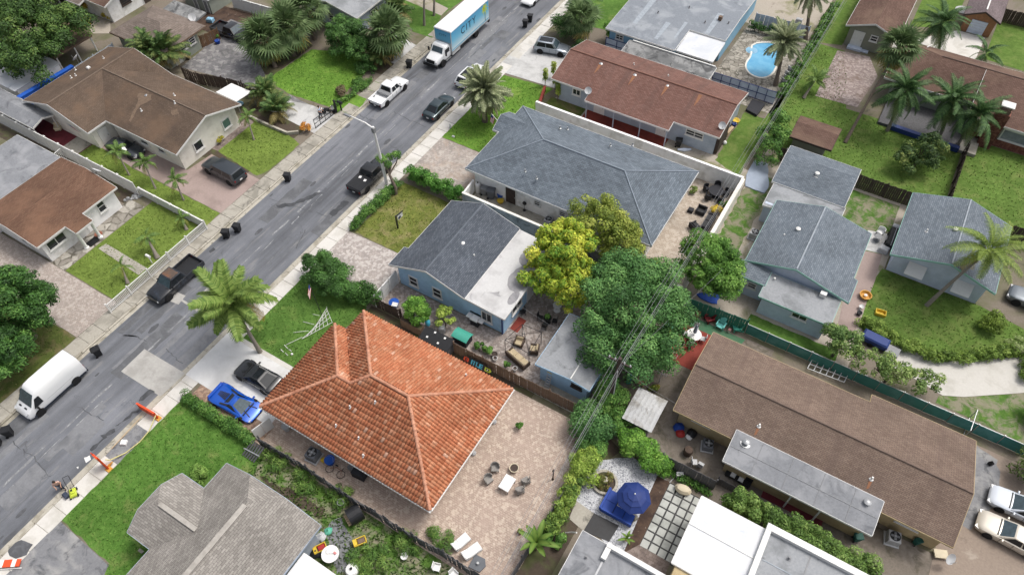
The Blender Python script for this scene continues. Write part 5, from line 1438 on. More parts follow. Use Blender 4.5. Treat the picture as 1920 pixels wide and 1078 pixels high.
# low kerb fence by path
bk=thing('black_gate','open black tube gate across the pale driveway','gate',(*(-49.56,40.81),0))
g0,g1,g2,g3=(-49.56,40.81),(-49.36,43.91),(-49.42,42.49),(-50.82,41.90)
for z in (.1,.6,1.15): MB().tube([(*g0,z),(*g1,z)],.035,6).build('rail',M['black'],bk)
for t in (0,.25,.5,.75,1): MB().cyl((g0[0] *(1-t)+g1[0] *t,g0[1] *(1-t)+g1[1] *t,0),.035,1.2,6).build('bar',M['black'],bk)
for p,h,lab in (((-49.40,44.06),1.5,'thin black gate post beside the letterbox'),):
    tag(MB().box(p[0]-.08,p[0]+.08,p[1]-.08,p[1]+.08,0,h).cbox((p[0],p[1],h+.05),(.22,.22,.1),bev=.04).build('gate_post',M['black'],loc=(*p,0)),lab,'post')
p=(-49.09,44.54)
lb=thing('letterbox','black letterbox on a post at the edge of the bright lawn','letterbox',(*p,0))
MB().box(-.06,.06,-.06,.06,0,1.0).build('post',M['black'],lb,local=True); MB().tube([(-.3,0,1.1),(.3,0,1.1)],.15,10).build('box',M['black'],lb,local=True,smooth=40)

# street light
sl=thing('street_light','tall grey street light with its arm over the road','street light',(-37.9,37.9,0))
MB().tube([(-37.9,37.9,0),(-37.85,37.7,3.8),(-37.8,37.5,7.5)],[.17,.14,.11],10).build('pole',M['snow'],sl,smooth=40)
MB().tube([(-37.8,37.5,7.3),(-38.6,37.45,7.65),(-40.2,37.35,7.85)],[.08,.07,.05],8).build('arm',M['snow'],sl,smooth=40)
MB().cbox((-40.55,37.33,7.83),(.75,.28,.14),rz=-.05,bev=.05).build('lamp_head',M['grey'],sl)
MB().cbox((-37.8,37.5,7.1),(.3,.3,.5)).build('bracket',M['grey'],sl)

# utility poles and overhead lines
def utility_pole(x,y,top,label,lean=(0,0)):
    u=thing('utility_pole',label,'utility pole',(x,y,0))
    MB().tube([(x,y,0),(x+lean[0],y+lean[1],top)],[.17,.12],10).build('pole',M['wood_dk'],u,smooth=40)
    MB().bar((x+lean[0]-.9,y+lean[1],top-.5),(x+lean[0]+.9,y+lean[1],top-.5),.1,.12).build('crossarm',M['wood_dk'],u)
    for dx in (-.8,-.35,.35,.8): MB().lathe([(.05,0),(.07,.05),(.04,.1),(.06,.15),(.03,.2)],8,(x+lean[0]+dx,y+lean[1],top-.44)).build('insulator',M['lgrey'],u)
    MB().tube([(x+.3,y,2.5),(x+.25,y,top-1.4)],.035,6).build('conduit',M['lgrey'],u)
    return u
utility_pole(-7.9,26.3,7.7,'wooden utility pole standing among shrubs by the tin shed',(.2,.2))
def wire(pts,label,r=.018,sag=.5):
    out=[]
    for a,b in zip(pts[:-1],pts[1:]):
        a=Vector(a); b=Vector(b)
        for i in range(14):
            t=i/14; p=a.lerp(b,t); p.z-=sag *4 *t *(1-t); out.append(p)
    out.append(Vector(pts[-1]))
    o=MB().tube(out,r,5).build('overhead_wire',M['grey'],loc=tuple(out[0]))
    return tag(o,label,'wire','overhead wires above the back fences')
for i,(dx,z,r) in enumerate(((-.8,7.4,.01),(-.35,7.4,.01),(.35,7.4,.01),(.8,7.35,.01),(.05,6.5,.02),(.15,6.2,.014))):
    nm=['far left','second','third','far right','thick upper','thick lower'][i]
    wire([(-7.2+dx *.5,-14,z+.5),(-7.7+dx *.5,26.5,z),(-7.0+dx *.6,88,z+.2)],['leftmost thin overhead wire of the bundle above the back fences','second thin overhead wire from the left in the bundle','third thin overhead wire from the left in the bundle','rightmost thin overhead wire of the bundle','thick upper cable slung below the thin overhead wires','thick lowest cable of the overhead bundle'][i],r,.55)
for a,b in (((-7.7,26.5,6.6),(-3.0,50.5,2.9)),((-7.7,26.5,6.8),(-3.2,28.2,2.6)),((-7.7,26.5,6.9),(-18.3,30,2.8))):
    tag(MB().tube([a,((a[0]+b[0])/2,(a[1]+b[1])/2,(a[2]+b[2])/2-.3),b],.009,5).build('service_wire',M['grey'],loc=a),'thin service wire dropping from the utility pole to a %s'%{-3.0: 'grey gable roof',-3.2: 'tan house corner',-18.3: 'blue house roof'}[b[0]],'wire')
# ------------------------------------------------------------------ vehicles
def P_(name,c,**k): M[name]=paint(name,c,**k); return name
P_('p_white',C('eef0f1',1.05)); P_('p_black',(.012,.013,.015,1)); P_('p_teal',C('3f4f55'),metal=.5,rough=.3); P_('p_blue',(.006,.09,.5,1),metal=.35,rough=.2,coat=1.0)
P_('p_silver',C('9fa9b5'),metal=.6,rough=.3); P_('p_char',C('40474e'),metal=.4,rough=.3); P_('p_beige',C('cfc8ba'),metal=.2,rough=.35); P_('p_ice',C('d7dfea'),rough=.25)
P_('p_ram',(.016,.018,.022,1),dust=C('3a4654')); P_('p_navy',(.012,.02,.035,1)); P_('p_grey',C('7d858c'),metal=.5,rough=.3)
M['v_glass']=plain('vehicle_glass',(.014,.017,.02,1),.08,var=.2,spec=.4)
M['v_glassb']=plain('windscreen_glass',(.05,.075,.09,1),.06,var=.25,spec=.5)
M['v_rim']=plain('alloy',C('b9bcc0'),.3,.6,var=.1)
M['v_lamp']=plain('headlamp',C('d6d8da'),.15,.1,var=.1)
M['v_tail']=plain('tail_lamp',C('8e1518'),.25,var=.1)
M['rusty_roof']=stained('peeled_rusty_roof',C('6b5a50'),C('54483f'),C('8a5a3c'),C('2f2c2a'),s1=1.6,coord='Object')

def prof(w,zb,zs,zt):
    h=zs-zb
    half=[(-.9 *w,zb),(-w,zb+.18 *h),(-1.0 *w,zb+.62 *h),(-.965 *w,zs),(-.84 *w,zs+.62 *(zt-zs)),(-.5 *w,zs+.93 *(zt-zs)),(0,zt)]
    return half+[(-y,z) for y,z in reversed(half[:-1])]

def loft(stations,W,pf=prof):
    mb=MB(); k=13
    for x,w,zb,zs,zt in stations:
        mb.v+=[(x,y,z) for y,z in pf(w *W/2,zb,zs,zt)]
    n=len(stations)
    for i in range(n-1):
        for j in range(k-1):
            mb.f.append((i *k+j,i *k+j+1,(i+1) *k+j+1,(i+1) *k+j))
        mb.f.append((i *k+k-1,i *k,(i+1) *k,(i+1) *k+k-1))
    mb.f.append(tuple(range(k-1,-1,-1))); mb.f.append(tuple(range((n-1) *k,n *k)))
    return mb

def fixnormals(o):
    bm=bmesh.new(); bm.from_mesh(o.data); bmesh.ops.recalc_face_normals(bm,faces=bm.faces); bm.to_mesh(o.data); bm.free()
    return o

def inset(A,B,Cq,D,s0,s1,t0,t1,d=.008):
    A,B,Cq,D=map(Vector,(A,B,Cq,D))
    n=(B-A).cross(D-A).normalized()
    f=lambda s,t: (A.lerp(B,s)).lerp(D.lerp(Cq,s),t)
    q=[f(s0,t0),f(s1,t0),f(s1,t1),f(s0,t1)]
    mb=MB(); mb.add([p+n *d for p in q]+[p-n *.02 for p in q],[(0,1,2,3),(7,6,5,4),(0,4,5,1),(1,5,6,2),(2,6,7,3),(3,7,4,0)])
    return mb

WHEEL={}
def wheel(root,x,y,r,wd=.2):
    key=(round(r,2),round(wd,2))
    if key not in WHEEL:
        t=MB().lathe([(r *.62,-wd/2),(r *.93,-wd/2),(r,-wd *.32),(r,wd *.32),(r *.93,wd/2),(r *.62,wd/2)],18)
        rm=MB().lathe([(r *.6,-wd *.45),(r *.6,wd *.44),(r *.5,wd *.46),(r *.45,wd *.38),(r *.12,wd *.42),(.01,wd *.42)],18)
        WHEEL[key]=(t.mesh('wheel',M['rubber'],40),rm.mesh('rim',M['v_rim'],40))
    o=place('wheel',WHEEL[key][0],root,(x,y,r),(rad(-90) if y>0 else rad(90),0,0))
    place('rim',WHEEL[key][1],o)
    return o

SPEC={
 'sedan': dict(st=[(-.5,.78,.32,.58,.62),(-.48,.92,.24,.74,.82),(-.40,.98,.2,.8,.9),(-.25,1,.2,.82,.9),(0,1,.2,.82,.9),(.15,1,.2,.8,.88),(.25,1,.2,.74,.84),(.40,.96,.2,.64,.73),(.47,.86,.22,.56,.62),(.5,.7,.3,.46,.5)],
               cab=(-.40,-.2,.03,.20,.80,1.36,.9,.68),wr=.3,wx=.3),
 'suv': dict(st=[(-.5,.82,.34,.7,.78),(-.485,.94,.28,.9,.98),(-.40,.99,.24,.96,1.02),(-.2,1,.24,.96,1.02),(.1,1,.24,.94,1.02),(.2,1,.24,.9,1.0),(.36,.97,.24,.8,.9),(.46,.9,.26,.72,.8),(.5,.76,.34,.58,.62)],
             cab=(-.485,-.40,.06,.2,.92,1.58,.93,.74),wr=.34,wx=.3),
 'bigsuv': dict(st=[(-.5,.86,.36,.9,.98),(-.485,.96,.3,1.0,1.06),(-.40,1,.28,1.02,1.08),(.0,1,.28,1.0,1.08),(.2,1,.28,.98,1.08),(.24,1,.28,.96,1.06),(.42,.98,.28,.88,.98),(.48,.92,.3,.8,.88),(.5,.82,.36,.66,.7)],
                cab=(-.495,-.44,.12,.22,1.0,1.68,.95,.8),wr=.36,wx=.31),
 'pickup': dict(st=[(-.5,.94,.42,.62,.64),(-.40,1,.36,.64,.66),(-.12,1,.34,.66,.68),(-.115,1,.3,.98,1.04),(.1,1,.3,.98,1.05),(.2,1,.3,.97,1.08),(.24,1,.3,.96,1.07),(.42,.97,.3,.88,1.0),(.48,.92,.32,.78,.86),(.5,.84,.36,.62,.66)],
                cab=(-.115,-.07,.13,.23,1.0,1.66,.94,.76),wr=.37,wx=.315),
 'sports': dict(st=[(-.5,.86,.3,.64,.68),(-.47,.98,.2,.72,.78),(-.34,1.03,.16,.74,.8),(-.15,.98,.15,.62,.78),(.05,.95,.14,.54,.72),(.18,.97,.14,.56,.68),(.3,1.0,.14,.6,.62),(.42,.96,.14,.46,.48),(.48,.84,.15,.34,.36),(.5,.6,.18,.28,.3)],
                cab=(-.26,-.04,.04,.3,.6,.98,.78,.46),wr=.32,wx=.3),
 'coupe': dict(st=[(-.5,.8,.3,.66,.7),(-.47,.95,.22,.76,.82),(-.36,1.02,.18,.8,.84),(-.15,.99,.16,.74,.84),(.05,.97,.16,.7,.82),(.18,.98,.16,.68,.8),(.3,1.0,.16,.66,.74),(.42,.96,.17,.56,.62),(.48,.84,.2,.46,.5),(.5,.66,.26,.38,.4)],
               cab=(-.44,-.16,.02,.2,.74,1.16,.86,.6),wr=.32,wx=.3),
}
def car(kind,name,label,cat,pos,head,mat,L=4.4,W=1.72,sc=.95,group=None,z=0.0,roofmat=None,glass='v_glass',windscreen='v_glassb',cover=None,panoroof=False,plate=True):
    s=SPEC[kind]
    root=thing(name,label,cat,(pos[0],pos[1],z),rad(head),group)
    st=[(x *L,w,zb *sc,zs *sc,zt *sc) for x,w,zb,zs,zt in s['st']]
    body=fixnormals(loft(st,W).build('body',M[mat],root,local=True,smooth=50))
    xr0,xr1,xf1,xf0,z0,z1,wb,wt=s['cab']
    xr0,xr1,xf1,xf0=[q *L for q in (xr0,xr1,xf1,xf0)]; z0 *=sc; z1 *=sc; wb *=W/2; wt *=W/2
    a=[(xr0,-wb,z0),(xf0,-wb,z0),(xf0,wb,z0),(xr0,wb,z0)]
    ft=.04
    b=[(xr1,-wt,z1-ft),(xf1,-wt,z1-ft),(xf1,wt,z1-ft),(xr1,wt,z1-ft)]
    c=[(xr1+.1,-wt+.12,z1),(xf1-.12,-wt+.12,z1),(xf1-.12,wt-.12,z1),(xr1+.1,wt-.12,z1)]
    m=(xr1+xf1)/2
    cb=MB(); cb.v=a+b+c
    for i in range(4):
        j=(i+1)%4
        cb.f+=[(i,j,4+j,4+i),(4+i,4+j,8+j,8+i)]
    cb.f.append((8,9,10,11))
    cabin=fixnormals(cb.build('cabin',M[mat],root,local=True,smooth=28))
    if roofmat:
        mb=MB(); mb.add([(x,y,zz+.006) for x,y,zz in c],[(0,1,2,3)]); mb.add([(c[0][0],c[0][1],z1-.01),(c[1][0],c[1][1],z1-.01),(c[2][0],c[2][1],z1-.01),(c[3][0],c[3][1],z1-.01)],[(3,2,1,0)])
        mb.build('roof_panel',M[roofmat],root,local=True)
    if panoroof:
        mb=MB().box(xr1+.2,xf1-.15,-wt+.2,wt-.2,z1-.01,z1+.008); mb.build('sunroof',M['v_glass'],cabin,local=True)
    inset(a[1],a[2],b[2],b[1],.07,.93,.08,.95).build('windscreen',M[windscreen],root,local=True)
    inset(a[3],a[0],b[0],b[3],.1,.9,.12,.9).build('rear_window',M[glass],root,local=True)
    for sgn in (0,1):
        q=(a[0],a[1],b[1],b[0]) if sgn==0 else (a[2],a[3],b[3],b[2])
        parts=((.1,.5),(.54,.9)) if kind not in ('sports',) else ((.2,.8),)
        for s0,s1 in parts:
            inset(*q,s0,s1,.12,.9).build('side_window',M[glass],root,local=True)
    r=s['wr'] *sc; wx=s['wx'] *L
    for x in (-wx,wx):
        for sg in (-1,1):
            wheel(root,x,sg *(W/2-.07),r,.2)
            MB().cyl((x,sg *(W/2-.02)-(.03 if sg<0 else 0),r *1.02),r *1.16,.03,16,axis='y').build('wheel_arch',M['rubber'],body,local=True)
    zz0,zz1=st[4][2]+.12,st[4][3]-.04
    for sg in (-1,1):
        for x in ((.16 *L,-.02 *L,-.2 *L) if kind not in ('sports','coupe','pickup') else ((.12 *L,-.1 *L) if kind !='pickup' else (.17 *L,.03 *L,-.105 *L))):
            MB().cbox((x,sg *(W/2+.001),(zz0+zz1)/2),(.022,.012,zz1-zz0)).build('door_seam',M['rubber'],body,local=True)
    MB().cbox((xf0+.06,0,z0+.05 *sc),(.09,wb *1.7,.02),ry=.1).build('wiper_cowl',M['black'],body,local=True)
    xf,xr=L/2,-L/2
    zf=st[-1][3]; zr_=st[0][3]
    for sg in (-1,1):
        MB().cbox((xf-.16 *sc-(.1 if kind in ('sports','coupe') else 0),sg *W *.36,zf+.04),(.28,.26,.12),rz=-sg *.35).build('headlight',M['v_lamp'],root,local=True)
        MB().cbox((xr+.05,sg *W *.38,zr_-.02),(.12,.2,.16 if kind !='pickup' else .34),rz=sg *.2).build('taillight',M['v_tail'],root,local=True)
        MB().cbox((xf0-.28,sg *(W/2+.06),z0+.04),(.12,.2,.13),bev=.03).build('mirror',M[mat] if kind not in ('pickup',) else M['black'],root,local=True)
    MB().cbox((xf-.035,0,zf *.72),(.09,W *.62,zf *.34)).build('grille',M['black'],root,local=True)
    MB().cbox((xr+.03,0,st[0][2]+.08),(.1,W *.8,.14)).build('bumper',M['black'] if kind !='sedan' else M[mat],root,local=True)
    if plate: MB().cbox((xr-.015,0,zr_ *.78),(.02,.3,.14)).build('number_plate',M['snow'],root,local=True)
    if kind=='pickup':
        x0,x1=-L/2,-.118 *L
        zt=.98 *sc
        for sg in (-1,1):
            fixnormals(MB().box(x0+.02,x1,sg *(W/2)-(.1 if sg>0 else 0),sg *(W/2)+(.1 if sg<0 else 0),.6 *sc,zt).build('bed_side',M[mat],root,local=True))
        MB().box(x0,x0+.09,-W/2+.1,W/2-.1,.58 *sc,zt).build('tailgate',M[mat],root,local=True)
        MB().box(x1-.06,x1,-W/2+.1,W/2-.1,.6 *sc,zt).build('bed_front',M[mat],root,local=True)
        MB().box(x0+.09,x1-.06,-W/2+.1,W/2-.1,.66 *sc,.685 *sc).build('bed_floor',M[cover or 'black'],root,local=True)
    return root

VG='vehicles parked along the street'
ram=car('pickup','black_pickup','black pickup with peeling rusty roof and open bed by the picket fence','pickup truck',(-46.4,18.4),-90,'p_ram',5.3,1.85,.95,VG,-.1,roofmat='rusty_roof')
pk3=car('pickup','black_pickup','glossy black pickup with covered bed beside the street light','pickup truck',(-39.75,37.7),90,'p_black',5.2,1.85,.95,VG,-.1)
MB().box(-2.55,-.62,-.84,.84,.92,.96).build('bed_cover',M['black'],pk3,local=True)
for x,y in ((-1.0,.35),(-1.15,-.35)): MB().cbox((x,y,.97),(.3,.26,.03),rz=.2).build('paper_sheet',M['snow'],pk3,local=True)
pk4=car('pickup','white_pickup','white crew cab pickup with dark toolbox in its bed','pickup truck',(-46.2,49.4),90,'p_white',5.2,1.85,.95,VG,-.1,cover='w_white')
MB().cbox((-.85,0,.93),(.55,1.6,.25),bev=.04).build('toolbox',M['grey'],pk4,local=True)
car('suv','white_suv','white estate car with dark glass roof beside the date palm','car',(-39.9,56.4),90,'p_white',4.5,1.75,.95,VG,-.1,panoroof=True)
car('sedan','dark_teal_sedan','dark teal saloon parked opposite the white pickup','car',(-40.0,50.1),90,'p_teal',4.3,1.66,.95,VG,-.1)
car('sedan','navy_sedan','dark navy car half hidden under the street coconut palm','car',(-40.1,19.4),90,'p_navy',4.2,1.65,.95,VG,-.1)
car('sedan','white_sedan','white car at the top edge of the street','car',(-42.2,74.6),-90,'p_white',4.4,1.7,.95,VG,-.1)
car('suv','silver_suv','silver blue compact SUV on the pale driveway','car',(-34.6,65.6),14,'p_silver',4.1,1.7,.95,None,.02,panoroof=True)
car('bigsuv','charcoal_suv','large charcoal SUV on the pink driveway','car',(-52.7,30.7),178,'p_char',4.9,1.8,.95,None,.02)
car('sedan','grey_sedan','dark grey saloon beside the porch of the brown roofed house','car',(-64.1,28.0),6,'p_char',4.2,1.65,.95,None,.02,windscreen='v_glass')
car('pickup','black_pickup','black double cab pickup in the grey paver yard','pickup truck',(-69.6,49.0),2,'p_black',5.4,1.85,.95,None,.02)
sp=car('sports','blue_supercar','bright metallic blue supercar with black engine deck','car',(-33.0,12.1),2,'p_blue',4.3,1.88,.84,None,.025,plate=False)
for i in range(7): MB().cbox((-.75-i *.13,0,.73-i *.008),(.07,.62-i *.04,.03),ry=.1).build('engine_slat',M['black'],sp,local=True)
for sg in (-1,1):
    MB().cbox((-.55,sg *.62,.68),(.7,.12,.06),rz=-sg *.18).build('side_intake',M['black'],sp,local=True)
    MB().cbox((1.5,sg *.35,.5),(.7,.07,.02),rz=sg *.25,ry=.22).build('bonnet_crease',M['black'],sp,local=True)
MB().cbox((-2.0,0,.72),(.2,1.5,.04)).build('spoiler',M['p_blue'],sp,local=True)
car('coupe','black_coupe','glossy black coupe on the white driveway','car',(-33.15,14.75),181,'p_black',4.15,1.74,.92,None,.025,plate=False,windscreen='v_glass',roofmat='v_glass')
car('sedan','ice_white_sedan','pale bluish white saloon at the right edge, nose to the taupe house','car',(20.55,34.15),178,'p_ice',4.5,1.72,.95,None,.02)
car('sedan','beige_sedan','dusty beige saloon at the right edge with amber mirror','car',(20.2,31.75),176,'p_beige',4.6,1.74,.95,None,.02)
car('suv','grey_suv','grey SUV at the right edge beside the round shrub','car',(*(18.86,54.01),0)[:2],175,'p_grey',4.4,1.75,.95,None,.02)

# cargo van
def vprof(w,zb,zs,zt):
    half=[(-.94 *w,zb),(-w,zb+.15),(-w,zb+.5 *(zs-zb)),(-.99 *w,zs),(-.9 *w,zs+.72 *(zt-zs)),(-.72 *w,zs+.96 *(zt-zs)),(0,zt)]
    return half+[(-y,z) for y,z in reversed(half[:-1])]
van=thing('cargo_van','white high roof cargo van parked at the left kerb','van',(-46.45,5.5,-.1),rad(-90),VG)
L=5.3
vs=[(-.5,.96,.42,1.3,2.2),(-.49,.98,.36,1.4,2.32),(-.3,1,.34,1.45,2.36),(.1,1,.34,1.45,2.36),(.19,1,.34,1.4,2.3),(.235,.99,.34,1.32,2.16),(.37,.98,.34,1.0,1.26),(.44,.95,.34,.9,1.08),(.485,.86,.36,.74,.86),(.5,.72,.4,.6,.66)]
fixnormals(loft([(x *L,w,a,b,c) for x,w,a,b,c in vs],1.86,vprof).build('body',M['p_white'],van,local=True,smooth=35))
inset((.368 *L,-.74,1.27),(.368 *L,.74,1.27),(.245 *L,.64,2.1),(.245 *L,-.64,2.1),0,1,0,1,.03).build('windscreen',M['v_glassb'],van,local=True)
for sg in (-1,1):
    mb=MB().add([(.2 *L,sg *.945,1.15),(.35 *L,sg *.945,1.1),(.27 *L,sg *.89,1.85),(.2 *L,sg *.89,1.88),(.2 *L,sg *.9,1.15),(.35 *L,sg *.9,1.1),(.27 *L,sg *.83,1.85),(.2 *L,sg *.83,1.88)],[(0,1,2,3),(7,6,5,4),(0,4,5,1),(1,5,6,2),(2,6,7,3),(3,7,4,0)])
    fixnormals(mb.build('side_window',M['v_glass'],van,local=True))
    MB().box(-.47 *L,.42 *L,sg *.935-.012,sg *.935+.012,.34,.52).build('sill_trim',M['p_navy'],van,local=True)
    MB().cbox((.31 *L,sg *1.02,1.1),(.14,.2,.28)).build('mirror',M['black'],van,local=True)
    MB().cbox((.462 *L,sg *.66,.86),(.25,.24,.2),rz=-sg *.4,ry=.4).build('headlight',M['v_lamp'],van,local=True)
    MB().cbox((.415 *L,sg *.32,1.14),(.12,.3,.03),ry=.3).build('bonnet_vent',M['black'],van,local=True)
    MB().cbox((-.5 *L+.02,sg *.82,1.0),(.08,.14,.4)).build('taillight',M['v_tail'],van,local=True)
    for x in (-.29 *L,.33 *L):
        wheel(van,x,sg *.86,.35,.22)
        MB().cyl((x,sg *.925-(.02 if sg<0 else 0),.36),.42,.02,16,axis='y').build('wheel_arch',M['rubber'],van,local=True)
MB().cbox((.492 *L,0,.45),(.14,1.5,.2)).build('front_bumper',M['p_navy'],van,local=True); MB().cbox((-.5 *L,0,.42),(.16,1.75,.22)).build('rear_bumper',M['p_navy'],van,local=True)
for sg in (-1,1): MB().box(-.3 *L,.15 *L,sg *.94-.006,sg *.94+.006,1.0,1.03).build('body_crease',M['lgrey'],van,local=True)

# removal lorry
tr=thing('box_lorry','white cabbed box lorry with blue CITY side panels','lorry',(-45.05,61.2,-.1),rad(-90),VG)
def cprof(w,zb,zs,zt):
    half=[(-.96 *w,zb),(-w,zb+.1),(-w,zb+.5 *(zs-zb)),(-.98 *w,zs),(-.9 *w,zs+.75 *(zt-zs)),(-.7 *w,zs+.97 *(zt-zs)),(0,zt)]
    return half+[(-y,z) for y,z in reversed(half[:-1])]
cs=[(2.75,.96,.6,1.5,2.05),(3.0,.98,.6,1.6,2.2),(3.55,.98,.6,1.5,2.15),(3.72,.97,.6,1.4,2.0),(4.05,.95,.6,1.25,1.42),(4.2,.92,.6,1.2,1.36),(5.1,.8,.6,1.05,1.2),(5.35,.76,.6,.95,1.05),(5.42,.68,.66,.85,.9)]
fixnormals(loft(cs,2.05,cprof).build('cab',M['p_white'],tr,local=True,smooth=35))
inset((4.06,-.72,1.42),(4.06,.72,1.42),(3.72,.66,1.98),(3.72,-.66,1.98),0,1,.05,.98,.04).build('windscreen',M['v_glassb'],tr,local=True)
for sg in (-1,1):
    MB().box(3.0,3.75,sg *1.0-.02,sg *1.0+.02,1.35,1.85).build('side_window',M['v_glass'],tr,local=True)
    MB().cbox((3.95,sg *1.22,1.5),(.1,.2,.45)).build('mirror',M['black'],tr,local=True)
    MB().cbox((5.3,sg *.66,.92),(.2,.26,.16)).build('headlight',M['v_lamp'],tr,local=True)
    wheel(tr,4.35,sg *.95,.45,.28); wheel(tr,-2.6,sg *.95,.45,.4)
    MB().box(2.7,3.7,sg *.98-.15,sg *.98+.05,.35,.45).build('cab_step',M['metal'],tr,local=True)
    MB().box(.9,2.5,sg *1.0-.2,sg *1.0+.06,.45,.95).build('side_box',M['white'],tr,local=True)
MB().cbox((5.4,0,.98),(.1,1.1,.42)).build('grille',M['dmetal'],tr,local=True); MB().cbox((5.45,0,.55),(.22,1.95,.3)).build('bumper',M['dmetal'],tr,local=True)
MB().box(-5.2,3.6,-.45,.45,.5,.72).build('chassis',M['dmetal'],tr,local=True)
M['truck_side']=None
def truckmat():
    t=NT('printed_panel'); v=t.coord('Object'); s=t.n('ShaderNodeSeparateXYZ'); t.l(v,s.inputs[0])
    f=t.math('DIVIDE',t.math('SUBTRACT',s.outputs[2],1.0),2.5)
    col=t.ramp(f,[(.0,C('e8eef2')),(.08,C('4fb4d8')),(.13,C('dcecf2')),(.2,C('bfe2f0')),(.55,C('6fc4e8')),(1.0,C('4aa8dc'))])
    return t.done(col,.4)
M['truck_side']=truckmat()
bx=MB(); bx.box(-5.35,2.65,-1.14,1.14,.95,3.5); box_o=bx.build('cargo_box',M['p_white'],tr,local=True)
rf=MB().cbox((-1.35,0,3.55),(8.1,2.36,.14),bev=.06).build('box_roof',M['p_white'],tr,local=True)
for sg in (-1,1):
    MB().box(-5.3,2.6,sg *1.15-.012,sg *1.15+.012,1.02,3.42).build('side_panel',M['truck_side'],tr,local=True)
    MB().box(-5.35,2.65,sg *1.16-.03,sg *1.16+.03,.92,1.0).build('side_rail',M['metal'],tr,local=True)
MB().box(2.652,2.67,-1.08,1.08,2.05,3.42).build('front_panel',M['truck_side'],tr,local=True)
def text(s,size,mat,parent,loc,rot,name='lettering',ext=.004,spacing=1.0):
    cu=bpy.data.curves.new(name,'FONT'); cu.body=s; cu.size=size; cu.extrude=ext; cu.align_x='CENTER'; cu.align_y='CENTER'; cu.space_character=spacing
    ob=bpy.data.objects.new(name,cu); COL.objects.link(ob)
    bpy.context.view_layer.update()
    me=bpy.data.meshes.new_from_object(ob.evaluated_get(bpy.context.evaluated_depsgraph_get()))
    bpy.data.objects.remove(ob); me.materials.clear(); me.materials.append(M[mat])
    return place(name,me,parent,loc,rot)
M['logo']=plain('navy_print',C('233a52'),.5,var=.03)
text('CITY',1.25,'logo',tr,(-.9,1.17,2.5),(rad(90),0,rad(180)),'lettering',.004,1.25)
text('FURNITURE',.34,'snow',tr,(-.9,1.17,1.62),(rad(90),0,rad(180)),'lettering',.004,1.6)
text('CITY',1.25,'logo',tr,(-.9,-1.17,2.5),(rad(90),0,0),'lettering',.004,1.25)
text('FURNITURE',.34,'snow',tr,(-.9,-1.17,1.62),(rad(90),0,0),'lettering',.004,1.6)
text('CITY',.4,'logo',tr,(2.68,0,2.85),(rad(90),0,rad(90)),'lettering',.003,1.2)
for sg in (-1,1):
    pm=MB()
    for k in range(9):
        a=rad(20+k *40)
        c=Vector((-4.5,0,2.85)); d=Vector((math.cos(a),0,math.sin(a))); e=Vector((-d.z,0,d.x))
        L1=.75; y=sg *1.168
        q=[c+e *.03,c+d *L1 *.5+e *.14+Vector((0,0,.1)),c+d *L1-Vector((0,0,.18)),c+d *L1 *.5-e *.1]
        pm.add([(p.x,y,p.z) for p in q],[(0,1,2,3) if sg<0 else (3,2,1,0)])
    pm.build('palm_print',M['lime'],tr,local=True)
    MB().add([(-4.56,sg *1.166,1.2),(-4.44,sg *1.166,1.2),(-4.46,sg *1.166,2.85),(-4.54,sg *1.166,2.85)],[(0,1,2,3)]).build('palm_print',M['darkgreen'],tr,local=True)
MB().box(-5.6,-5.35,-1.1,1.1,.5,.8).build('tail_lift',M['dmetal'],tr,local=True)
# ------------------------------------------------------------------ vegetation
def cloud(lobes,n,size,pal,asp=.5,up=.45,inner=.18,zmin=None):
    """leaf-sized faces spread over and through a set of clumps (x, y, z, r)"""
    Lb=np.array(lobes,float)
    wgt=Lb[:,3] **2; wgt/=wgt.sum()
    i=RNG.choice(len(Lb),n,p=wgt)
    d=RNG.normal(size=(n,3)); d/=np.linalg.norm(d,axis=1)[:,None]
    d[:,2]=np.where(d[:,2]<-.35,-d[:,2],d[:,2])
    rr=np.where(RNG.random(n)<inner,RNG.uniform(.3,.8,n),RNG.uniform(.78,1.12,n))
    p=Lb[i,:3]+d *(Lb[i,3] *rr)[:,None] *np.array([1,1,.85])
    nr=d+RNG.normal(0,.28,(n,3)); nr[:,2]+=up *.7; nr/=np.linalg.norm(nr,axis=1)[:,None]
    t=np.cross(nr,RNG.normal(size=(n,3))); t/=np.linalg.norm(t,axis=1)[:,None]
    b=np.cross(nr,t)
    s=size *RNG.uniform(.6,1.4,n)
    t=t *(s/2)[:,None]; b=b *(s/2 *asp)[:,None]
    V=np.stack([p-t,p-t *.1+b-nr *(s *.06)[:,None],p+t-nr *(s *.18)[:,None],p-t *.1-b-nr *(s *.06)[:,None]],1)
    if zmin is not None: V[:,:,2]=np.maximum(V[:,:,2],zmin)
    P=np.array([c[:3] for c in pal]); lt=RNG.random(len(Lb))
    w=np.clip(lt[i] *.65+RNG.normal(.18,.16,n),0,.999) *(len(pal)-1)
    k=w.astype(int); fr=(w-k)[:,None]
    c=(P[k] *(1-fr)+P[k+1] *fr) *RNG.uniform(.75,1.25,n)[:,None]
    return V.reshape(-1,3),np.repeat(c,4,0)

def foliage(parent,lobes,n,size,pal,off=(0,0,0),name='foliage',**k):
    V,c=cloud(lobes,n,size,pal,**k)
    V=V-np.array(off)
    me=np_mesh(name,V,np.arange(len(V)).reshape(-1,4),M['leaf'],c)
    return link(name,me,parent)

def ell_lobes(c,r,m,lr,zlo=-.45):
    out=[]
    for k in range(m):
        d=RNG.normal(size=3); d/=np.linalg.norm(d)
        if d[2]<zlo: d[2]=-d[2]
        q=RNG.uniform(.55,1.06)
        out.append((c[0]+d[0] *r[0] *q,c[1]+d[1] *r[1] *q,c[2]+d[2] *r[2] *q,lr *RNG.uniform(.42,1.4)))
    return out

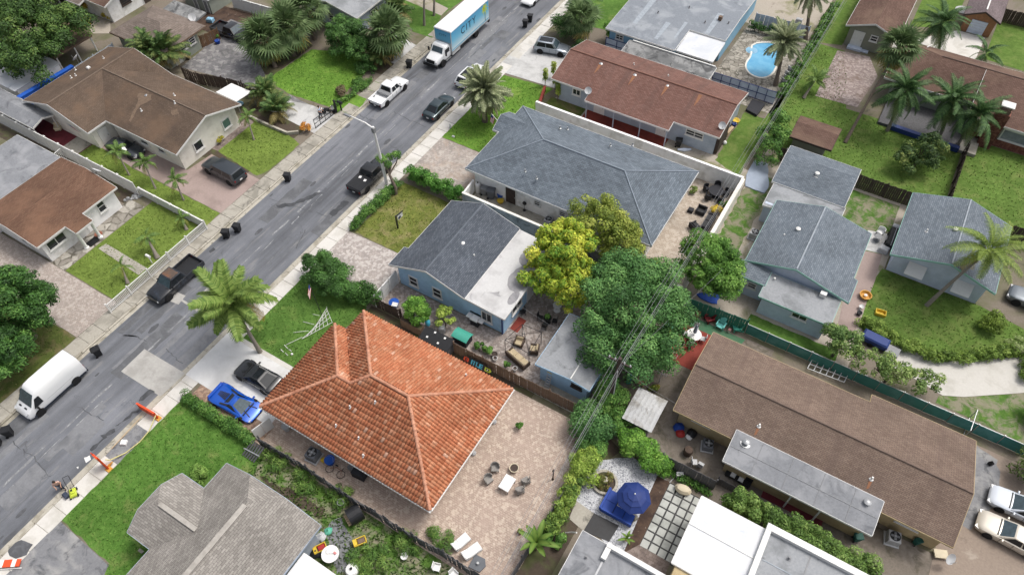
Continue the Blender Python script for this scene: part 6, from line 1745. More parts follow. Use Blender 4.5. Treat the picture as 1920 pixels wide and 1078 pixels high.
def tree(name,label,base,crowns,lobes,lr,leaves,size,pal,trunk_r=.22,group=None,cat='tree',asp=.5,forks=5,up=.45):
    root=thing(name,label,cat,(*base,0),group=group)
    L=[]
    tot=sum(c[3] *c[4] for c in crowns)
    for c in crowns: L+=ell_lobes(c[:3],c[3:6],max(4,int(lobes *c[3] *c[4]/tot)),lr)
    foliage(root,L,leaves,size,pal,(base[0],base[1],0),'crown',asp=asp,up=up)
    c0=crowns[0]
    mb=MB(); top=(c0[0] *.5+base[0] *.5,c0[1] *.5+base[1] *.5,c0[2] *.6)
    mb.tube([(base[0],base[1],-.05),(base[0]+.1,base[1]+.05,top[2] *.5),top],[trunk_r *1.3,trunk_r,trunk_r *.8],9)
    for k in range(forks):
        t=L[RNG.integers(len(L))]
        mid=((top[0]+t[0])/2+RNG.uniform(-.3,.3),(top[1]+t[1])/2+RNG.uniform(-.3,.3),(top[2]+t[2])/2+.1)
        mb.tube([top,mid,t[:3]],[trunk_r *.6,trunk_r *.4,trunk_r *.12],6)
    mb.build('trunk',M['trunk'],root,smooth=50)
    return root

def shrub(name,label,pos,r,h,pal,n=700,size=.16,group=None,cat='shrub',asp=.5,lr=None,squash=None):
    root=thing(name,label,cat,(*pos,0),group=group)
    rx,ry=(r,r) if not isinstance(r,tuple) else r
    L=ell_lobes((pos[0],pos[1],h *.5),(rx *.85,ry *.85,h *.42),max(6,int(14 *max(rx,ry))),lr or min(rx,ry) *.42)
    foliage(root,L,n,size,pal,(pos[0],pos[1],0),asp=asp,zmin=.02)
    mb=MB()
    for k in range(3):
        t=L[RNG.integers(len(L))]
        mb.tube([(pos[0]+RNG.uniform(-.1,.1),pos[1]+RNG.uniform(-.1,.1),0),(t[0],t[1],t[2])],[.04,.02],5)
    mb.build('stem',M['trunk'],root)
    return root

def hedge(name,label,pts,w,h,pal,dens=260,size=.15,lr=.32,group=None):
    root=thing(name,label,'hedge',(*pts[0],0),group=group)
    Lb=[]; stem=MB(); tot=0
    for a,b in zip(pts[:-1],pts[1:]):
        L=math.hypot(b[0]-a[0],b[1]-a[1]); tot+=L
        nx,ny=-(b[1]-a[1])/L,(b[0]-a[0])/L
        for k in range(int(L *15)):
            t=(k+RNG.random())/int(L *15); s=RNG.uniform(-.5,.5) *max(.05,w-lr)
            Lb.append((a[0]+(b[0]-a[0]) *t+nx *s,a[1]+(b[1]-a[1]) *t+ny *s,RNG.uniform(.25,.95) *h,lr *RNG.uniform(.6,1.2)))
        for k in range(int(L/.5)):
            t=(k+.5)/(L/.5); x=a[0]+(b[0]-a[0]) *t; y=a[1]+(b[1]-a[1]) *t
            stem.tube([(x,y,0),(x+RNG.uniform(-.1,.1),y+RNG.uniform(-.1,.1),h *.7)],[.03,.015],5)
    foliage(root,Lb,int(tot *dens),size,pal,(*pts[0],0),zmin=.02)
    stem.build('stem',M['trunk'],root)['kind']='stuff'
    return root

G_DK=[C('2c4a1e'),C('3b6127'),C('4d7a33'),C('6b9446')]
G_MID=[C('35571f'),C('47742a'),C('5f8f36'),C('86ad4d')]
G_BR=[C('3f6a1c'),C('578a26'),C('74a834'),C('9cc552')]
G_YEL=[C('4f7f1c'),C('83a622'),C('b4c22a'),C('e2df46')]
G_OLV=[C('3f4f26'),C('586a31'),C('76833f'),C('979a55')]
G_BLU=[C('33582c'),C('467538'),C('5f914a'),C('86b066')]

tree('mango_tree','large round dark green tree in the middle of the back gardens',(-9.2,32.8),[(-9.2,33.2,3.9,4.5,4.5,2.8),(-8.0,29.9,3.0,3.3,3.0,2.3),(-10.4,35.6,4.4,3.2,2.8,1.9),(-7.6,35.0,3.7,2.2,2.2,2.0)],260,.8,70000,.2,G_BLU[:3]+[C('7fae5a')],.3)
tree('yellow_green_tree','yellow green leafy tree overhanging the white flat roof',(-16.2,35.6),[(-17.0,35.8,3.7,2.8,3.0,2.5),(-15.4,33.7,3.0,2.1,2.1,1.8),(-17.6,33.4,2.9,1.7,1.7,1.4)],190,.5,27000,.24,G_YEL,.2,asp=.6)
tree('olive_crowned_tree','looser olive green tree against the grey hip roof',(-15.0,40.3),[(-15.6,40.5,3.9,3.3,2.3,1.9),(-13.2,39.8,3.4,2.0,1.9,1.5)],130,.52,19000,.2,[C('55691f'),C('788c2c'),C('9aa83e'),C('bcc257')],.2)
tree('bright_green_tree','bright green dome shaped tree beside the cream wall end',(-6.4,41.6),[(-6.4,41.9,3.0,2.6,2.5,2.2),(-4.9,41.2,2.5,1.9,1.8,1.6)],150,.55,28000,.19,[C('3a6420'),C('4f7f2a'),C('6a9c38'),C('90bb52')],.2)
tree('street_mango_tree','big dark green tree on the left edge beside the white van',(-52.4,8.0),[(-52.9,8.2,3.8,3.0,3.2,2.6),(-50.9,5.2,2.8,2.4,2.6,1.9),(-51.6,9.6,3.2,1.9,1.8,1.8)],210,.62,46000,.24,[C('25441c'),C('365c24'),C('4b7a30'),C('74a045')],.3,asp=.4)
tree('corner_tree','huge spreading tree filling the top left corner',(-84.0,33.2),[(-84.5,33.5,4.4,5.4,4.6,2.8),(-80.6,30.6,3.6,3.0,3.0,2.2),(-88,37,4.8,4.0,3.4,2.4),(-81.6,36.6,4.0,2.8,2.6,2.0)],230,.9,60000,.26,[C('2a431c'),C('3c5b25'),C('527531'),C('7a9444')],.35)
tree('round_dark_tree','dense dark green shrub tree above the bright left lawn',(-54.8,53.2),[(-55.0,53.4,2.0,2.7,2.3,1.9),(-52.8,52.8,1.7,1.8,1.7,1.5)],120,.55,24000,.19,G_DK,.15)
tree('hibiscus_tree','spreading dark green bush tree at the corner of the blue house driveway',(-34.6,25.1),[(-34.9,25.3,1.5,2.2,1.8,1.3),(-33.0,24.6,1.2,1.6,1.3,1.0),(-31.2,25.2,1.0,1.3,.9,.85),(-30.1,25.6,.9,.8,.8,.8)],160,.45,28000,.16,G_DK[:3]+[C('63953f')],.12)
tree('lime_vine_shrub','lime green vine covered shrub by the blue wall',(-24.6,26.0),[(-25.4,25.8,1.6,1.2,.9,.9)],60,.36,9000,.17,G_BR,.08)
tree('straggly_lime_shrub','straggly yellow green shrub beside the barbecue',(-23.2,26.6),[(-23.2,26.7,1.2,1.1,.9,.7)],30,.25,1700,.17,[C('7d9a34'),C('9cb645'),C('b9cc5c')],.06)
tree('kerb_tree','small leaning tree with pruned crown beside the street light',(-36.3,37.2),[(-38.0,38.3,2.9,.8,.8,.7),(-37.0,38.9,3.2,.5,.5,.4)],22,.35,1500,.17,G_MID,.16,forks=3)
tree('garden_bush_tree','bushy dark green tree in the middle of the shaded garden lawn',(6.2,66.6),[(6.4,67.0,1.8,2.0,1.9,1.6),(5.2,65.6,1.4,1.4,1.2,1.0)],60,.5,6000,.22,[C('2c4320'),C('3f5a2a'),C('577338'),C('a8b35c')],.12)
tree('fence_shrub','tall green shrub mass beside the wires at the grey cottage',(-6.9,62.4),[(-7.2,62.8,1.8,1.3,2.4,1.5),(-6.6,60.0,1.4,1.2,1.4,1.1)],50,.5,5000,.22,G_MID,.1)
tree('sparse_tree','sparse pale green shrub tree in front of the curved driveway',(9.8,39.9),[(8.2,39.7,2.0,1.8,1.3,1.2),(10.6,40.0,1.7,1.9,1.1,.9),(12.4,40.6,1.5,1.1,.8,.7)],60,.38,4600,.2,[C('4f6a30'),C('6b8a3e'),C('8ca653'),C('b0c473')],.1)
tree('screen_tree','leafy green tree between the mesh fence and the pale blue extension',(5.6,40.3),[(5.7,40.4,1.9,1.6,1.2,1.2)],40,.42,4500,.2,[C('3f5c28'),C('57793a'),C('76964a'),C('a3b960')],.1)
# poinciana in front garden top
SH='shrubs along the garden boundaries'
shrub('shrub','tall green shrub around the utility pole',(-7.9,26.9),(1.5,1.6),2.8,G_MID,7000,.18,SH)
shrub('shrub','dense dark shrub below the board fence end',(-8.2,24.0),(1.8,1.7),2.3,G_BLU,8500,.17,SH)
shrub('shrub','yellowish hedge shrub against the thin dark fence',(-7.3,20.9),(1.2,1.9),2.1,[C('55701f'),C('7b9a30'),C('9db944'),C('bfcf5e')],6500,.16,SH)
shrub('shrub','glossy bright round shrub above the white gravel',(-4.5,24.5),(1.7,1.2),1.9,G_BR,7500,.17,SH)
shrub('shrub','bright shrub tailing off towards the grey lapped fence',(-3.0,23.9),(1.3,1.0),1.5,G_BR,4800,.16,SH)
shrub('shrub','light green bromeliad clump at the gravel corner',(-7.0,17.5),(.6,.7),1.1,[C('6f8f2c'),C('97b540'),C('c3d65f')],700,.3,SH,asp=.25)
shrub('shrub','small yellow green plant beside the thin dark fence',(-7.2,16.2),(.5,.5),.9,[C('6f8f2c'),C('a7bd45'),C('cfdc62')],500,.28,SH,asp=.25)
shrub('shrub','green leafy clump above the dark mat',(-6.6,15.7),(.7,.7),1.0,G_MID,900,.2,SH)
shrub('shrub','round yellow green bush at the street end of the leaning palm house',(16.0,49.8),(1.1,1.0),1.5,[C('4f661f'),C('74902c'),C('96ae42')],2200,.17,SH)
shrub('shrub','pale flowering shrub beside the grey SUV',(18.0,48.6),(1.0,.8),1.1,[C('5f7a35'),C('8ba156'),C('b3bd86')],1600,.17,SH)
shrub('shrub','dark round bush beside the pale bluish white saloon',(20.6,37.2),(1.7,1.5),1.8,[C('3a4a22'),C('4f6429'),C('69803a')],4000,.18,SH)
shrub('shrub','green bush at the right edge above the mesh fence',(20.4,42.6),(1.4,1.2),1.5,G_MID,2600,.18,SH)
shrub('shrub','clipped green shrub in the far side passage of the red brown house',(-31.2,66.8),(1.0,1.2),1.8,G_DK,2400,.18,SH)
shrub('shrub','dark hedge clump by the two bins at the top of the street',(-34.6,69.2),(2.0,1.8),2.2,G_DK,4600,.2,SH)
shrub('shrub','bright green rounded bush above the weathered pool house roof edge',(-29.2,70.9),(1.2,1.2),2.6,G_BR,2600,.22,SH)
shrub('shrub','low dark planting under the trees of the bright left lawn',(-51.0,51.6),(1.6,1.2),.9,G_DK,2200,.18,SH)
shrub('shrub','twiggy brown bush behind the letterbox',(-50.9,46.7),(.9,.8),.8,[C('6a5a45'),C('7f6f55'),C('667343')],900,.18,SH)
shrub('shrub','low green flower bush beside the white pickup',(-49.9,48.8),(.9,1.0),.8,G_MID,1300,.17,SH)
shrub('shrub','green shrub between the utility pole and the dense dark shrub',(-6.9,25.6),(1.2,1.1),2.0,G_MID,4500,.17,SH)
shrub('shrub','leafy shrub joining the yellowish hedge to the dark shrub',(-7.6,22.6),(1.1,1.1),1.9,G_MID,4500,.17,SH)
shrub('shrub','low yellow green shrub between the bromeliads and the hedge shrub',(-7.3,18.6),(.7,.9),1.3,[C('6f8f2c'),C('97b540'),C('c3d65f')],1500,.2,SH,asp=.35)
shrub('croton','orange leaved croton at the end of the stone kerb wall',(-50.12,39.93),.65,.9,[C('a8641f'),C('d08a2c'),C('e0b04a')],420,.3,None,asp=.25)
shrub('croton','yellow croton in front of the white gabled wall',(-56.85,33.97),.5,.75,[C('8a9a25'),C('c5b52c'),C('e6d24a')],420,.24,None,asp=.3)
shrub('croton','yellow croton beside the cream wall and black sofa',(-8.35,50.50),.6,.9,[C('c2a21c'),C('e8c824'),C('f2e04a')],520,.24,None,asp=.35)
shrub('croton','green croton beside the yellow one',(-8.08,51.90),.5,.7,G_BR,400,.2,None)
shrub('potted_plant','green plant in the white walled corner',(-8.29,54.87),.5,1.0,G_BR,500,.2,None,'plant')
shrub('potted_plant','small bush on the patio under the grey eave',(-11.43,52.17),.45,.7,[C('5f7a2c'),C('86994a'),C('a9b466')],500,.18,None,'plant')
for i,(p,lab) in enumerate((((-89.54,43.94),'yellow green bush at the end of the dark porch'),((-90.37,41.36),'small yellow bush on the pale terrace'),((-87.79,41.71),'yellow bush beside the brown carport'),((-85.65,44.32),'yellow green bush by the white gabled wall'),((-86.78,41.17),'lime plant at the carport edge'))):
    shrub('yellow_bush',lab,p,.9-.1 *(i%3),1.2,[C('8a8f22'),C('b9a928'),C('dfc93c')] if i !=0 else [C('6f8a2a'),C('a8a02c'),C('d9a83c')],800,.24,'yellow bushes on the terrace')
for p,lab,r in (((-19.33,26.11),'leafy plant in the bed behind the board fence',.45),((-18.73,26.27),'dark leafy plant beside the round planter',.5),((-16.58,25.96),'small plant further along the fence bed',.35),((-12.95,21.61),'tiny plant at the shed end of the fence bed',.3)):
    shrub('bed_plant',lab,p,r,.8,G_MID,420,.18,'plants in the fence bed')
shrub('shrub','yellow flowered green bush at the foot of the dome shaped tree',(-10.6,40.6),(1.1,1.0),1.9,[C('4f7a26'),C('6f9a34'),C('c9a63a')],1800,.18,SH)
shrub('croton','orange flowered shrub between the big tree and the dome shaped tree',(-8.3,39.2),.6,1.6,[C('5f8a2c'),C('c9922c'),C('e0b23a')],500,.18,None)
shrub('flowerpot_bush','yellow and orange potted bush beside the dining set',(-6.44,35.22),.42,.8,[C('8a8a24'),C('b0a32c'),C('c97c2c')],500,.16,None,'plant')
shrub('flowerpot_bush','small yellow flowered plant above the tin shed',(-5.53,29.87),.4,.6,[C('5f7a2c'),C('8fa23a'),C('d2a83a')],400,.15,None,'plant')
shrub('weed_clump','tall fern like weeds against the pale shingle wing',(-31.11,6.46),(1.0,.8),.9,[C('4f7a2c'),C('78a040'),C('98b858')],900,.3,None,'plant',asp=.2)
for p,lab in (((-15.06,10.30),'long grassy weed clump left of the garden hose reel'),((-16.98,7.61),'weed clump beside the white water tank'),((-13.30,11.64),'weed clump below the loungers'),((-16.58,8.27),'grassy clump in the weedy strip'),((-24.24,9.92),'tall grass clump along the dark fence'),((-21.20,10.48),'grass clump beside the grey bin'),((-26.94,10.24),'long grass by the leaning gate')):
    shrub('weed_clump',lab,p,(1.2,.9),.5,[C('42642a'),C('5f8834'),C('8aa54c')],1100,.26,'weed clumps in the strip behind the dark fence','plant',asp=.18)
for p,lab in (((16.48,46.17),'a'),): pass

hedge('hedge','clipped green hedge between the lush lawn and the blue supercar',[(-36.9,10.5),(-33,10.45),(-29.6,10.3)],.9,.85,G_MID,1300,.14,lr=.36)
hedge('hedge','low hedge along the pavement by the yellowing lawn',[(-36.85,31.4),(-36.8,35),(-36.6,38.2)],.95,.95,G_MID,1300,.14,lr=.38)
hedge('hedge','tall dense hedge between the yellowing lawn and the paver driveway',[(-36.5,39.6),(-33,39.5),(-30.0,39.5)],1.4,1.8,[C('2f5a1c'),C('457c26'),C('5f9a34'),C('82b64a')],2200,.15,lr=.42)
hedge('hedge','vine hedge beside the white roof annexe',[(2.6,24.0),(7,23.9),(10.4,23.8),(12.5,23.6)],1.7,2.5,[C('3f5a22'),C('56782e'),C('729440'),C('93ad58')],3200,.16,lr=.5)
hedge('hedge','curved hedge round the lawn of the leaning palm',[(6.59,44.81),(8.32,44.36),(10.42,43.97),(12.37,44.02),(14.25,44.94),(16.04,46.40),(18.90,48.60),(19.5,45.6)],1.2,.9,[C('47601f'),C('64832a'),C('82a03c'),C('a2b852')],950,.16)
hedge('hedge','tangled green planting strip along the thin dark fence',[(-7.1,15.6),(-7.0,18),(-7.3,21),(-7.7,24.6)],1.1,1.5,[C('38551f'),C('55762a'),C('789638'),C('a3b850')],1500,.17,lr=.38)
hedge('hedge','rough green hedge along the wires by the alley',[(-8.6,70),(-8.5,76),(-8.4,82),(-8.6,90)],1.2,1.6,G_MID,380,.22)
hedge('hedge','shaded planting along the corrugated fence',[(-16.2,81.4),(-13.5,81.6),(-11,82.2)],.8,1.3,G_DK,420,.2)
hedge('hedge','low planting along the pavement by the white pickup',[(-50.2,44.8),(-49.6,47),(-49.5,50.5)],.6,.5,G_MID,300,.17)
hedge('ground_ivy','ivy and weeds along the foot of the grey lapped fence',[(-2.4,24.3),(-.5,24.2),(1.4,24.2)],.6,.35,G_MID,320,.16)

# ---- palms
def frond_mesh(L,rise,droop,n,leaf,width,pal,vee=.25,fwd=.5,tipc=None):
    V=[]; F=[]; Cc=[]
    def pt(t): return np.array([L *(t-.10 *droop *t *t),0,rise *L *t-droop *L *t *t])
    pal=[np.array(c[:3]) for c in pal]
    for i in range(n):
        t=.1+.9 *(i+.5)/n
        p=pt(t); q=pt(min(1,t+.02)); d=q-p; d/=np.linalg.norm(d)+1e-9
        l=leaf *(math.sin(math.pi *(.12+.8 *t)) **.7)
        for sg in (-1,1):
            o=np.array([fwd,sg *1.0,vee-.9 *droop *t+RNG.uniform(-.15,.1)]); o/=np.linalg.norm(o)
            e=p+o *l *RNG.uniform(.75,1.15)+np.array([0,0,-RNG.uniform(.25,.6) *l])
            m=p+o *l *.5+np.array([0,0,.02])
            w=d *width *.5
            b=len(V); V+=[p-w,p+w,m+w *1.1,e,m-w *1.1]
            F+=[(b,b+1,b+2,b+4),(b+4,b+2,b+3,b+3)]
            k=RNG.random() *(len(pal)-1); c=pal[int(k)] *(1-k%1)+pal[min(len(pal)-1,int(k)+1)] *(k%1)
            if tipc is not None: c=c *(1-t **2 *.8)+np.array(tipc[:3]) *t **2 *.8
            Cc+=[c] *5
    for i in range(10):
        p,q=pt(i/10),pt((i+1)/10); w=.045 *(1-i/11) *max(.7,L/2.4)
        b=len(V); V+=[p+(0,-w,0),p+(0,w,0),q+(0,w *.9,0),q+(0,-w *.9,0)]; F.append((b,b+1,b+2,b+3)); Cc+=[pal[-1] *1.1] *4
    V=np.array(V); 
    me=bpy.data.meshes.new('frond')
    me.from_pydata([tuple(v) for v in V],[],[f if f[2] !=f[3] else f[:3] for f in F])
    at=me.color_attributes.new('tint','FLOAT_COLOR','POINT')
    c4=np.ones((len(V),4),np.float32); c4[:,:3]=np.array(Cc); at.data.foreach_set('color',c4.ravel())
    me.materials.append(M['frond']); me.update()
    return me

def fan_mesh(R,pal,seg=16,droop=.25,stalk=.7):
    V=[]; F=[]; Cc=[]
    pal=[np.array(c[:3]) for c in pal]
    base=np.array([stalk,0,0])
    for i in range(seg):
        a0=rad(-115+230 *i/seg); a1=rad(-115+230 *(i+1)/seg); am=(a0+a1)/2
        r=R *(.75+.25 *math.cos(am)) *RNG.uniform(.9,1.1)
        f=lambda a,rr,z: base+np.array([math.cos(a) *rr,math.sin(a) *rr,z])
        b=len(V); V+=[base,f(a0,r *.5,.06-.06 *abs(math.sin(a0))),f(am,r,-droop *R),f(a1,r *.5,.06-.06 *abs(math.sin(a1)))]
        F.append((b,b+1,b+2,b+3)); k=RNG.random() *(len(pal)-1); c=pal[int(k)] *(1-k%1)+pal[min(len(pal)-1,int(k)+1)] *(k%1); Cc+=[c] *4
    b=len(V); V+=[np.array([0,-.025,-.02]),np.array([0,.025,-.02]),base+(0,.02,0),base+(0,-.02,0)]; F.append((b,b+1,b+2,b+3)); Cc+=[pal[-1]] *4
    me=bpy.data.meshes.new('fan_leaf'); me.from_pydata([tuple(v) for v in V],[],F)
    at=me.color_attributes.new('tint','FLOAT_COLOR','POINT'); c4=np.ones((len(V),4),np.float32); c4[:,:3]=np.array(Cc); at.data.foreach_set('color',c4.ravel())
    me.materials.append(M['frond']); me.update()
    return me

COCO=[C('5f7a2c'),C('7d9638'),C('9bae4e')]
KIND={}
KIND['coconut']=[frond_mesh(3.0,.35,.55,34,.62,.055,COCO),frond_mesh(2.8,.3,.7,32,.6,.055,COCO),frond_mesh(2.8,.1,.75,32,.6,.055,[C('8a9438'),C('a8a445'),C('c2ad4c')],tipc=C('c9a23c'))]
KIND['coco_big']=[frond_mesh(3.0,.32,.5,46,.68,.09,[C('54742c'),C('74923a'),C('94aa52')]),frond_mesh(2.8,.26,.62,44,.66,.09,[C('4f6f2c'),C('6f8c38'),C('8fa650')]),frond_mesh(2.8,.1,.72,36,.6,.06,[C('7f8a34'),C('a8a040'),C('c9ab45')],tipc=C('d0a03a'))]
KIND['queen']=[frond_mesh(2.8,.45,.85,36,.55,.07,[C('35552c'),C('4a6f38'),C('6a8c50')]),frond_mesh(2.6,.4,.95,34,.55,.07,[C('304e2a'),C('446634'),C('5f8046')]),frond_mesh(2.6,.2,.9,34,.5,.06,[C('4f6a36'),C('6b8448'),C('8a9c5c')])]
KIND['date']=[frond_mesh(2.0,.25,.38,44,.36,.055,[C('7f8c60'),C('9ca67a'),C('bcc29a')],vee=.4),frond_mesh(1.9,.2,.5,42,.36,.055,[C('75835a'),C('909b70'),C('b0b78e')],vee=.4),frond_mesh(1.9,.0,.35,36,.32,.05,[C('8a8f66'),C('a8a67c'),C('c2bb94')],vee=.2)]
KIND['small']=[frond_mesh(1.15,.5,.75,22,.34,.045,[C('4c6a2c'),C('63863a'),C('84a04c')]),frond_mesh(1.05,.4,.9,20,.32,.045,[C('45632a'),C('5c7c34'),C('7a9446')]),frond_mesh(1.0,.2,.8,18,.3,.04,[C('6a7c34'),C('8c9644'),C('aaa650')])]
KIND['areca']=[frond_mesh(1.9,.9,.75,26,.42,.06,[C('38562a'),C('4f7036'),C('6f8a48')]),frond_mesh(1.7,.8,.9,24,.42,.06,[C('4a6030'),C('687d3e'),C('8a9450')]),frond_mesh(1.6,.6,.9,24,.4,.05,[C('6a6a38'),C('8c7f48'),C('a8935c')])]
SAB=[C('4f6a3c'),C('6b8450'),C('8c9f6c')]
FAN=[fan_mesh(.85,SAB),fan_mesh(.8,[C('4a6238'),C('5f7a46'),C('7d9460')]),fan_mesh(.85,[C('7d7f45'),C('a39850'),C('bda763')],droop=.5)]

def palm(name,label,base,top,kind,nf,lo=-35,hi=75,sc=1.0,tr=.14,group=None,nuts=0,trunkmat='palm_trunk',bulge=1.4,seed=0,fans=False,golden=137.5,tw=None,boots=False):
    root=thing(name,label,'palm tree',(*base,0),group=group)
    b=Vector((base[0],base[1],0)); t=Vector(top)
    mid=b.lerp(t,.5)+Vector(((b.x-t.x) *.12,(b.y-t.y) *.12,0))
    pts=[]; rs=[]
    for i in range(9):
        s=i/8
        p=b *(1-s) **2+mid *2 *s *(1-s)+t *s *s
        pts.append(p); rs.append(tr *((bulge if i==0 else 1+(bulge-1) *(1-s) **3) *(1-.3 *s)) *(1.06 if i%2 else 1))
    MB().tube(pts,rs,9).build('trunk',M[trunkmat],root,smooth=60)
    off=t-b
    for i in range(nf):
        u=i/max(1,nf-1)
        az=rad(golden *i+seed *31+RNG.uniform(-14,14)); pitch=rad(hi+(lo-hi) *u+RNG.uniform(-9,9))
        ms=FAN if fans else KIND[kind]
        m=ms[2] if u>.78 and RNG.random()<.75 else ms[int(RNG.integers(2))]
        r0=.08
        place('fan_leaf' if fans else 'frond',m,root,(off.x+math.cos(az) *r0,off.y+math.sin(az) *r0,off.z+(.15 *(1-u))),(RNG.uniform(-.6,.6),-pitch,az),sc *RNG.uniform(.72,1.12))
    for k in range(nuts):
        a=rad(k *360/nuts); MB().lathe([(.02,-.12),(.09,-.06),(.1,.02),(.06,.1),(.01,.13)],8,(t.x+.2 *math.cos(a),t.y+.2 *math.sin(a),t.z-.15)).build('coconut',M['wood_lt'],root,smooth=60)
    if boots: MB().lathe([(tr *1.0,-.5),(tr *1.8,-.2),(tr *1.9,.1),(tr *.8,.35)],10,tuple(t)).build('boots',M['wood'],root)
    return root

palm('coconut_palm','tall coconut palm leaning over the street beside the white driveway',(-34.91,16.71),(*(-36.19,17.09),5.4),'coco_big',32,-48,68,1.14,.15,nuts=5)
palm('coconut_palm','leaning coconut palm over the grey side house',(11.1,49.5),(12.7,51.2,6.4),'coconut',28,-50,62,1.08,.14,nuts=5)
palm('date_palm','full grey green date palm on the bright lawn by the kerb',(-34.6,50.9),(-34.9,51.5,3.5),'date',110,-60,80,1.4,.24,trunkmat='trunk',boots=True)
palm('date_palm','green date palm beside the swimming pool',(-9.9,72.6),(-10.6,74.2,4.2),'date',52,-45,78,1.35,.2,trunkmat='trunk',boots=True)
palm('date_palm','date palm at the top edge by the sand alley',(-9.6,82.6),(-11.0,84.6,4.8),'date',36,-50,70,1.3,.2,trunkmat='trunk',boots=True)
palm('small_palm','young palm with swollen grey trunk right of the garden path',(-50.16,19.51),(*(-51.29,20.10),1.6),'small',9,-25,45,.95,.13,bulge=2.0,group='young palms behind the picket fence')
palm('small_palm','young palm left of the garden path',(-50.17,16.09),(*(-50.81,16.63),1.2),'small',7,-20,60,.9,.1,bulge=2.0,group='young palms behind the picket fence')
palm('small_palm','young palm in the street corner of the fenced lawn',(-50.49,23.36),(*(-51.05,23.70),.9),'small',9,-20,60,.75,.1,bulge=2.0,group='young palms behind the picket fence')
PG_='palms in the narrow lawn strip'
palm('strip_palm','palm nearest the grey saloon in the narrow lawn strip',(-61.1,25.7),(-62.0,26.2,2.3),'small',13,-30,65,1.15,.08,PG_)
palm('strip_palm','middle palm of the narrow lawn strip',(-57.3,25.7),(-58.3,26.4,2.3),'small',13,-30,65,1.15,.08,PG_)
palm('strip_palm','palm nearest the street in the narrow lawn strip',(-53.7,26.0),(-54.2,26.4,2.0),'small',12,-30,65,1.05,.08,PG_)
palm('small_palm','slim palm at the corner of the white gabled house',(-54.0,36.1),(-54.9,36.9,2.0),'small',12,-35,60,1.1,.08)
palm('small_palm','young palm in the grass beside the pinkish pavers',(-6.49,71.97),(*(-6.17,73.36),1.5),'small',10,-25,60,1.5,.13,bulge=1.6)
palm('queen_palm','leftmost feathery palm before the brown hip house',(2.7,71.0),(2.5,70.9,5.0),'queen',30,-60,80,1.15,.14)
palm('queen_palm','middle feathery palm before the brown hip house',(7.6,72.6),(6.9,72.2,4.6),'queen',28,-60,80,1.1,.14)
palm('queen_palm','feathery palm nearest the brick chimney',(9.4,72.2),(9.5,72.0,4.0),'queen',28,-60,80,1.1,.14)
palm('queen_palm','tall feathery palm beside the orange barn drive',(4.4,88.6),(3.2,87.2,3.8),'queen',28,-60,80,1.1,.14)
palm('queen_palm','low feathery palm on the drive edge right of the barn',(8.9,87.9),(8.9,87.6,1.6),'queen',12,-30,70,.8,.12)
palm('fan_palm','tall leaning fan palm above the pinkish pavers',(-.6,66.9),(.2,75.2,6.6),'fan',64,-60,85,1.7,.14,fans=True,trunkmat='trunk')
FP='sabal palms beside the grey paver yard'
palm('sabal_palm','front sabal palm with drooping fans beside the black pickup',(-60.8,46.8),(-62.0,47.4,2.8),'fan',70,-75,85,2.1,.2,FP,fans=True,trunkmat='trunk')
palm('sabal_palm','middle sabal palm of the cluster',(-60.4,49.6),(-61.0,50.2,3.2),'fan',70,-75,85,2.1,.2,FP,fans=True,trunkmat='trunk')
palm('sabal_palm','rear sabal palm next to the blue grey gabled wall',(-60.6,53.4),(-61.0,53.8,3.6),'fan',66,-75,85,2.0,.2,FP,fans=True,trunkmat='trunk')
palm('sabal_palm','yellowing sabal palm between the dark tree and the lorry',(-49.9,54.6),(-50.3,55.2,3.2),'fan',74,-78,85,2.1,.2,fans=True,trunkmat='trunk')
palm('sabal_palm','sabal palm behind the silver SUV',(-32.6,68.4),(-32.9,69.2,2.8),'fan',64,-75,85,1.8,.2,fans=True,trunkmat='trunk')
palm('royal_palm','slim bare trunk palm on the top lawn nearest the lorry',(-50.8,62.5),(-51.2,64.2,5.5),'queen',10,-20,70,.9,.12)
palm('royal_palm','second slim trunk palm on the top lawn',(-51.0,64.9),(-51.4,66.8,5.5),'queen',10,-20,70,.9,.12)
palm('areca_palm','big bushy areca palm in front of the grey brown cottage',(-71.2,40.6),(-71.4,40.9,1.2),'areca',60,0,80,1.7,.1)
palm('areca_palm','second areca clump leaning on the brown roof',(-73.0,39.9),(-73.2,40.1,1.4),'areca',44,0,80,1.6,.1)
palm('areca_palm','areca palm at the end of the wavy dark fence',(-57.0,41.5),(-57.1,41.7,.7),'areca',44,0,80,1.3,.08)
palm('areca_palm','areca palm behind the stone kerb wall',(-54.3,40.2),(-54.4,40.4,.6),'areca',40,0,80,1.2,.08)
palm('areca_palm','dense areca palm below the yellowing sabal',(-50.6,53.4),(-50.7,53.6,.6),'areca',40,0,80,1.3,.08)
palm('areca_palm','top palm clump behind the yellowing sabal',(-53.8,60.8),(-54.0,61.2,1.4),'areca',40,0,80,1.5,.08)
palm('areca_palm','palm at the top of the street by the pale driveway',(-34.4,72.6),(-34.8,73.6,2.6),'queen',14,-30,70,.9,.12)
# ti / dracaena stems by the red brown house
dr=thing('dracaena','clump of upright yellow green dracaena stems by the red brown house','plant',(*(-30.05,57.91),0))
for i,p in enumerate(((-32.31,59.91),(-31.04,59.90),(-29.86,58.38),(-29.70,59.94),(-32.17,61.52),(-30.89,61.50))):
    x,y=p[0]+.3,p[1]-.5
    MB().tube([(x,y,0),(x-.1,y+.2,1.6)],.04,6).build('stem',M['trunk'],dr)
    foliage(dr,[(x-.1,y+.2,.9+k *.35,.3) for k in range(4)],300,.34,[C('5f7a24'),C('8fa832'),C('c3cc52')],(*(-30.05,57.91),0),'leaf_head',asp=.22)
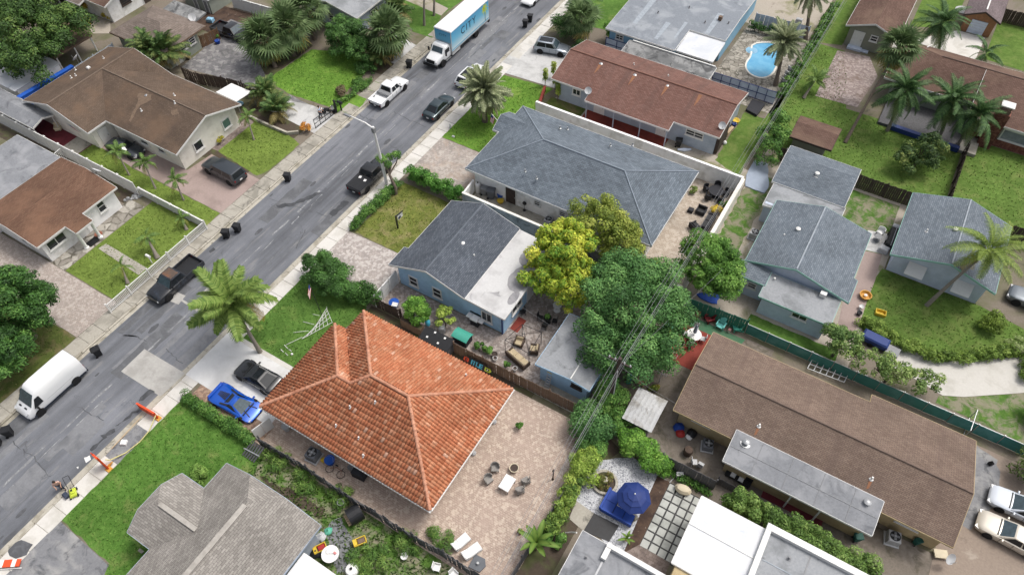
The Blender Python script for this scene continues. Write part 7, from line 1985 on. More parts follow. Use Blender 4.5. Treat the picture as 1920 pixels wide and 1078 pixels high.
# banana plant
def banana_leaf(L,W):
    V=[]; F=[]; Cc=[]
    n=9
    for i in range(n+1):
        t=i/n; x=L *t *(1-.12 *t); z=.55 *L *t-.62 *L *t *t
        w=W *math.sin(math.pi *min(1,.08+.92 *t)) **.6 *(1 if t<.98 else .1)
        for s in (-1,0,1):
            V.append((x,s *w/2,z-(abs(s) *-.08 *W *2) )); Cc.append((C('7d9a3c') if s==0 else random.choice([C('5f8530'),C('6f9838'),C('54792c')]))[:3])
    for i in range(n):
        for s in range(2): F.append((i *3+s,i *3+s+1,(i+1) *3+s+1,(i+1) *3+s))
    return np_mesh('banana_leaf',np.array(V),np.array(F),M['frond'],np.array(Cc))
BL=[banana_leaf(1.9,.42),banana_leaf(1.6,.4)]
def banana(label,base,h,n,sc,seed=0):
    r=thing('banana_plant',label,'plant',(*base,0))
    MB().tube([(base[0],base[1],0),(base[0],base[1],h)],[.12,.08],8).build('stem',M['wood_lt'],r,smooth=60)
    for i in range(n): place('leaf',BL[i%2],r,(0,0,h),(RNG.uniform(-.3,.3),-rad(55-50 *i/n),rad(i *137+seed)),sc)
    return r
banana('broad leaved banana plant at the bottom edge beside the patio',(-7.31,14.50),1.2,10,1.0)
banana('small banana plant by the gravel garden edge',(-2.34,18.18),.3,6,.45,40)
# vine over slab fence bottom right etc.
ag=thing('circular_planter','round stone edged planter with mixed plants on the white gravel','planter',(*(-5.45,21.11),0))
px,py=(-5.45,21.11)
rb_=MB().cbox((0,0,.08),(.3,.2,.18),bev=.03).mesh('edging_stone',M['curb'])
for k in range(18):
    a=2 *math.pi *k/18; place('edging_stone',rb_,ag,(.85 *math.cos(a),.85 *math.sin(a),.08),(0,0,a+math.pi/2))
MB().cyl((px,py,0),.8,.14,18).build('soil',M['soil_dark'],ag)
foliage(ag,ell_lobes((px,py,.35),(.6,.6,.3),16,.22),900,.2,[C('55602c'),C('747a3a'),C('8a6f45')],(px,py,0),'plants',asp=.25)
MB().lathe([(.2,.1),(.14,.25),(.1,.5),(.22,.6),(.03,.62)],10,(px,py,.1)).build('bird_bath',M['curb'],ag,smooth=40)
# ------------------------------------------------------------------ objects
def L_(mb,name,mat,root,smooth=None):
    return mb.build(name,M[mat],root,local=True,smooth=smooth)

def wheelie_bin(label,pos,rz=0.0,z=-.1,mat='black',group='wheeled bins along the street',sc=1.0):
    r=thing('wheeled_bin',label,'bin',(*pos,z),rz,group)
    r.scale=(sc,sc,sc)
    mb=MB()
    b=[(-.22,-.2),(.22,-.2),(.22,.2),(-.22,.2)]; t=[(-.3,-.28),(.3,-.28),(.3,.28),(-.3,.28)]
    mb.add([(x,y,.08) for x,y in b]+[(x,y,.9) for x,y in t],[(3,2,1,0),(4,5,6,7)]+[(i,(i+1)%4,(i+1)%4+4,i+4) for i in range(4)])
    L_(mb,'body',mat,r)
    mb=MB().cbox((.01,0,.94),(.68,.62,.1),bev=.05); mb.cbox((.28,0,.97),(.1,.5,.06)); L_(mb,'lid',mat,r)
    L_(MB().tube([(-.36,-.24,.88),(-.36,.24,.88)],.025,6),'handle',mat,r)
    for y in (-.22,.22): L_(MB().cyl((-.24,y-.03,.1),.1,.06,12,axis='y'),'wheel','rubber',r,40)
    return r
for lab,p,a in (('black wheeled bin alone at the left kerb by the pink driveway',(-46.72,33.34),.4),('left one of the two black bins by the picket fence',(-46.53,24.66),.5),('right one of the two black bins by the picket fence',(-46.16,25.74),.3),
                  ('black bin with closed lid just behind the white van',(-46.25,9.73),1.2),('black bin at the left edge ahead of the white van',(-46.18,1.36),.9),('bin cut off by the left picture edge',(-46.28,0.37),.8),
                  ('black bin between the sabal palm and the lorry',(-47.36,54.73),.3),('nearer of the two bins at the top right of the street',(-39.96,68.59),.3),('farther of the two bins at the top right of the street',(-40.04,69.89),.3)):
    wheelie_bin(lab,p,a)

def skin_obj(name,mat,parent,verts,edges,radii,sub=2):
    me=bpy.data.meshes.new(name); me.from_pydata(verts,edges,[])
    o=bpy.data.objects.new(name,me); COL.objects.link(o)
    o.modifiers.new('skin','SKIN')
    for i,d in enumerate(me.skin_vertices[0].data):
        r=radii[i]; d.radius=(r,r) if not isinstance(r,tuple) else r
        d.use_root=(i==0)
    s=o.modifiers.new('sub','SUBSURF'); s.levels=sub; s.render_levels=sub
    bpy.context.view_layer.update()
    m2=bpy.data.meshes.new_from_object(o.evaluated_get(bpy.context.evaluated_depsgraph_get()))
    bpy.data.objects.remove(o)
    m2.materials.clear(); m2.materials.append(M[mat])
    for p in m2.polygons: p.use_smooth=True
    return place(name,m2,parent)

def person(label,pos,rz,shirt,trousers,hands,lean=.1,stride=.2,h=1.6,z=0.0,bare_arms=True):
    r=thing('person',label,'person',(*pos,z),rz)
    s=h/1.75
    def S(v): return [(a *s,b *s,c *s) for a,b,c in v]
    lx=lean
    hip=(0,0,.93); chest=(lx *.7,0,1.32); neck=(lx *.9,0,1.47); head=(lx *1.15,0,1.62); top=(lx *1.2,0,1.72)
    V=[hip,(lx *.35,0,1.1),chest,neck,head,top]
    E=[(0,1),(1,2),(2,3),(3,4),(4,5)]; Rr_=[(.15,.12),(.14,.11),(.17,.12),.055,(.095,.085),.06]
    for sg,st,hd in ((1,stride,hands[0]),(-1,-stride,hands[1])):
        b=len(V)
        V+=[(0,sg *.1,.88),(st *.5+.04,sg *.11,.5),(st *.8-.02,sg *.11,.09),(st *.8+.13,sg *.12,.04)]
        E+=[(0,b),(b,b+1),(b+1,b+2),(b+2,b+3)]; Rr_+=[.1,.065,.042,.04]
        b=len(V); ex=((chest[0]+hd[0])/2-.06,sg *.27,(1.36+hd[2])/2-.06)
        V+=[(lx *.78,sg *.19,1.38),ex,hd,(hd[0]+.08,hd[1],hd[2]-.03)]
        E+=[(2,b),(b,b+1),(b+1,b+2),(b+2,b+3)]; Rr_+=[.062,.047,.034,.04]
    body=skin_obj('body','skin',r,S(V),E,[tuple(q *s for q in x) if isinstance(x,tuple) else x *s for x in Rr_])
    # clothing shells a little outside the body
    tv=[(0,0,.98),(lx *.35,0,1.12),chest,(lx *.88,0,1.42)]; te=[(0,1),(1,2),(2,3)]; tr_=[(.17,.14),(.16,.13),(.19,.14),.08]
    for sg in (1,-1):
        b=len(tv); hd=hands[0 if sg>0 else 1]; ex=((chest[0]+hd[0])/2-.06,sg *.27,(1.36+hd[2])/2-.06)
        tv+=[(lx *.78,sg *.19,1.38),tuple((a *.45+c *.55) for a,c in zip((lx *.78,sg *.19,1.38),ex))]; te+=[(2,b),(b,b+1)]; tr_+=[.08,.068]
    skin_obj('shirt',shirt,r,S(tv),te,[tuple(q *s for q in x) if isinstance(x,tuple) else x *s for x in tr_])
    pv=[(0,0,.95)]; pe=[]; pr=[(.17,.14)]
    for sg,st in ((1,stride),(-1,-stride)):
        b=len(pv); pv+=[(0,sg *.1,.86),(st *.5+.04,sg *.11,.5),(st *.78-.01,sg *.11,.14)]; pe+=[(0,b),(b,b+1),(b+1,b+2)]; pr+=[.115,.085,.066]
    skin_obj('trousers',trousers,r,S(pv),pe,[tuple(q *s for q in x) if isinstance(x,tuple) else x *s for x in pr])
    for sg,st in ((1,stride),(-1,-stride)):
        mb=MB().cbox(((st *.8+.07) *s,sg *.12 *s,.05 *s),(.26 *s,.1 *s,.1 *s),bev=.03); L_(mb,'shoe','black',r)
    L_(MB().lathe([(.098 *s,-.02),(.108 *s,.05 *s),(.1 *s,.1 *s),(.06 *s,.14 *s),(.01,.15 *s)],12,(head[0] *s-.015,0,head[2] *s+.0)),'hair','hair',r,60)
    L_(MB().cbox((head[0] *s+.1 *s,0,head[2] *s-.01),(.035,.03,.05)),'nose','skin',r)
    # fingers
    for hd in hands:
        mb=MB()
        for k in range(4): mb.tube([((hd[0]+.08) *s,(hd[1]-.03+k *.02) *s,(hd[2]-.03) *s),((hd[0]+.13) *s,(hd[1]-.03+k *.02) *s,(hd[2]-.05) *s),((hd[0]+.13) *s,(hd[1]-.03+k *.02) *s,(hd[2]-.085) *s)],.009 *s,5)
        mb.tube([((hd[0]+.04) *s,hd[1] *.9 *s,(hd[2]-.03) *s),((hd[0]+.09) *s,hd[1] *.8 *s,(hd[2]-.06) *s)],.011 *s,5)
        L_(mb,'fingers','skin',body)
    return r
pp=(-39.11,0.60)
person('person in a pale pink top and dark trousers standing behind the mower',pp,rad(-25),'shirt_p','denim',((.34,.18,1.0),(.34,-.18,1.0)),.16,.22,1.6,-.1)
mw=thing('lawn_mower','lime yellow push mower on the pavement','lawn mower',(*(-38.00,0.74),.02),rad(-28))
L_(MB().cbox((0,0,.22),(.7,.46,.2),bev=.06),'deck','lime',mw); L_(MB().cbox((-.02,0,.36),(.34,.26,.12),bev=.04),'motor','lime',mw); L_(MB().cbox((-.1,0,.43),(.16,.12,.04)),'vent','black',mw)
for x in (-.28,.28):
    for y in (-.26,.26): L_(MB().cyl((x,y-.03,.11),.11,.06,12,axis='y'),'wheel','black',mw,40)
hb=MB(); hb.tube([(-.3,-.2,.3),(-1.0,-.2,.9),(-1.05,-.2,.95),(-1.05,.2,.95),(-1.0,.2,.9),(-.3,.2,.3)],.02,6); L_(hb,'handle','black',mw)
L_(MB().cbox((-.1,-.5,.2),(.5,.34,.26),rz=.4,bev=.08),'grass_bag','denim',mw)
p2=(-50.26,42.46)
person('person in a pale blue shirt standing at the open black gate',p2,rad(20),'shirt_b','denim',((.3,.2,1.0),(.3,-.2,1.02)),.05,.1,1.6)
mc=thing('motor_scooter','black and white motor scooter parked behind the black gate','scooter',(*(-49.97,43.55),0),rad(35))
for x in (-.55,.55):
    w_=L_(MB().cyl((x,-.06,.25),.25,.12,16,axis='y'),'wheel','rubber',mc,40)
L_(MB().cbox((-.35,0,.55),(.75,.3,.3),bev=.08),'seat','black',mc); L_(MB().cbox((.1,0,.32),(.6,.26,.1)),'footboard','black',mc)
L_(MB().bar((.5,0,.35),(.4,0,.95),.26,.1),'front_shield','snow',mc); L_(MB().tube([(.38,-.3,1.0),(.4,0,.96),(.38,.3,1.0)],.02,6),'handlebar','black',mc); L_(MB().cbox((-.62,0,.62),(.3,.26,.1)),'rear_fairing','snow',mc)

# ---- barriers, tape and kerb debris
def barrier(label,a,b,h,tip):
    r=thing('traffic_barrier',label,'barrier',(*a,0),group='orange traffic barriers by the kerb gap')
    for k in range(3): MB().bar((*a,.2+k *h/3.2),(b[0],b[1],.2+k *h/3.2+tip),.14,h/3.3).build('board',M['orange'],r)
    for p,zt in ((a,0),(b,tip)): MB().bar((p[0],p[1],0),(p[0],p[1],h+zt),.07,.07).build('upright',M['orange'],r)
    MB().cbox((a[0],a[1],.05),(.45,.4,.1),bev=.03).build('foot',M['gold'],r)
    return r
s_=(180,740,140)
ba=barrier('upright orange board barrier at the near end of the missing pavement',(-37.37,3.31),(-38.03,3.35),2.0,0)
bb=barrier('orange board barrier lying across the far end of the missing pavement',(-37.44,8.11),(-39.28,8.02),.9,0)
tp_=[(*(-37.41,8.13),.6),(*(-37.07,7.00),.25),(*(-37.08,6.00),.1),(*(-37.29,4.83),.1),(*(-37.65,3.80),.35),(*(-37.78,3.65),.6)]
tag(MB().tube(tp_,.045,6).build('caution_tape',M['rope'],loc=tp_[0]),'yellow caution tape sagging between the two orange barriers','tape')
tag(MB().cbox((*(-38.07,5.34),.12),(.42,.4,.22),rz=.5,bev=.03).build('concrete_block',M['w_white'],loc=(*(-38.07,5.34),0)),'pale concrete block in the missing pavement gap','block')
tag(MB().tube([(*(-37.57,3.48),.05),(*(-37.40,3.81),.3)],[.12,.05],6).build('sand_bag',M['gold'],loc=(*(-37.50,3.60),0)),'tan sandbag leaning on the upright orange barrier','bag')
for i in range(5): tag(MB().bar((*(-38.53,4.54),.02),(*(-38.71,7.59),.03),.06,.04).build('kerb_form',M['wood_lt'],loc=(*(-38.53,4.54),0)) if i==0 else bpy.data.objects['kerb_form'],'long timber kerb form beside the missing pavement','timber')
br_=thing('striped_barrier','orange and white striped barrier lying in the bottom left corner','barrier',(*(-37.67,-4.89),0),rad(35))
for k in range(7): L_(MB().cbox((0+k *.28-.9,0,.3),(.27,.5,.08),ry=.1),'stripe_board','snow' if k in (2,5) else 'orange',br_)
L_(MB().bar((-1,-.3,.1),(1,-.3,.1),.06),'leg','snow',br_)
pw=tag(MB().prism(jag([(-38.73,-4.13),(-38.42,-3.37),(-37.45,-3.15),(-37.19,-3.84),(-37.61,-4.38),(-38.14,-4.48)],.3,.08),.012,.03).build('asphalt_patch',M['tar']),'fresh dark asphalt patch at the driveway edge',None,None,'structure')

# ---- lawn of the tiled house
nf=thing('fallen_trellis','bent white metal trellis lying on the lawn of the tiled house','trellis',(*(-32.56,20.12),0))
a0,a1,a2,a3=(-32.71,19.41),(-32.53,20.77),(-32.83,22.76),(-31.50,21.92)
rows=6
def q_(u,v):
    lo=(a0[0]+(a3[0]-a0[0]) *u,a0[1]+(a3[1]-a0[1]) *u); hi=(a1[0]+(a2[0]-a1[0]) *u,a1[1]+(a2[1]-a1[1]) *u)
    return (lo[0]+(hi[0]-lo[0]) *v,lo[1]+(hi[1]-lo[1]) *v,.15+.5 *u *math.sin(v *2.2+.4))
for i in range(8): MB().tube([q_(i/7,v/5) for v in range(6)],.02,5).build('bar',M['white'],nf)
for j in range(5): MB().tube([q_(u/6,j/4) for u in range(7)],.02,5).build('bar',M['white'],nf)
for pa,pb in (((-33.84,19.57),(-32.68,20.26)),((-33.87,20.84),(-32.71,20.99)),((-33.67,21.87),(-32.93,21.93)),((-33.51,18.32),(-32.71,19.51)),((-33.17,23.11),(-32.78,22.74))):
    MB().tube([(*pa,.05),(*pb,.3)],.022,5).build('rod',M['white'],nf)
for k,(pa,pb) in enumerate((((-33.64,18.24),(-33.14,18.12)),((-33.59,17.76),(-33.22,17.67)),((-33.03,17.68),(-32.69,17.62)),((-33.02,18.10),(-32.71,18.08)))):
    tag(MB().tube([(*pa,.04),(*pb,.05)],.03,5).build('pipe_piece',M['white'],loc=(*pa,0)),'short white pipe piece lying on the lawn, %s of the four'%['uppermost','leftmost','lowest','rightmost'][k],'pipe','white pipe pieces on the lawn')
tag(MB().lathe([(.01,0),(.1,.04),(.1,.12),(.01,.17)],10,(*(-32.47,17.87),0)).build('ball',M['snow'],loc=(*(-32.47,17.87),0),smooth=60),'small white ball on the lawn beside the pipe pieces','ball')
def flag(label,base,top,w=.9,h=.55,droop=.5,mat='metal',fl=None):
    r=thing('flag',label,'flag',base)
    MB().tube([base,top],[.03,.02],6).build('flagpole',M[mat],r)
    t=Vector(top); b=Vector(base); d=(b-t).normalized()
    out=Vector((fl or (.5,-.4,-.6))).normalized()
    for k in range(7):
        s0,s1=k/7 *h,(k+1)/7 *h
        q=[t+d *s0,t+d *s1,t+d *s1+out *w,t+d *s0+out *w]
        n=(q[1]-q[0]).cross(q[2]-q[0]).normalized() *.008
        MB().add([p+n for p in q]+[p-n for p in q],[(0,1,2,3),(7,6,5,4),(0,4,5,1),(1,5,6,2),(2,6,7,3),(3,7,4,0)]).build('stripe',M['red'] if k%2==0 else M['snow'],r)
    q=[t,t+d *h *.55,t+d *h *.55+out *w *.42,t+out *w *.42]; n=(q[1]-q[0]).cross(q[2]-q[0]).normalized() *.014
    MB().add([p+n for p in q]+[p-n for p in q],[(0,1,2,3),(7,6,5,4),(0,4,5,1),(1,5,6,2),(2,6,7,3),(3,7,4,0)]).build('canton',M['navy'],r)
    return r
fb_=(-32.98,22.23)
flag('striped flag on a dark pole beside the spreading bush tree',(*fb_,0),(*(-34.33,23.01),2.6),.9,.5,mat='black',fl=(.35,-.75,-.55))
flag('striped flag on the porch of the grey hip roof',(-31.3,49.0,2.2),(-32.6,49.2,3.0),.8,.5,fl=(-.1,-.3,-1))
flag('striped flag over the maroon courtyard',(-69.0,26.9,1.4),(-69.9,26.5,2.4),.9,.5,fl=(.4,.2,-.9))
flag('striped flag by the basketball hoop',(-55.6,58.6,.2),(-56.0,58.2,1.7),.7,.45,fl=(.4,-.3,-.9))
sg_=thing('sign_post','black hanging sign post on the yellowing lawn','sign',(*(-33.36,33.64),0))
x,y=(-33.36,33.64)
MB().box(x-.06,x+.06,y-.06,y+.06,0,1.7).build('post',M['black'],sg_); MB().bar((x,y,1.6),(x+.1,y+.95,1.6),.09,.09).build('arm',M['black'],sg_)
MB().box(x-.0,x+.05,y+.2,y+.9,.95,1.45).build('board',M['snow'],sg_); MB().box(x+.052,x+.06,y+.25,y+.6,1.0,1.3).build('printed_panel',M['denim'],sg_)
tag(MB().prism([(-70.35,17.52)],0,1).build('x',M['white']) if False else MB().cbox((*(-37.27,16.68),.25),(.3,.3,.5),rz=.4,bev=.1).build('lawn_ornament',M['snow'],loc=(*(-37.27,16.68),0)),'white garden ornament at the foot of the street coconut palm','ornament')
tag(MB().lathe([(.12,0),(.16,.1),(.07,.3),(.12,.45),(.02,.6)],10,(*(-37.22,48.16),0)).build('lawn_ornament',M['snow'],loc=(*(-37.22,48.16),0),smooth=50),'white garden ornament at the pavement edge below the date palm','ornament')
tag(MB().cbox((*(-36.15,47.13),.06),(.3,.25,.1),bev=.04).build('meter_cover',M['lgrey'],loc=(*(-36.15,47.13),0)),'small pale cover in the bright lawn by the paver driveway','cover')

# ---- paver patio of the tiled house
def patio_chair(label,pos,rz,mat='grey_cush',group=None,z=.015):
    r=thing('patio_chair',label,'chair',(*pos,z),rz,group)
    L_(MB().cbox((0,0,.36),(.55,.58,.12),bev=.04),'seat',mat,r)
    mb=MB(); n=8
    for k in range(n):
        a=rad(100+160 *k/(n-1)); mb.cbox((.3 *math.cos(a)+.02,.32 *math.sin(a),.6),(.05,.17,.42),rz=a)
    L_(mb,'backrest',mat,r)
    for x in (-.22,.22):
        for y in (-.22,.22): L_(MB().cyl((x,y,0),.025,.32,6),'leg','dmetal',r)
    return r
GPC='grey woven chairs round the white patio table'
for lab,p,a in (('upper left grey woven chair at the white table',(-12.79,17.90),-60),('lower left grey woven chair at the white table',(-12.75,16.90),-20),('upper right grey woven chair at the white table',(-10.37,18.20),150),('lower right grey woven chair at the white table',(-10.38,17.39),140)):
    patio_chair(lab,p,rad(a),group=GPC)
wt=thing('patio_table','white rectangular coffee table on the paver patio','table',(-11.4,17.3,.015),0)
L_(MB().cbox((0,0,.55),(.82,1.15,.07),bev=.02),'table_top','snow',wt)
for x in (-.34,.34):
    for y in (-.5,.5): L_(MB().cbox((x,y,.26),(.07,.07,.52)),'leg','grey',wt)
def pot(label,pos,r,h,mat='cream',soil='wood_dk',plant=None,z=.015,name='plant_pot'):
    o=thing(name,label,'pot',(*pos,z))
    L_(MB().lathe([(r *.65,0),(r *.95,h *.7),(r,h),(r *.86,h),(r *.8,h *.8),(.01,h *.8)],14),'pot',mat,o,40)
    L_(MB().cyl((0,0,h *.8),r *.8,.02,14),'soil',soil,o)
    if plant: foliage(o,[(0,0,h+r *.5,r *.9)],plant[1],.16,plant[0],name='plant',asp=.3)
    return o
pot('round cream planter with dark soil behind the white table',(-11.60,18.61),.36,.4)
lam=thing('lamp_post','thin black garden lamp post at the edge of the paver patio','lamp post',(*(-8.81,19.43),0))
L_(MB().cyl((0,0,0),.05,1.5,8),'post','wood_dk',lam); L_(MB().cbox((0,0,1.55),(.14,.14,.18),bev=.03),'lantern','wood_dk',lam); L_(MB().cyl((0,0,0),.1,.06,10),'base','wood_dk',lam)
for i,p in enumerate(((-14.90,21.13),(-14.85,18.16))):
    tag(MB().lathe([(.01,0),(.2,.05),(.22,.2),(.12,.34),(.01,.38)],7,(*p,.01)).build('rock',M['lgrey'],loc=(*p,0),smooth=30),'pale rock under the rear eave, %s one'%['upper','lower'][i],'rock')
def lounger(label,foot,head):
    d=Vector((head[0]-foot[0],head[1]-foot[1],0)); an=math.atan2(d.y,d.x); Ln=d.length
    r=thing('sun_lounger',label,'sun lounger',(*foot,.015),an,'white sun loungers by the dark fence')
    L_(MB().cbox((Ln *.32,0,.3),(Ln *.62,.62,.1),bev=.03),'mattress','snow',r); L_(MB().cbox((Ln *.8,0,.4),(Ln *.4,.62,.09),ry=-.5,bev=.03),'backrest','snow',r)
    L_(MB().box(0,Ln *.95,-.34,-.3,.18,.25).box(0,Ln *.95,.3,.34,.18,.25),'frame','lgrey',r)
    L_(MB().cbox((Ln *.93,0,.62),(.18,.5,.1),ry=-.5,bev=.04),'pillow','snow',r)
    for x in (.12,Ln *.85):
        for y in (-.3,.3): L_(MB().cbox((x,y,.1),(.05,.05,.2)),'leg','lgrey',r)
lounger('left white sun lounger by the dark fence',(-11.8,12.8),(-12.2,11.5)); lounger('right white sun lounger by the dark fence',(-10.75,12.65),(-11.3,11.35))
ub=thing('umbrella_base','slate grey umbrella base slab with a central socket','umbrella base',(*(-10.23,11.56),.015),.1)
L_(MB().prism([(-.5,-.45),(.35,-.45),(.55,.1),(.3,.5),(-.45,.5)],0,.12),'slab','w_dark',ub); L_(MB().cyl((0,0,.12),.09,.2,10),'socket','lgrey',ub)
pot('spiky dark potted plant left of the loungers',(-12.76,11.51),.22,.3,'terra',plant=([C('3f4a2c'),C('5a5a3c')],160))
pot('small potted palm beside the wires on the patio edge',(-8.87,14.87),.2,.25,'terra',plant=([C('6f8a3c'),C('9aa84c')],160))
# side passage
ac=None
def ac_unit(label,pos,rz=0,s=.8,mat='w_dark',z=.02):
    r=thing('air_conditioner',label,'air conditioner',(*pos,z),rz)
    L_(MB().cbox((0,0,.04),(s *1.25,s *1.25,.08)),'pad','walk_old' if False else 'lgrey',r)
    L_(MB().cbox((0,0,.08+s *.42),(s,s,s *.84),bev=.05),'casing',mat,r)
    L_(MB().lathe([(s *.44,0),(s *.44,.02),(s *.3,.03),(.01,.03)],18,(0,0,.08+s *.84)),'fan_guard','black',r)
    mb=MB()
    for k in range(4):
        a=k *math.pi/2; mb.bar((0,0,.12+s *.84),(s *.36 *math.cos(a),s *.36 *math.sin(a),.12+s *.84),s *.2,.01)
    L_(mb,'fan_blade','grey',r); L_(MB().cyl((0,0,.12+s *.84),s *.08,.03,10),'fan_hub','lgrey',r)
    mb=MB()
    for k in range(7): mb.box(-s *.5-.006,s *.5+.006,-s *.5-.006,s *.5+.006,.16+k *s *.1,.18+k *s *.1)
    L_(mb,'louvre','grey',r)
    return r
ac_unit('dark grey air conditioner beside the tiled house',(-24.92,11.85),.1,.85)
def bucket(label,pos,mat,r=.22,h=.4,z=.015,name='bucket',cat='bucket'):
    o=thing(name,label,cat,(*pos,z))
    L_(MB().lathe([(r *.75,0),(r,h),(r *1.06,h),(r *.92,h-.03),(.01,h-.12)],12),'body',mat,o,40)
    L_(MB().tube([(-r,0,h),(-r *.4,r *.6,h+.12),(r *.4,r *.6,h+.12),(r,0,h)],.012,5),'handle','metal',o)
    return o
bucket('deep blue tub beside the air conditioner',(-23.59,12.15),'blue',.38,.5); bucket('small yellow bucket beside the blue tub',(-24.07,11.97),'yellow',.2,.3); bucket('grey bucket under the tiled eave',(-21.89,12.51),'grey',.24,.45)
bq=thing('covered_grill','dark covered grill under the tiled eave','grill',(*(-21.03,12.44),.015),.1)
L_(MB().cbox((0,0,.5),(1.0,.6,.9),bev=.14),'cover','dark_weave',bq); L_(MB().cbox((0,0,.04),(.9,.5,.08)),'base','black',bq)
bk2=thing('bicycle','bicycle lying in the side passage of the tiled house','bicycle',(*(-22.81,11.75),.03),.05)
for x in (-.5,.5): L_(MB().tube([(x+.3 *math.cos(a),.3 *math.sin(a),.06) for a in [i *math.pi/7 for i in range(15)]],.02,5),'wheel','rubber',bk2)
L_(MB().tube([(-.5,0,.08),(-.1,.3,.1),(.4,.25,.12),(.5,0,.08)],.02,5),'frame','terra',bk2); L_(MB().tube([(.4,.25,.12),(.45,.5,.15)],.02,5),'handlebar','black',bk2); L_(MB().cbox((-.15,.42,.12),(.2,.1,.06)),'saddle','black',bk2)
bucket('white drum in the corner by the white gate',(-28.21,12.53),'lgrey',.3,.6,name='drum',cat='drum')

# ---- weedy strip by the pale shingle house
tk=thing('half_tank','black half pipe tank with cut timber inside','tank',(*(-19.43,9.89),0),rad(-25))
mb=MB(); n=14; R=.62; W_=1.0
for k in range(n):
    a0_,a1_=rad(-20+220 *k/n),rad(-20+220 *(k+1)/n)
    for rr,flip in ((R,0),(R-.05,1)):
        q=[(rr *math.cos(a0_),-W_/2,.45+rr *math.sin(a0_)),(rr *math.cos(a1_),-W_/2,.45+rr *math.sin(a1_)),(rr *math.cos(a1_),W_/2,.45+rr *math.sin(a1_)),(rr *math.cos(a0_),W_/2,.45+rr *math.sin(a0_))]
        mb.quad(*(q if flip else q[::-1]))
L_(mb,'shell','dmetal',tk); L_(MB().cyl((0,W_/2-.02,.45),R-.02,.03,18,axis='y'),'end_wall','black',tk)
for k in range(5): L_(MB().bar((-.4+k *.2,-.7,.1+.05 *k),(-.3+k *.2,.3,.2+.03 *k),.14,.05),'timber','wood_lt',tk)
bucket('grey brown barrel against the dark fence',(-20.78,10.06),'grey',.26,.6,name='barrel',cat='barrel')
def toycar(label,pos,rz,cargo='wood'):
    r=thing('toy_truck',label,'toy',(*pos,.01),rz,'yellow toy trucks')
    L_(MB().box(-.45,.45,-.26,.26,.15,.22).box(-.45,.45,-.26,-.21,.22,.4).box(-.45,.45,.21,.26,.22,.4).box(.4,.45,-.21,.21,.22,.4).box(-.45,-.2,-.21,.21,.22,.46),'body','yellow',r); L_(MB().cbox((.1,0,.3),(.5,.38,.16),bev=.05),'load',cargo,r)
    for x in (-.3,.3):
        for y in (-.27,.27): L_(MB().cyl((x,y-.03,.11),.11,.06,10,axis='y'),'wheel','black',r,40)
toycar('yellow toy truck with brown load in the weeds',(-17.98,8.61),rad(55)); toycar('yellow toy truck with red load at the house corner',(-20.03,6.84),rad(60),'red')
gt_=thing('glass_table','round white rimmed garden table with clutter on it','table',(*(-19.06,6.86),.01))
L_(MB().lathe([(.52,.6),(.6,.6),(.6,.64),(.52,.64)],22),'rim','snow',gt_); L_(MB().cyl((0,0,.61),.53,.01,22),'glass_top','w_blue2',gt_)
for k in range(4):
    a=k *math.pi/2+.4; L_(MB().tube([(.5 *math.cos(a),.5 *math.sin(a),.6),(.4 *math.cos(a),.4 *math.sin(a),0)],.03,6),'leg','snow',gt_)
L_(MB().cbox((-.1,.1,.68),(.5,.3,.08),rz=.6,bev=.03),'cloth','snow',gt_); L_(MB().cbox((.25,.2,.68),(.2,.16,.1),bev=.03),'box','pink',gt_)
wtk=thing('water_tank','white plastic water tank with dark cap at the bottom edge','tank',(*(-17.20,6.81),.01))
L_(MB().lathe([(.4,0),(.46,.1),(.46,.5),(.38,.62),(.12,.68),(.12,.72),(.01,.72)],14),'body','snow',wtk,40); L_(MB().cyl((0,0,.7),.1,.05,10),'cap','black',wtk)
bucket('white pot with dark inside in the weeds',(-14.76,9.37),'snow',.24,.34,name='planter_tub',cat='pot')
for lab,p,a in (('white plastic chair in the weeds below the loungers',(-12.41,9.88),.3),('white plastic chair cut by the bottom edge',(-11.18,10.10),-.2)):
    c_=thing('plastic_chair',lab,'chair',(*p,.01),a,'white plastic chairs in the weeds')
    L_(MB().cbox((0,0,.36),(.46,.46,.05),bev=.02),'seat','snow',c_); L_(MB().cbox((-.24,0,.62),(.05,.46,.5),ry=-.15,bev=.02),'backrest','snow',c_)
    for y in (-.24,.24): L_(MB().cbox((0,y,.54),(.44,.05,.05)),'armrest','snow',c_)
    for xx in (-.2,.2):
        for y in (-.2,.2): L_(MB().cyl((xx,y,0),.025,.35,6),'leg','snow',c_)
bg=[('green_bag','crumpled green bag at the corner of the pale shingle house',(-20.39,8.07),'mintgreen',.3),('rubbish_bag','white and grey rubbish bags at the corner of the pale shingle house',(-20.57,7.52),'lgrey',.34),('rubbish_bag','dark rubbish heap beside the patio cover',(-20.14,6.50),'black',.45),
      ('rubbish_bag','blue bag heap by the tan house corner',(-2.56,27.92),'navycush',.42),('rubbish_bag','red bag heap by the tan house corner',(-2.31,27.51),'red',.36),('rubbish_bag','black bag heap beside the red bag',(-1.53,27.97),'black',.42),('rubbish_bag','white bag beside the black bags',(-1.59,27.59),'snow',.26),
      ('blue_bag','pale blue bag heap beside the white shade canopy',(-59.44,39.64),'w_aqua',.45)]
for nm,lab,p,m,r in bg:
    mb=MB().lathe([(r *.6,0),(r,r *.25),(r *.85,r *.6),(r *.35,r *.85),(r *.12,r *1.05),(.02,r *1.1)],9,(*p,.01))
    mb.v=[(a+random.uniform(-.05,.05),b+random.uniform(-.05,.05),c) for a,b,c in mb.v]
    tag(mb.build(nm,M[m],loc=(*p,0),smooth=50),lab,'bag')

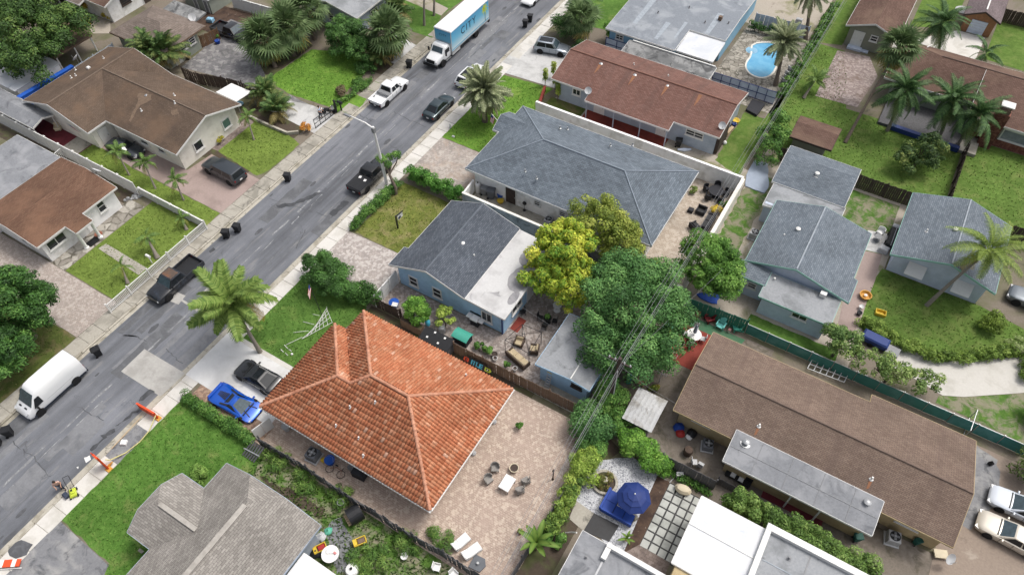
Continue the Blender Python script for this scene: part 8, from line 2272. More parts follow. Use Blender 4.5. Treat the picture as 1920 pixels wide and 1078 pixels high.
# ---- blue house patio
dk=thing('deck_box','black roofed storage box with white skylight squares behind the orange roof','shed',(-22.4,24.6,0))
MB().box(-23.8,-21.2,24.2,25.0,0,1.15).build('body',M['wood_gr'],dk)
MB().add([(-23.95,24.0,1.15),(-21.1,24.0,1.15),(-21.1,25.15,1.45),(-23.95,25.15,1.45),(-23.95,24.0,1.08),(-21.1,24.0,1.08),(-21.1,25.15,1.38),(-23.95,25.15,1.38)],[(0,1,2,3),(7,6,5,4),(0,4,5,1),(1,5,6,2),(2,6,7,3),(3,7,4,0)]).build('roof',M['black'],dk)
for x,y in ((-23.3,24.35),(-22.2,24.3),(-22.9,24.95),(-21.9,24.9)): MB().cbox((x,y,1.2+(y-24) *.26),(.16,.16,.04),rx=.25).build('skylight',M['snow'],dk)
pbx=thing('planter_box','brown planter box under the lime vine','planter',(-25.4,25.0,0)); MB().box(-26.4,-24.3,24.75,25.25,0,1.0).build('box',M['wood'],pbx); MB().box(-26.35,-24.35,24.8,25.2,1.0,1.03).build('soil',M['soil_dark'],pbx)
gs_=thing('storage_playhouse','storage bin with curved turquoise green lid','storage bin',(*(-21.11,25.87),0))
x,y=(-21.06,25.80); 
MB().box(x-.7,x+.6,y-.1,y+.85,0,.75).build('body',M['dark_weave'],gs_)
for s0 in (0,1):
    mb=MB()
    for k in range(5):
        t0,t1=(s0 *.5+k *.1),(s0 *.5+(k+1) *.1)
        f=lambda t: (y-.18+1.1 *t,.78+.28 *math.sin(math.pi *(t *.8+.15)))
        (ya,za),(yb,zb)=f(t0),f(t1)
        mb.add([(x-.8,ya,za),(x+.7,ya,za),(x+.7,yb,zb),(x-.8,yb,zb),(x-.8,ya,za-.05),(x+.7,ya,za-.05),(x+.7,yb,zb-.05),(x-.8,yb,zb-.05)],[(0,1,2,3),(7,6,5,4),(0,4,5,1),(1,5,6,2),(2,6,7,3),(3,7,4,0)])
    mb.build('lid_panel',M['teal'],gs_)
bb_=thing('barbecue','white topped gas barbecue against the blue wall','barbecue',(*(-21.11,27.88),0),rad(0))
L_(MB().cbox((0,.3,.45),(.75,.55,.8),bev=.05),'cabinet','dark_weave',bb_); L_(MB().cbox((0,.25,.92),(.72,.6,.22),bev=.09),'hood','snow',bb_)
for xx in (-.6,.6): L_(MB().cbox((xx,.3,.85),(.42,.5,.05)),'side_shelf','snow',bb_)
L_(MB().cbox((0,.62,1.0),(1.4,.1,.12)),'rear_rail','dmetal',bb_)
for yy in (.05,.55):
    for xx in (-.3,.3): L_(MB().cyl((xx,yy,0),.04,.1,6),'caster','black',bb_)
tag(MB().cbox((*(-23.10,26.06),.35),(.5,.4,.7),rz=.4,bev=.05).build('cool_box',M['lgrey'],loc=(*(-23.10,26.06),0)),'pale grey box beside the black roofed storage box','box')
tag(MB().lathe([(.3,0),(.42,.5),(.46,.55),(.38,.56),(.3,.62),(.05,.66)],10,(*(-28.18,26.19),0)).build('wrapped_bin',M['blue'],loc=(*(-28.18,26.19),0),smooth=40),'blue bin with white cover behind the dark slatted fence','bin')
tag(MB().cbox((*(-27.87,25.94),.72),(.5,.42,.06),rz=.3,bev=.02).build('bin_cover',M['snow'],loc=(*(-27.87,25.94),.7)),'white sheet on the blue bin','sheet')
tag(MB().lathe([(.2,0),(.24,.5),(.1,.7),(.02,.72)],9,(*(-24.31,25.77),.5)).build('blue_jug',M['cyan'],loc=(*(-24.31,25.77),.5),smooth=40),'light blue jug hanging in the lime vine','jug')
# surfboard with printed lettering, leaning on the fence
sb_=thing('surfboard','black surfboard with red, turquoise and yellow lettering on the board fence','surfboard',(*(-18.80,24.74),0))
sa,sbp=Vector((*(-20.04,24.51),.9)),Vector((*(-17.12,24.61),.75))
sa.y=sbp.y=24.55; sa.z=sbp.z=.62
d=sbp-sa; Ls=d.length; u=d.normalized(); w_=Vector((0,.55,.83)).normalized()
out=[]
for k in range(24):
    a=2 *math.pi *k/24; cx_=math.cos(a); sy_=math.sin(a) *(1-.25 *max(0,cx_))
    out.append((sa+sbp)/2+u *cx_ *Ls/2+w_ *sy_ *.36)
nn=u.cross(w_).normalized(); nn=nn if nn.y<0 else-nn
mb=MB(); mb.add([p+nn *.04 for p in out]+[p-nn *.02 for p in out],[tuple(range(24)),tuple(range(47,23,-1))]+[(k,(k+1)%24,(k+1)%24+24,k+24) for k in range(24)])
fixnormals(mb.build('board',M['black'],sb_))
def strip(t0,t1,v0,v1,mat):
    c0=sa+u *Ls *t0; c1=sa+u *Ls *t1
    MB().quad(*[p+nn *.046 for p in (c0+w_ *v0,c1+w_ *v0,c1+w_ *v1,c0+w_ *v1)]).build('painted_letter',M[mat],sb_)
for t0,t1,v0,v1,m in ((.06,.1,-.16,.16,'orange'),(.1,.2,.12,.18,'orange'),(.13,.17,-.12,.05,'red'),(.18,.22,-.18,.12,'orange'),(.1,.2,-.2,-.15,'red'),
                          (.3,.34,-.2,.2,'cyan'),(.36,.42,.1,.2,'cyan'),(.38,.41,-.2,.2,'cyan'),(.45,.5,.1,.2,'cyan'),(.46,.49,-.2,.2,'cyan'),(.5,.56,-.2,-.12,'cyan'),(.56,.6,-.2,.2,'cyan'),(.6,.67,.12,.2,'cyan'),(.6,.67,-.04,.04,'cyan'),(.6,.67,-.2,-.12,'cyan'),
                          (.74,.92,.1,.17,'lime'),(.74,.92,-.17,-.1,'lime'),(.74,.78,-.1,.1,'lime'),(.88,.95,-.08,.08,'lime'),(.81,.85,-.05,.05,'snow')): strip(t0,t1,v0,v1,m)
# sofa set
def sofa(label,pos,rz,w=.8,dpt=.75,frame='wicker',cush='cushion',name='armchair',cat='armchair',group=None,seats=1):
    r=thing(name,label,cat,(*pos,.02),rz,group)
    L_(MB().box(-dpt/2,dpt/2,-w/2,w/2,.08,.3).box(-dpt/2,-dpt/2+.1,-w/2,w/2,.3,.68).box(-dpt/2+.1,dpt/2,-w/2,-w/2+.1,.3,.52).box(-dpt/2+.1,dpt/2,w/2-.1,w/2,.3,.52),'frame',frame,r)
    sw=(w-.2)/seats
    for k in range(seats):
        yc=-w/2+.1+sw *(k+.5)
        L_(MB().cbox((.05,yc,.37),(dpt-.14,sw-.02,.14),bev=.04),'seat_cushion',cush,r); L_(MB().cbox((-dpt/2+.17,yc,.58),(.14,sw-.03,.36),ry=-.15,bev=.05),'back_cushion',cush,r)
    return r
sofa('wicker armchair with beige cushions facing the garden sofa',(-16.92,28.29),rad(-80)); sofa('wicker armchair with beige cushions turned towards the blue shed',(-15.48,28.32),rad(200)); sofa('long wicker sofa with beige cushions by the board fence',(-16.19,26.86),rad(75),2.1,.8,name='garden_sofa',cat='sofa',seats=3)
gz=thing('gazebo_frame','thin dark metal gazebo frame standing over the wicker sofa set','gazebo',(*(-16.53,27.97),0))
gc=[(-17.46,26.98),(-15.14,26.85),(-15.31,29.13),(-17.04,29.00)]
for q in gc: MB().tube([(*q,0),(*q,1.9)],.03,6).build('post',M['dmetal'],gz)
for k in range(4): MB().tube([(*gc[k],1.9),(*gc[(k+1)%4],1.9)],.025,6).build('top_bar',M['dmetal'],gz)
cx_,cy_=sum(q[0] for q in gc)/4,sum(q[1] for q in gc)/4
for q in gc: MB().tube([(*q,1.9),(cx_,cy_,2.4)],.02,6).build('roof_bar',M['dmetal'],gz)
tag(MB().prism([(-18.40,29.22),(-17.61,29.17),(-17.58,30.63),(-18.37,30.69)],.022,.04).build('rug',M['red_floor'],loc=(*(-18.01,29.91),0)),'brick red rug beside the blue house corner','rug')
def bistro_chair(label,pos,rz,mat='black',z=.03,group=None):
    r=thing('garden_chair',label,'chair',(*pos,z),rz,group)
    L_(MB().cbox((0,0,.4),(.42,.42,.04)),'seat',mat,r); L_(MB().cbox((-.2,0,.66),(.04,.42,.5),ry=-.15),'backrest',mat,r)
    for x in (-.18,.18):
        for y in (-.18,.18): L_(MB().cyl((x,y,0),.02,.4,6),'leg',mat,r)
    return r
bistro_chair('black chair at the end of the red rug',(-18.19,31.03),rad(-130)); 
bs=(-15.99,31.40)
bt=thing('bistro_table','small dark bistro table with a plant behind the blue house','table',(*bs,.02)); L_(MB().lathe([(.02,0),(.3,.02),(.04,.06),(.03,.6),(.36,.62),(.36,.66),(.01,.66)],14),'table','black',bt,40); foliage(bt,[(0,0,.85,.25)],160,.16,G_MID,name='plant')
for k,(dx,dy) in enumerate(((-.65,-.1),(.6,.2),(.1,-.65))): bistro_chair('dark bistro chair %s the plant table'%['left of','right of','in front of'][k],(bs[0]+dx,bs[1]+dy),math.atan2(-dy,-dx),z=.02)
tag(MB().lathe([(.3,0),(.06,.04),(.04,.7),(.38,.72),(.38,.75),(.01,.75)],16,(*(-15.89,32.92),.02)).build('round_side_table',M['snow'],loc=(*(-15.89,32.92),0),smooth=40),'white round table under the yellow green tree','table')
ld=thing('step_ladder','grey step ladder with yellow top leaning on the blue shed','ladder',(*(-12.92,26.18),0)); lx_,ly_=(-12.97,26.26)
for s0 in (-.2,.2): MB().bar((lx_+s0,ly_-.35,0),(lx_+s0 *.8,ly_+.15,1.6),.05,.08).build('rail',M['lgrey'],ld)
for k in range(6): MB().bar((lx_-.2,ly_-.33+k *.085,.15+k *.25),(lx_+.2,ly_-.33+k *.085,.15+k *.25),.1,.03).build('step',M['lgrey'],ld)
MB().cbox((lx_,ly_+.15,1.62),(.4,.25,.12),bev=.03).build('cap',M['yellow'],ld)
for i,(p,r,lab) in enumerate((((-18.01,26.22),.24,'round dark planter in the fence bed'),((-17.78,25.92),.2,'white pot in the fence bed'),((-15.90,25.92),.2,'white pot near the shed end of the fence bed'))): pot(lab,p,r,.4,['wood_dk','snow','snow'][i])

# ---- white house side passage and patio
bucket('blue tub beside the white wall of the hip roofed house',(-27.14,41.96),'blue',.32,.5,name='tub',cat='tub'); bucket('yellow crate under the blue tub',(-26.84,41.48),'yellow',.34,.25,name='crate',cat='crate')
wh=thing('water_heater','white cylindrical tank in the white walled passage','tank',(*(-29.45,41.55),.02)); L_(MB().lathe([(.24,0),(.27,.05),(.27,1.1),(.15,1.2),(.01,1.22)],14),'cylinder','snow',wh,40); L_(MB().cyl((0,0,1.2),.06,.12,8),'valve','black',wh)
wheelie_bin('grey bin in the white walled passage beside the tank',(-28.77,41.57),.3,.02,'grey',None); wheelie_bin('second grey bin with sloping lid in the white walled passage',(-27.91,41.51),.3,.02,'w_dark',None,1.2)
ac_unit('round grilled air conditioner at the end of the white passage',(-21.47,41.37),0,.7,'lgrey')
fn=thing('standing_fan','black standing fan against the white passage wall','fan',(*(-24.29,41.69),.02)); L_(MB().cyl((0,0,0),.15,.04,10),'base','black',fn); L_(MB().cyl((0,0,.04),.02,.8,6),'stem','black',fn); L_(MB().cyl((0,-.05,.95),.2,.1,14,axis='y'),'cage','black',fn)
bc=(-9.35,49.6)
bt2=thing('round_dining_table','black round dining table on the tan patio','table',(*(-9.34,52.83),.02)); bx_,by_=(-9.34,52.83)
L_(MB().lathe([(.5,0),(.45,.05),(.08,.1),(.08,.6),(.75,.63),(.75,.68),(.01,.68)],20),'table','dark_weave',bt2,40)
for k in range(5):
    a=rad(30+72 *k); 
    c_=thing('dining_chair','black barrel chair round the dining table, %s'%['back right one','back left one','left one','front one','right one'][k],'chair',(bx_+1.0 *math.cos(a),by_+1.0 *math.sin(a),.02),a+math.pi,'black barrel chairs on the tan patio')
    L_(MB().cbox((0,0,.32),(.5,.5,.3),bev=.05),'seat','dark_weave',c_); mb=MB()
    for q in range(7):
        b_=rad(95+170 *q/6); mb.cbox((.28 *math.cos(b_),.28 *math.sin(b_),.5),(.06,.18,.6),rz=b_)
    L_(mb,'backrest','dark_weave',c_)
tag(MB().cbox((*(-10.56,49.61),.2),(.5,.5,.36),bev=.04).build('footstool',M['dark_weave'],loc=(*(-10.56,49.61),0)),'small black footstool on the tan patio','stool')
sofa('black garden armchair on the tan patio',(-9.65,49.94),rad(-90),.9,.8,'dark_weave','black'); sofa('black garden sofa under the wires',(-8.53,48.92),rad(180),2.0,.8,'dark_weave','black','garden_sofa','sofa',None,2); sofa('black garden armchair nearest the dome shaped tree',(-9.39,47.76),rad(60),.9,.8,'dark_weave','black')

# ---- back yard of the taupe house
def adirondack(label,pos,rz,mat,group=None,z=.03,sc=1.0):
    r=thing('adirondack_chair',label,'chair',(*pos,z),rz,group)
    r.scale=(sc,) *3
    for k in range(4): L_(MB().cbox((.02+k *.13,0,.34-.02 *(3-k)),(.11,.5,.03),ry=.12),'seat_slat',mat,r)
    for k in range(5): L_(MB().cbox((-.2,-.2+k *.1,.6+.03 *(2-abs(k-2))),(.03,.09,.62+.06 *(2-abs(k-2))),ry=-.35),'back_slat',mat,r)
    for y in (-.32,.32):
        L_(MB().cbox((.12,y,.52),(.6,.12,.03)),'armrest',mat,r); L_(MB().cbox((.38,y,.26),(.08,.06,.52)),'front_leg',mat,r); L_(MB().bar((.4,y *.8,.3),(-.45,y *.8,.04),.05,.1),'rear_leg',mat,r)
    return r
adirondack('left dark red garden chair by the green fence',(-5.52,38.47),rad(-95),'dkred','coloured garden chairs by the green fence'); adirondack('right dark red garden chair by the green fence',(-4.24,38.58),rad(-130),'dkred','coloured garden chairs by the green fence')
adirondack('turquoise garden chair facing forward by the green fence',(-3.24,38.48),rad(-95),'aqua','coloured garden chairs by the green fence'); adirondack('turquoise garden chair turned sideways at the roof edge',(-1.89,38.85),rad(-150),'teal','coloured garden chairs by the green fence')
adirondack('tan garden chair under the big tree',(-6.79,33.38),rad(-75),'peach','tan garden chairs'); adirondack('tan garden chair above the tin shed',(-6.65,30.14),rad(-100),'peach','tan garden chairs')
dt=thing('dining_table','white round table with a closed parasol on the red floor','table',(*(-4.78,36.10),.03)); dx_,dy_=(-4.78,36.10)
L_(MB().lathe([(.03,.6),(.6,.6),(.62,.64),(.01,.65)],22),'table_top','snow',dt,40); 
for k in range(4):
    a=k *math.pi/2+.7; L_(MB().cyl((.42 *math.cos(a),.42 *math.sin(a),0),.03,.6,6),'leg','snow',dt)
pr=thing('closed_parasol','folded pale grey parasol standing through the white table','parasol',(dx_,dy_,.03)); L_(MB().cyl((0,0,0),.025,2.0,8),'pole','lgrey',pr); L_(MB().lathe([(.16,.95),(.17,1.0),(.13,1.5),(.07,1.9),(.01,2.0)],8),'canopy','silvertarp',pr)
for k in range(4):
    a=rad(10+90 *k); bistro_chair('white chair at the round table, %s'%['nearest the taupe roof','nearest the green fence','nearest the big tree','nearest the clothes rack'][k],(dx_+.8 *math.cos(a),dy_+.8 *math.sin(a)),a+math.pi,'lgrey',.03,'white chairs at the round table')
for lab,p,m,r in (('pink flower pot between the red chairs',(-5.04,39.19),'pink',.16),('pink and dark pot beside the turquoise chair',(-2.55,39.36),'pink',.2),('small white pot by the turquoise chairs',(-2.47,38.25),'snow',.12)): pot(lab,p,r,.3,m,plant=([C('c97c7c'),C('d9a0a0')],60))
gr=thing('kettle_grill','black kettle grill at the edge of the red floor','grill',(*(-5.84,35.78),.03)); L_(MB().lathe([(.05,.45),(.25,.55),(.3,.7),(.28,.8),(.15,.95),(.03,1.0)],14),'kettle','black',gr,40)
for k in range(3):
    a=k *2.1; L_(MB().tube([(.15 *math.cos(a),.15 *math.sin(a),.5),(.3 *math.cos(a),.3 *math.sin(a),0)],.02,6),'leg','black',gr)
tag(MB().cbox((*(-5.51,35.36),.25),(.7,.5,.45),rz=.3,bev=.1).build('storage_chest',M['dkred'],loc=(*(-5.51,35.36),0)),'dark red chest beside the kettle grill','chest')
cr=thing('clothes_rack','metal clothes line frame with parallel lines beside the taupe house','clothes line',(*(-5.61,31.61),0))
c00,c01,c10,c11=(-5.90,30.91),(-5.07,30.84),(-5.79,34.44),(-5.05,34.52)
for a,b in ((c00,c01),(c10,c11)): 
    MB().tube([(*a,1.3),(*b,1.3)],.03,6).build('crossbar',M['lgrey'],cr); mx,my=(a[0]+b[0])/2,(a[1]+b[1])/2; MB().tube([(mx,my,0),(mx,my,1.3)],.035,6).build('post',M['lgrey'],cr)
for k in range(5):
    t=k/4; MB().tube([(c00[0] *(1-t)+c01[0] *t,c00[1] *(1-t)+c01[1] *t,1.3),(c10[0] *(1-t)+c11[0] *t,c10[1] *(1-t)+c11[1] *t,1.3)],.014,5).build('line',M['lgrey'],cr)
tag(MB().prism(jag([(-6.28,40.60),(-4.39,42.28),(-4.36,40.50),(-5.09,40.29)],.3,.12),.02,.1).build('blue_tarp',M['bluetarp'],loc=(*(-5.17,40.91),0)),'crumpled bright blue tarp behind the green fence','tarp')
tag(MB().box(-3.2,-3.05,29.4,31.0,0,1.2).build('blue_mattress',M['blue'],loc=(-3.1,30,0)),'blue board leaning on the end of the taupe house','board')
tag(MB().prism([(-7.67,29.36),(-7.89,30.33),(-7.55,30.44),(-7.36,29.54)],0,.7).build('teal_screen',M['teal'],loc=(*(-7.62,29.92),0)),'teal screen panel behind the tin shed','panel')
ac_unit('grey air conditioner behind the taupe house',(-0.13,27.53),.3,.75,'w_dark'); ac_unit('white air conditioner by the lean-to of the taupe house',(13.28,27.52),.2,.8,'lgrey')
tag(MB().lathe([(.3,0),(.36,.5),(.3,.72),(.1,.8),(.01,.8)],10,(*(-1.20,26.31),0)).build('smoker',M['wicker'],loc=(*(-1.20,26.31),0),smooth=40),'rounded brown smoker grill by the grey lapped fence','grill')
cb=thing('coiled_hose','dark coiled hose beside the grey air conditioner','hose',(*(0.64,28.62),.02))
for k in range(3): L_(MB().tube([(.22 *math.cos(a),.22 *math.sin(a),.05+k *.06) for a in [i *math.pi/6 for i in range(13)]],.035,6),'coil','black',cb)
bn_=thing('garden_bench','dark bench with pale cushions against the lean-to wall','bench',(*(2.71,26.21),.02),rad(-4)); L_(MB().cbox((0,0,.34),(1.9,.5,.08)),'seat','black',bn_); L_(MB().cbox((0,.25,.6),(1.9,.06,.45)),'backrest','black',bn_)
for x in (-.4,.2): L_(MB().cbox((x,0,.44),(.36,.36,.12),bev=.05),'cushion','snow',bn_)
for x in (-.85,.85): L_(MB().box(x-.03,x+.03,-.2,.2,0,.34),'leg','black',bn_)
for k,p in enumerate(((-0.48,25.75),(-0.00,25.79))): bistro_chair('white garden chair above the grey lapped fence, %s one'%['left','right'][k],p,.5+k,'lgrey',.015)
wheelie_bin('dark green bin at the end of the lean-to',(11.19,26.27),.5,.02,'darkgreen',None,.8); wheelie_bin('teal hose cart by the tan wall',(14.75,28.11),.8,.02,'darkgreen',None,.7)
tag(MB().cbox((*(16.32,28.14),.3),(.9,.6,.06),rz=.4,bev=.02).cbox((*(16.32,28.14),.15),(.7,.4,.28),rz=.4).build('shell_table',M['cream'],loc=(*(16.32,28.14),0)),'pale patterned low table at the tan house corner','table')
tag(MB().lathe([(.18,0),(.2,.3),(.02,.5)],4,(*(18.15,36.84),0)).build('black_bag',M['black'],loc=(*(18.15,36.84),0)),'small black bag on the dirt by the round dark bush','bag')
lt=thing('trellis_panel','pale lattice panel lying beside the taupe roof edge','trellis',(*(5.38,38.60),0))
ta,tb_,tc=(4.22,37.91),(7.08,38.12),(4.30,38.84)
for k in range(7):
    t=k/6; pa=(ta[0]+(tb_[0]-ta[0]) *t,ta[1]+(tb_[1]-ta[1]) *t); MB().bar((pa[0],pa[1],.3),(pa[0]+tc[0]-ta[0],pa[1]+tc[1]-ta[1],.35),.06,.04).build('slat',M['lgrey'],lt)
for k in range(3):
    t=k/2; o_=((tc[0]-ta[0]) *t,(tc[1]-ta[1]) *t); MB().bar((ta[0]+o_[0],ta[1]+o_[1],.3+.05 *t),(tb_[0]+o_[0],tb_[1]+o_[1],.3+.05 *t),.06,.04).build('slat',M['lgrey'],lt)

# ---- gravel garden
pu=thing('parasol','open navy blue tiered parasol over the gravel garden','parasol',(-3.05,20.45,0))
L_(MB().cyl((0,0,0),.035,2.35,8),'pole','lgrey',pu); L_(MB().lathe([(.3,0),(.3,.08),(.05,.1)],12),'base','grey',pu)
for j,(r0,z0,r1,z1) in enumerate(((1.22,1.75,.78,2.08),(.84,2.1,.44,2.28),(.5,2.3,.03,2.45))):
    for k in range(8):
        a0_,a1_=k *math.pi/4+.2,(k+1) *math.pi/4+.2
        q=[(r0 *math.cos(a0_),r0 *math.sin(a0_),z0),(r0 *math.cos(a1_),r0 *math.sin(a1_),z0),(r1 *math.cos(a1_),r1 *math.sin(a1_),z1),(r1 *math.cos(a0_),r1 *math.sin(a0_),z1)]
        v_=[(x,y,z-(.05 if i<2 else 0)) for i,(x,y,z) in enumerate(q)]
        L_(MB().add(q+[(x,y,z-.02) for x,y,z in q],[(0,1,2,3),(7,6,5,4),(0,4,5,1),(1,5,6,2),(2,6,7,3),(3,7,4,0)]),'canopy_panel','umb',pu)
L_(MB().lathe([(.05,2.44),(.05,2.5),(.01,2.54)],8),'finial','snow',pu)
bs_=thing('corner_sofa','bright blue cushioned L shaped sofa beside the parasol','sofa',(-4.2,19.5,.02))
L_(MB().box(-.65,.25,-.4,1.25,0,.3).box(.25,1.75,-.4,.4,0,.3),'base','dark_weave',bs_)
for x0,x1,y0,y1 in ((-.62,.22,.42,1.22),(-.62,.22,-.37,.39),(.27,.98,-.37,.37),(1.02,1.72,-.37,.37)): L_(MB().box(x0,x1,y0,y1,.3,.46),'seat_cushion','navycush',bs_)
L_(MB().box(-.72,-.56,-.45,1.25,.3,.7).box(-.56,1.75,-.5,-.36,.3,.7),'back_cushion','navycush',bs_)
tag(MB().cbox((-2.75,20.0,.22),(1.0,.3,.42),rz=-.5,bev=.08).build('stone_bench',M['curb'],loc=(-2.75,20.0,0)),'weathered stone seat edge under the parasol','bench')
bo=MB().lathe([(.2,0),(.42,.1),(.46,.3),(.34,.5),(.1,.58)],10); bo.v=[(x *1.35+random.uniform(-.04,.04),y *.8+random.uniform(-.04,.04),z) for x,y,z in bo.v]
b_o=bo.build('boulder',M['cream'],loc=(*(-0.37,23.44),.05),local=True,smooth=25); b_o.rotation_euler.z=.1; tag(b_o,'large cream boulder at the corner of the slab patio','boulder')
sl_=tag(MB().prism(rect(-1.45,1.1,18.2,23.6),.0,.02).build('slab_patio',M['black']),'patio of square slabs with dark joints',None,None,'structure')
sm=MB().cbox((0,0,0),(.53,.55,.06),bev=.01).mesh('slab',M['walk_old'])
M['slab_pale']=stained('pale_slab',C('b7bab4'),C('c8cac5'),C('a5a8a2'),s1=.9); sm.materials[0]=M['slab_pale']
for i in range(4):
    for j in range(8): place('slab',sm,sl_,(-1.1+i *.64,18.6+j *.66,.03+random.uniform(-.004,.006)),(0,0,random.uniform(-.01,.01)))
patch('paving',[(-2.6,16.5),(.9,16.5),(.9,18.3),(-1.4,18.4)],'pav_walk',.021)
tag(MB().prism([(-5.09,18.73),(-3.19,18.83),(-3.28,17.48),(-5.15,17.22)],.02,.05).build('rubber_mat',M['black'],loc=(*(-4.26,18.19),0)),'dark rubber mat by the grey flat roof','mat')
patch('paving',[(-6.60,18.89),(-5.09,18.73),(-5.15,17.22),(-6.42,17.49)],'walk_old',.03)
wf=thing('white_cart','white wire plant stand beside the boulder','stand',(*(-1.02,24.31),.02),.5)
for z in (.2,.5): L_(MB().cbox((0,0,z),(.5,.3,.03)),'shelf','snow',wf)
for x in (-.22,.22):
    for y in (-.12,.12): L_(MB().cyl((x,y,0),.015,.55,6),'leg','snow',wf)
tag(MB().tube([(*(-2.24,24.63),.3),(*(-1.65,24.25),.2),(*(-1.27,24.09),.05),(*(-1.42,23.56),.05)],.035,6).build('garden_hose',M['lgrey'],loc=(*(-1.71,24.22),0)),'pale hose curling at the gravel edge','hose')
tag(MB().tube([(*(-6.16,16.48),.05),(*(-5.78,16.56),.5),(*(-5.34,16.39),1.5)],.05,6).build('white_pipe',M['snow'],loc=(*(-6.16,16.48),0)),'bent white pipe at the corner of the grey flat roof','pipe')

# ---- right hand gardens
pl_=[(-14.91,78.76),(-13.75,79.94),(-12.42,80.45),(-11.48,78.77),(-10.97,76.65),(-10.77,74.54),(-11.18,73.38),(-12.06,72.86),(-13.16,73.14),(-13.91,73.99),(-14.19,75.13),(-14.09,76.27),(-14.34,77.35)]
def smooth_poly(p,it=2):
    for _ in range(it):
        q=[]
        for i in range(len(p)):
            a,b=p[i],p[(i+1)%len(p)]; q+=[(a[0] *.75+b[0] *.25,a[1] *.75+b[1] *.25),(a[0] *.25+b[0] *.75,a[1] *.25+b[1] *.75)]
        p=q
    return p
pl_=smooth_poly(pl_)
tag(MB().sheet(pl_,.02).build('pool_water',M['water']),'clear turquoise water in the kidney shaped pool',None,None,'structure')
cp=thing('pool_coping','pale rounded coping round the kidney shaped pool','pool',(*pl_[0],0)); mb=MB(); cx_=sum(p[0] for p in pl_)/len(pl_); cy_=sum(p[1] for p in pl_)/len(pl_)
for i in range(0,len(pl_),2):
    a,b=pl_[i],pl_[(i+2)%len(pl_)]; MB().bar((a[0],a[1],.04),(b[0],b[1],.04),.2,.08).build('coping_stone',M['w_cream'],cp)
st_=thing('pool_steps','white steps in the corner of the pool','steps',(*(-14.43,77.64),0))
for k in range(3): MB().prism([((-14.43,77.64)[0]+(.7-k *.2) *math.cos(a),(-14.43,77.64)[1]+(.7-k *.2) *math.sin(a)) for a in [i *math.pi/5 for i in range(10)]],.0,.03+k *.03).build('step',M['w_aqua'],st_)
for k,p in enumerate(((-9.23,76.06),(-9.23,75.09),(-9.13,74.29),(-9.21,73.59))):
    c_=thing('pool_chair','white grey pool chair under the date palm, number %s from the pool'%['one','two','three','four'][k],'chair',(*p,.02),rad(60),'row of pool chairs'); c_['label']='pale pool chair in the row beside the wires, %s'%['farthest up','second from the top','third from the top','lowest'][k]
    L_(MB().cbox((0,0,.3),(.6,.55,.08)),'seat','lgrey',c_); L_(MB().cbox((-.3,0,.5),(.08,.55,.45),ry=-.3),'backrest','lgrey',c_)
    for x in (-.25,.25): L_(MB().box(x-.03,x+.03,-.25,.25,0,.28),'leg','grey',c_)
tag(MB().cbox((*(-11.39,85.40),.45),(.75,.5,.9),bev=.03).build('pump_cabinet',M['lgrey'],loc=(*(-11.39,85.40),0)),'pale grey pump cabinet behind the pool','cabinet')
tag(MB().prism([(-11.23,68.58),(-9.73,68.51),(-9.86,66.22),(-11.19,66.60)],.02,.3).build('trampoline',M['dark_weave'],loc=(*(-10.45,67.50),0)),'black square platform below the pool fence','platform')
bucket('yellow round tub at the end wall of the red brown house',(-11.47,64.26),'yellow',.4,.35,name='tub',cat='tub'); bucket('blue crate beside the yellow tub',(-11.42,63.61),'navy',.25,.35,name='crate',cat='crate')
tag(MB().cbox((*(-11.47,62.25),.3),(.35,1.3,.5),rz=-.15,bev=.05).build('wooden_trunk',M['wood_lt'],loc=(*(-11.47,62.25),0)),'long tan box along the end wall of the red brown house','box')
tag(MB().lathe([(.01,0),(.2,.05),(.22,.2),(.1,.34),(.01,.36)],10,(*(-11.26,60.47),0)).build('ball',M['snow'],loc=(*(-11.26,60.47),0),smooth=60),'white ball at the corner of the red brown house','ball')
wheelie_bin('black bin with pale lid knob between the white wall and the red brown house',(-15.24,57.62),.3,.02,'black',None); 
tag(MB().tube([(*(-15.06,57.09),.08),(*(-14.46,57.29),.15),(*(-13.89,57.81),.08)],[.1,.2,.1],8).build('rolled_awning',M['w_blue2'],loc=(*(-14.46,57.29),0),smooth=50),'pale blue rolled cover lying behind the white wall','cover')
tag(MB().prism(jag([(-7.75,59.52),(-6.36,59.72),(-5.23,56.39),(-5.33,55.47),(-7.24,55.49),(-7.68,56.99)],.4,.08),.02,.12).build('silver_tarp',M['silvertarp'],loc=(*(-6.77,57.52),0)),'large silver grey tarp spread behind the cream wall','tarp')
ac_unit('pale air conditioner beside the grey gable house',(-4.28,49.50),0,.8,'lgrey')
patio_chair('white plastic chair on the small concrete pad',(5.61,55.72),rad(-120),'snow',None,.02)
tag(MB().lathe([(.3,0),(.33,.06),(.04,.1),(.04,.5),(.35,.52),(.35,.55),(.01,.55)],14,(*(5.57,54.87),.02)).build('pad_table',M['grey'],loc=(*(5.57,54.87),0),smooth=40),'small grey round table on the concrete pad','table')
tl_=thing('trailer','long dark covered trailer along the grey side house','trailer',(*(6.74,55.49),0),rad(90)); L_(MB().cbox((0,0,.45),(2.6,.85,.45),bev=.08),'bed','black',tl_); L_(MB().cbox((1.35,0,.55),(.45,.8,.5),bev=.08),'front_box','lgrey',tl_); L_(MB().tube([(-1.3,0,.68),(1.1,0,.69)],.03,6),'strap','lgrey',tl_)
for x in (-.6,.6):
    for y in (-.45,.45): L_(MB().cyl((x,y-.05,.2),.2,.1,12,axis='y'),'wheel','rubber',tl_,40)
tag(MB().cbox((*(6.38,53.84),.25),(.8,.6,.5),rz=-.15,bev=.05).build('grey_chest',M['lgrey'],loc=(*(6.38,53.84),0)),'grey chest at the edge of the concrete pad','chest')
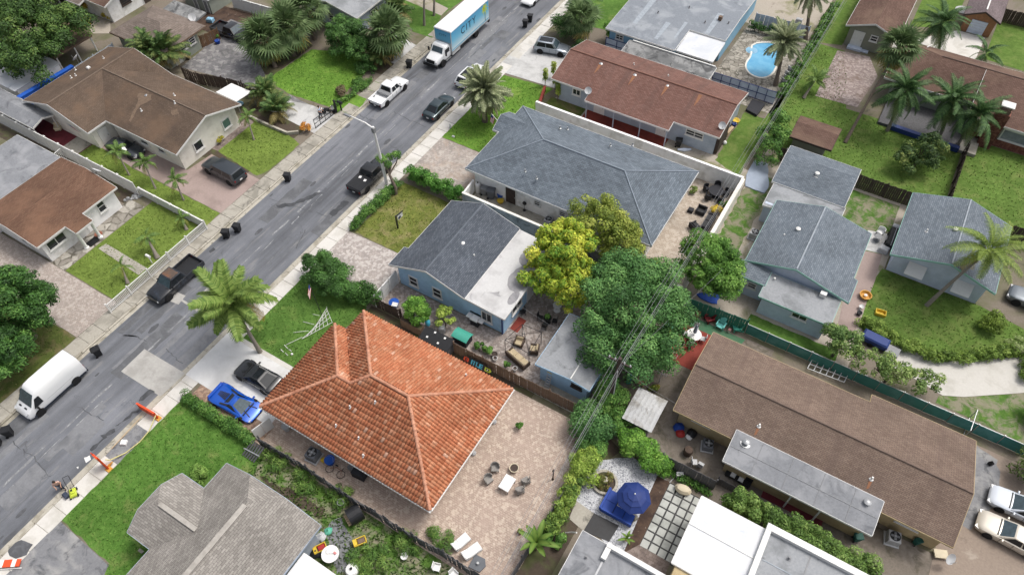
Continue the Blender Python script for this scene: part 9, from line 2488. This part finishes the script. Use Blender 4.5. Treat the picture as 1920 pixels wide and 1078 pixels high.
bsn=thing('tub_chair','tan round tub at the walkway edge by the grey gable house','tub',(*(6.32,47.71),.02)); L_(MB().lathe([(.35,0),(.5,.3),(.52,.34),(.44,.34),(.36,.12),(.01,.1)],16),'tub','gold',bsn,40); L_(MB().lathe([(.12,.1),(.14,.3),(.01,.34)],10),'jug','snow',bsn,40)
bucket('white bucket below the tan tub',(6.32,46.27),'snow',.2,.35); bucket('black pot below the white bucket',(6.36,45.58),'black',.22,.3,name='pot',cat='pot')
tag(MB().box(-.42,.42,-.28,.28,0,.06).box(-.42,-.36,-.28,.28,.06,.3).box(.36,.42,-.28,.28,.06,.3).box(-.36,.36,-.28,-.22,.06,.3).box(-.36,.36,.22,.28,.06,.3).build('yellow_crate',M['yellow'],loc=(*(7.90,46.55),.02),local=True,rz=.15),'bright yellow crate on the lawn by the curved hedge','crate')
cv=thing('covered_boat','blue covered trailer box under the trees by the mesh fence','trailer',(*(8.16,43.24),0),rad(-5)); L_(MB().cbox((0,0,.6),(2.1,1.0,.5),bev=.12),'cover','navy',cv); L_(MB().cbox((1.5,-.2,.4),(1.0,.9,.3)),'frame','grey',cv)
for y in (-.5,.5): L_(MB().cyl((-.2,y-.06,.22),.22,.12,12,axis='y'),'wheel','rubber',cv,40)
tag(MB().lathe([(.02,0),(.9,.0),(.9,.06),(.02,.1)],18,(*(5.23,98.89),.02)).build('plunge_pool',M['lgrey'],loc=(*(5.23,98.89),0)),'round pale cover on the grass left of the orange barn','cover')
gtr=thing('green_railing','leaning chain link gate across the mesh fence end','gate',(*(16.24,38.30),0)); ga_,gb_=(16.04,38.01),(16.18,40.09)
for z in (.05,1.3): MB().tube([(*ga_,z),(*gb_,z)],.03,6).build('rail',M['metal'],gtr)
for t in (0,.5,1): MB().tube([(ga_[0] *(1-t)+gb_[0] *t,ga_[1] *(1-t)+gb_[1] *t,0),(ga_[0] *(1-t)+gb_[0] *t,ga_[1] *(1-t)+gb_[1] *t,1.3)],.03,6).build('post',M['metal'],gtr)
tag(MB().bar((2.6,71.5,.3),(9.6,71.2,.35),.5,.5).build('raised_edge',M['navy'],loc=(6,71.3,0)),'dark raised terrace edge below the feathery palms','terrace edge')
MB().box(1.5,9.4,71.6,76.5,0,.3).build('terrace',M['wood_gr'])['kind']='structure'
tag(MB().box(5.8,10.2,84.35,84.9,0,.5).build('garden_bed_edge',M['navy'],loc=(8,84.6,0)),'dark blue raised bed along the far drive','raised bed')

# ---- upper left small things
sc_=thing('shade_canopy','flat white shade canopy on posts beside the gabled wall','canopy',(-59.8,40.2,0))
q=[(-61.08,38.47),(-60.75,40.47),(-57.79,40.48),(-58.00,38.41)]
MB().prism(q,1.78,1.84).build('canopy',M['snow'],sc_)
for p in q: MB().cyl((*p,0),.04,1.78,6).build('post',M['metal'],sc_)
cst=thing('courtyard_chair','grey chair on the maroon courtyard floor','chair',(*(-73.09,26.64),.02),rad(-40)); L_(MB().cbox((0,0,.35),(.6,.6,.3),bev=.05),'seat','cream',cst); L_(MB().cbox((-.3,0,.6),(.12,.6,.6),bev=.04),'backrest','cream',cst)
for y in (-.3,.3): L_(MB().cbox((0,y,.5),(.5,.1,.12)),'armrest','cream',cst)
bucket('blue flower pot beside the brown timber gate',(-70.09,46.93),'navycush',.32,.4,name='flower_pot',cat='pot'); shrub('pot_plant','plant growing in the blue flower pot',(-70.61,47.38),.35,.9,G_MID,260,.16,None,'plant')
shrub('pot_plant','small pale plant in a black pot before the sage wall',(-71.14,43.18),.35,.8,[C('6f7f4c'),C('93a068')],260,.16,None,'plant'); pot('black pot before the sage wall',(-70.74,42.80),.24,.3,'black')
rr_=thing('riding_mower','red and white riding mower beside the grey brown cottage','mower',(*(-75.48,48.18),.02),rad(-30)); L_(MB().cbox((.3,0,.45),(.7,.5,.4),bev=.08),'bonnet','red',rr_); L_(MB().cbox((-.35,0,.5),(.5,.45,.3),bev=.06),'seat','snow',rr_); L_(MB().cbox((0,0,.25),(1.4,.6,.1)),'chassis','black',rr_)
for x in (-.45,.5):
    for y in (-.35,.35): L_(MB().cyl((x,y-.06,.22),.22,.12,12,axis='y'),'wheel','rubber',rr_,40)
tag(MB().cbox((*(-74.23,49.81),.3),(.8,.6,.5),rz=.3,bev=.1).build('covered_crate',M['w_aqua'],loc=(*(-74.23,49.81),0)),'pale turquoise crate behind the black pickup','crate')
bk3=thing('white_bracket_gate','small white barred gate on the bungalow side path','gate',(*(-69.92,24.41),0)); gA,gB=(-68.53,23.31),(-68.68,24.39)
for t in np.linspace(0,1,8): MB().cyl((gA[0] *(1-t)+gB[0] *t,gA[1] *(1-t)+gB[1] *t,0),.025,1.4,6).build('bar',M['white'],bk3)
MB().bar((*gA,1.4),(*gB,1.4),.06,.06).build('rail',M['white'],bk3)
tag(MB().lathe([(.25,0),(.35,.12),(.38,.16),(.3,.16),(.01,.1)],12,(*(-57.08,18.65),.03)).build('bird_bowl',M['terra'],loc=(*(-57.08,18.65),0),smooth=40),'shallow brown bowl by the bungalow door','bowl')
rk=thing('rock_pile','pile of dark rocks at the corner of the bungalow lawn','rocks',(*(-58.19,23.81),0))
for k in range(16):
    p=((-58.19,23.81)[0]+random.uniform(-.5,.5),(-58.19,23.81)[1]+random.uniform(-.9,.9)); r=random.uniform(.1,.22)
    MB().lathe([(.02,0),(r,r *.3),(r *.8,r),(.02,r *1.2)],6,(*p,0)).build('rock',M['wall_block'],rk)
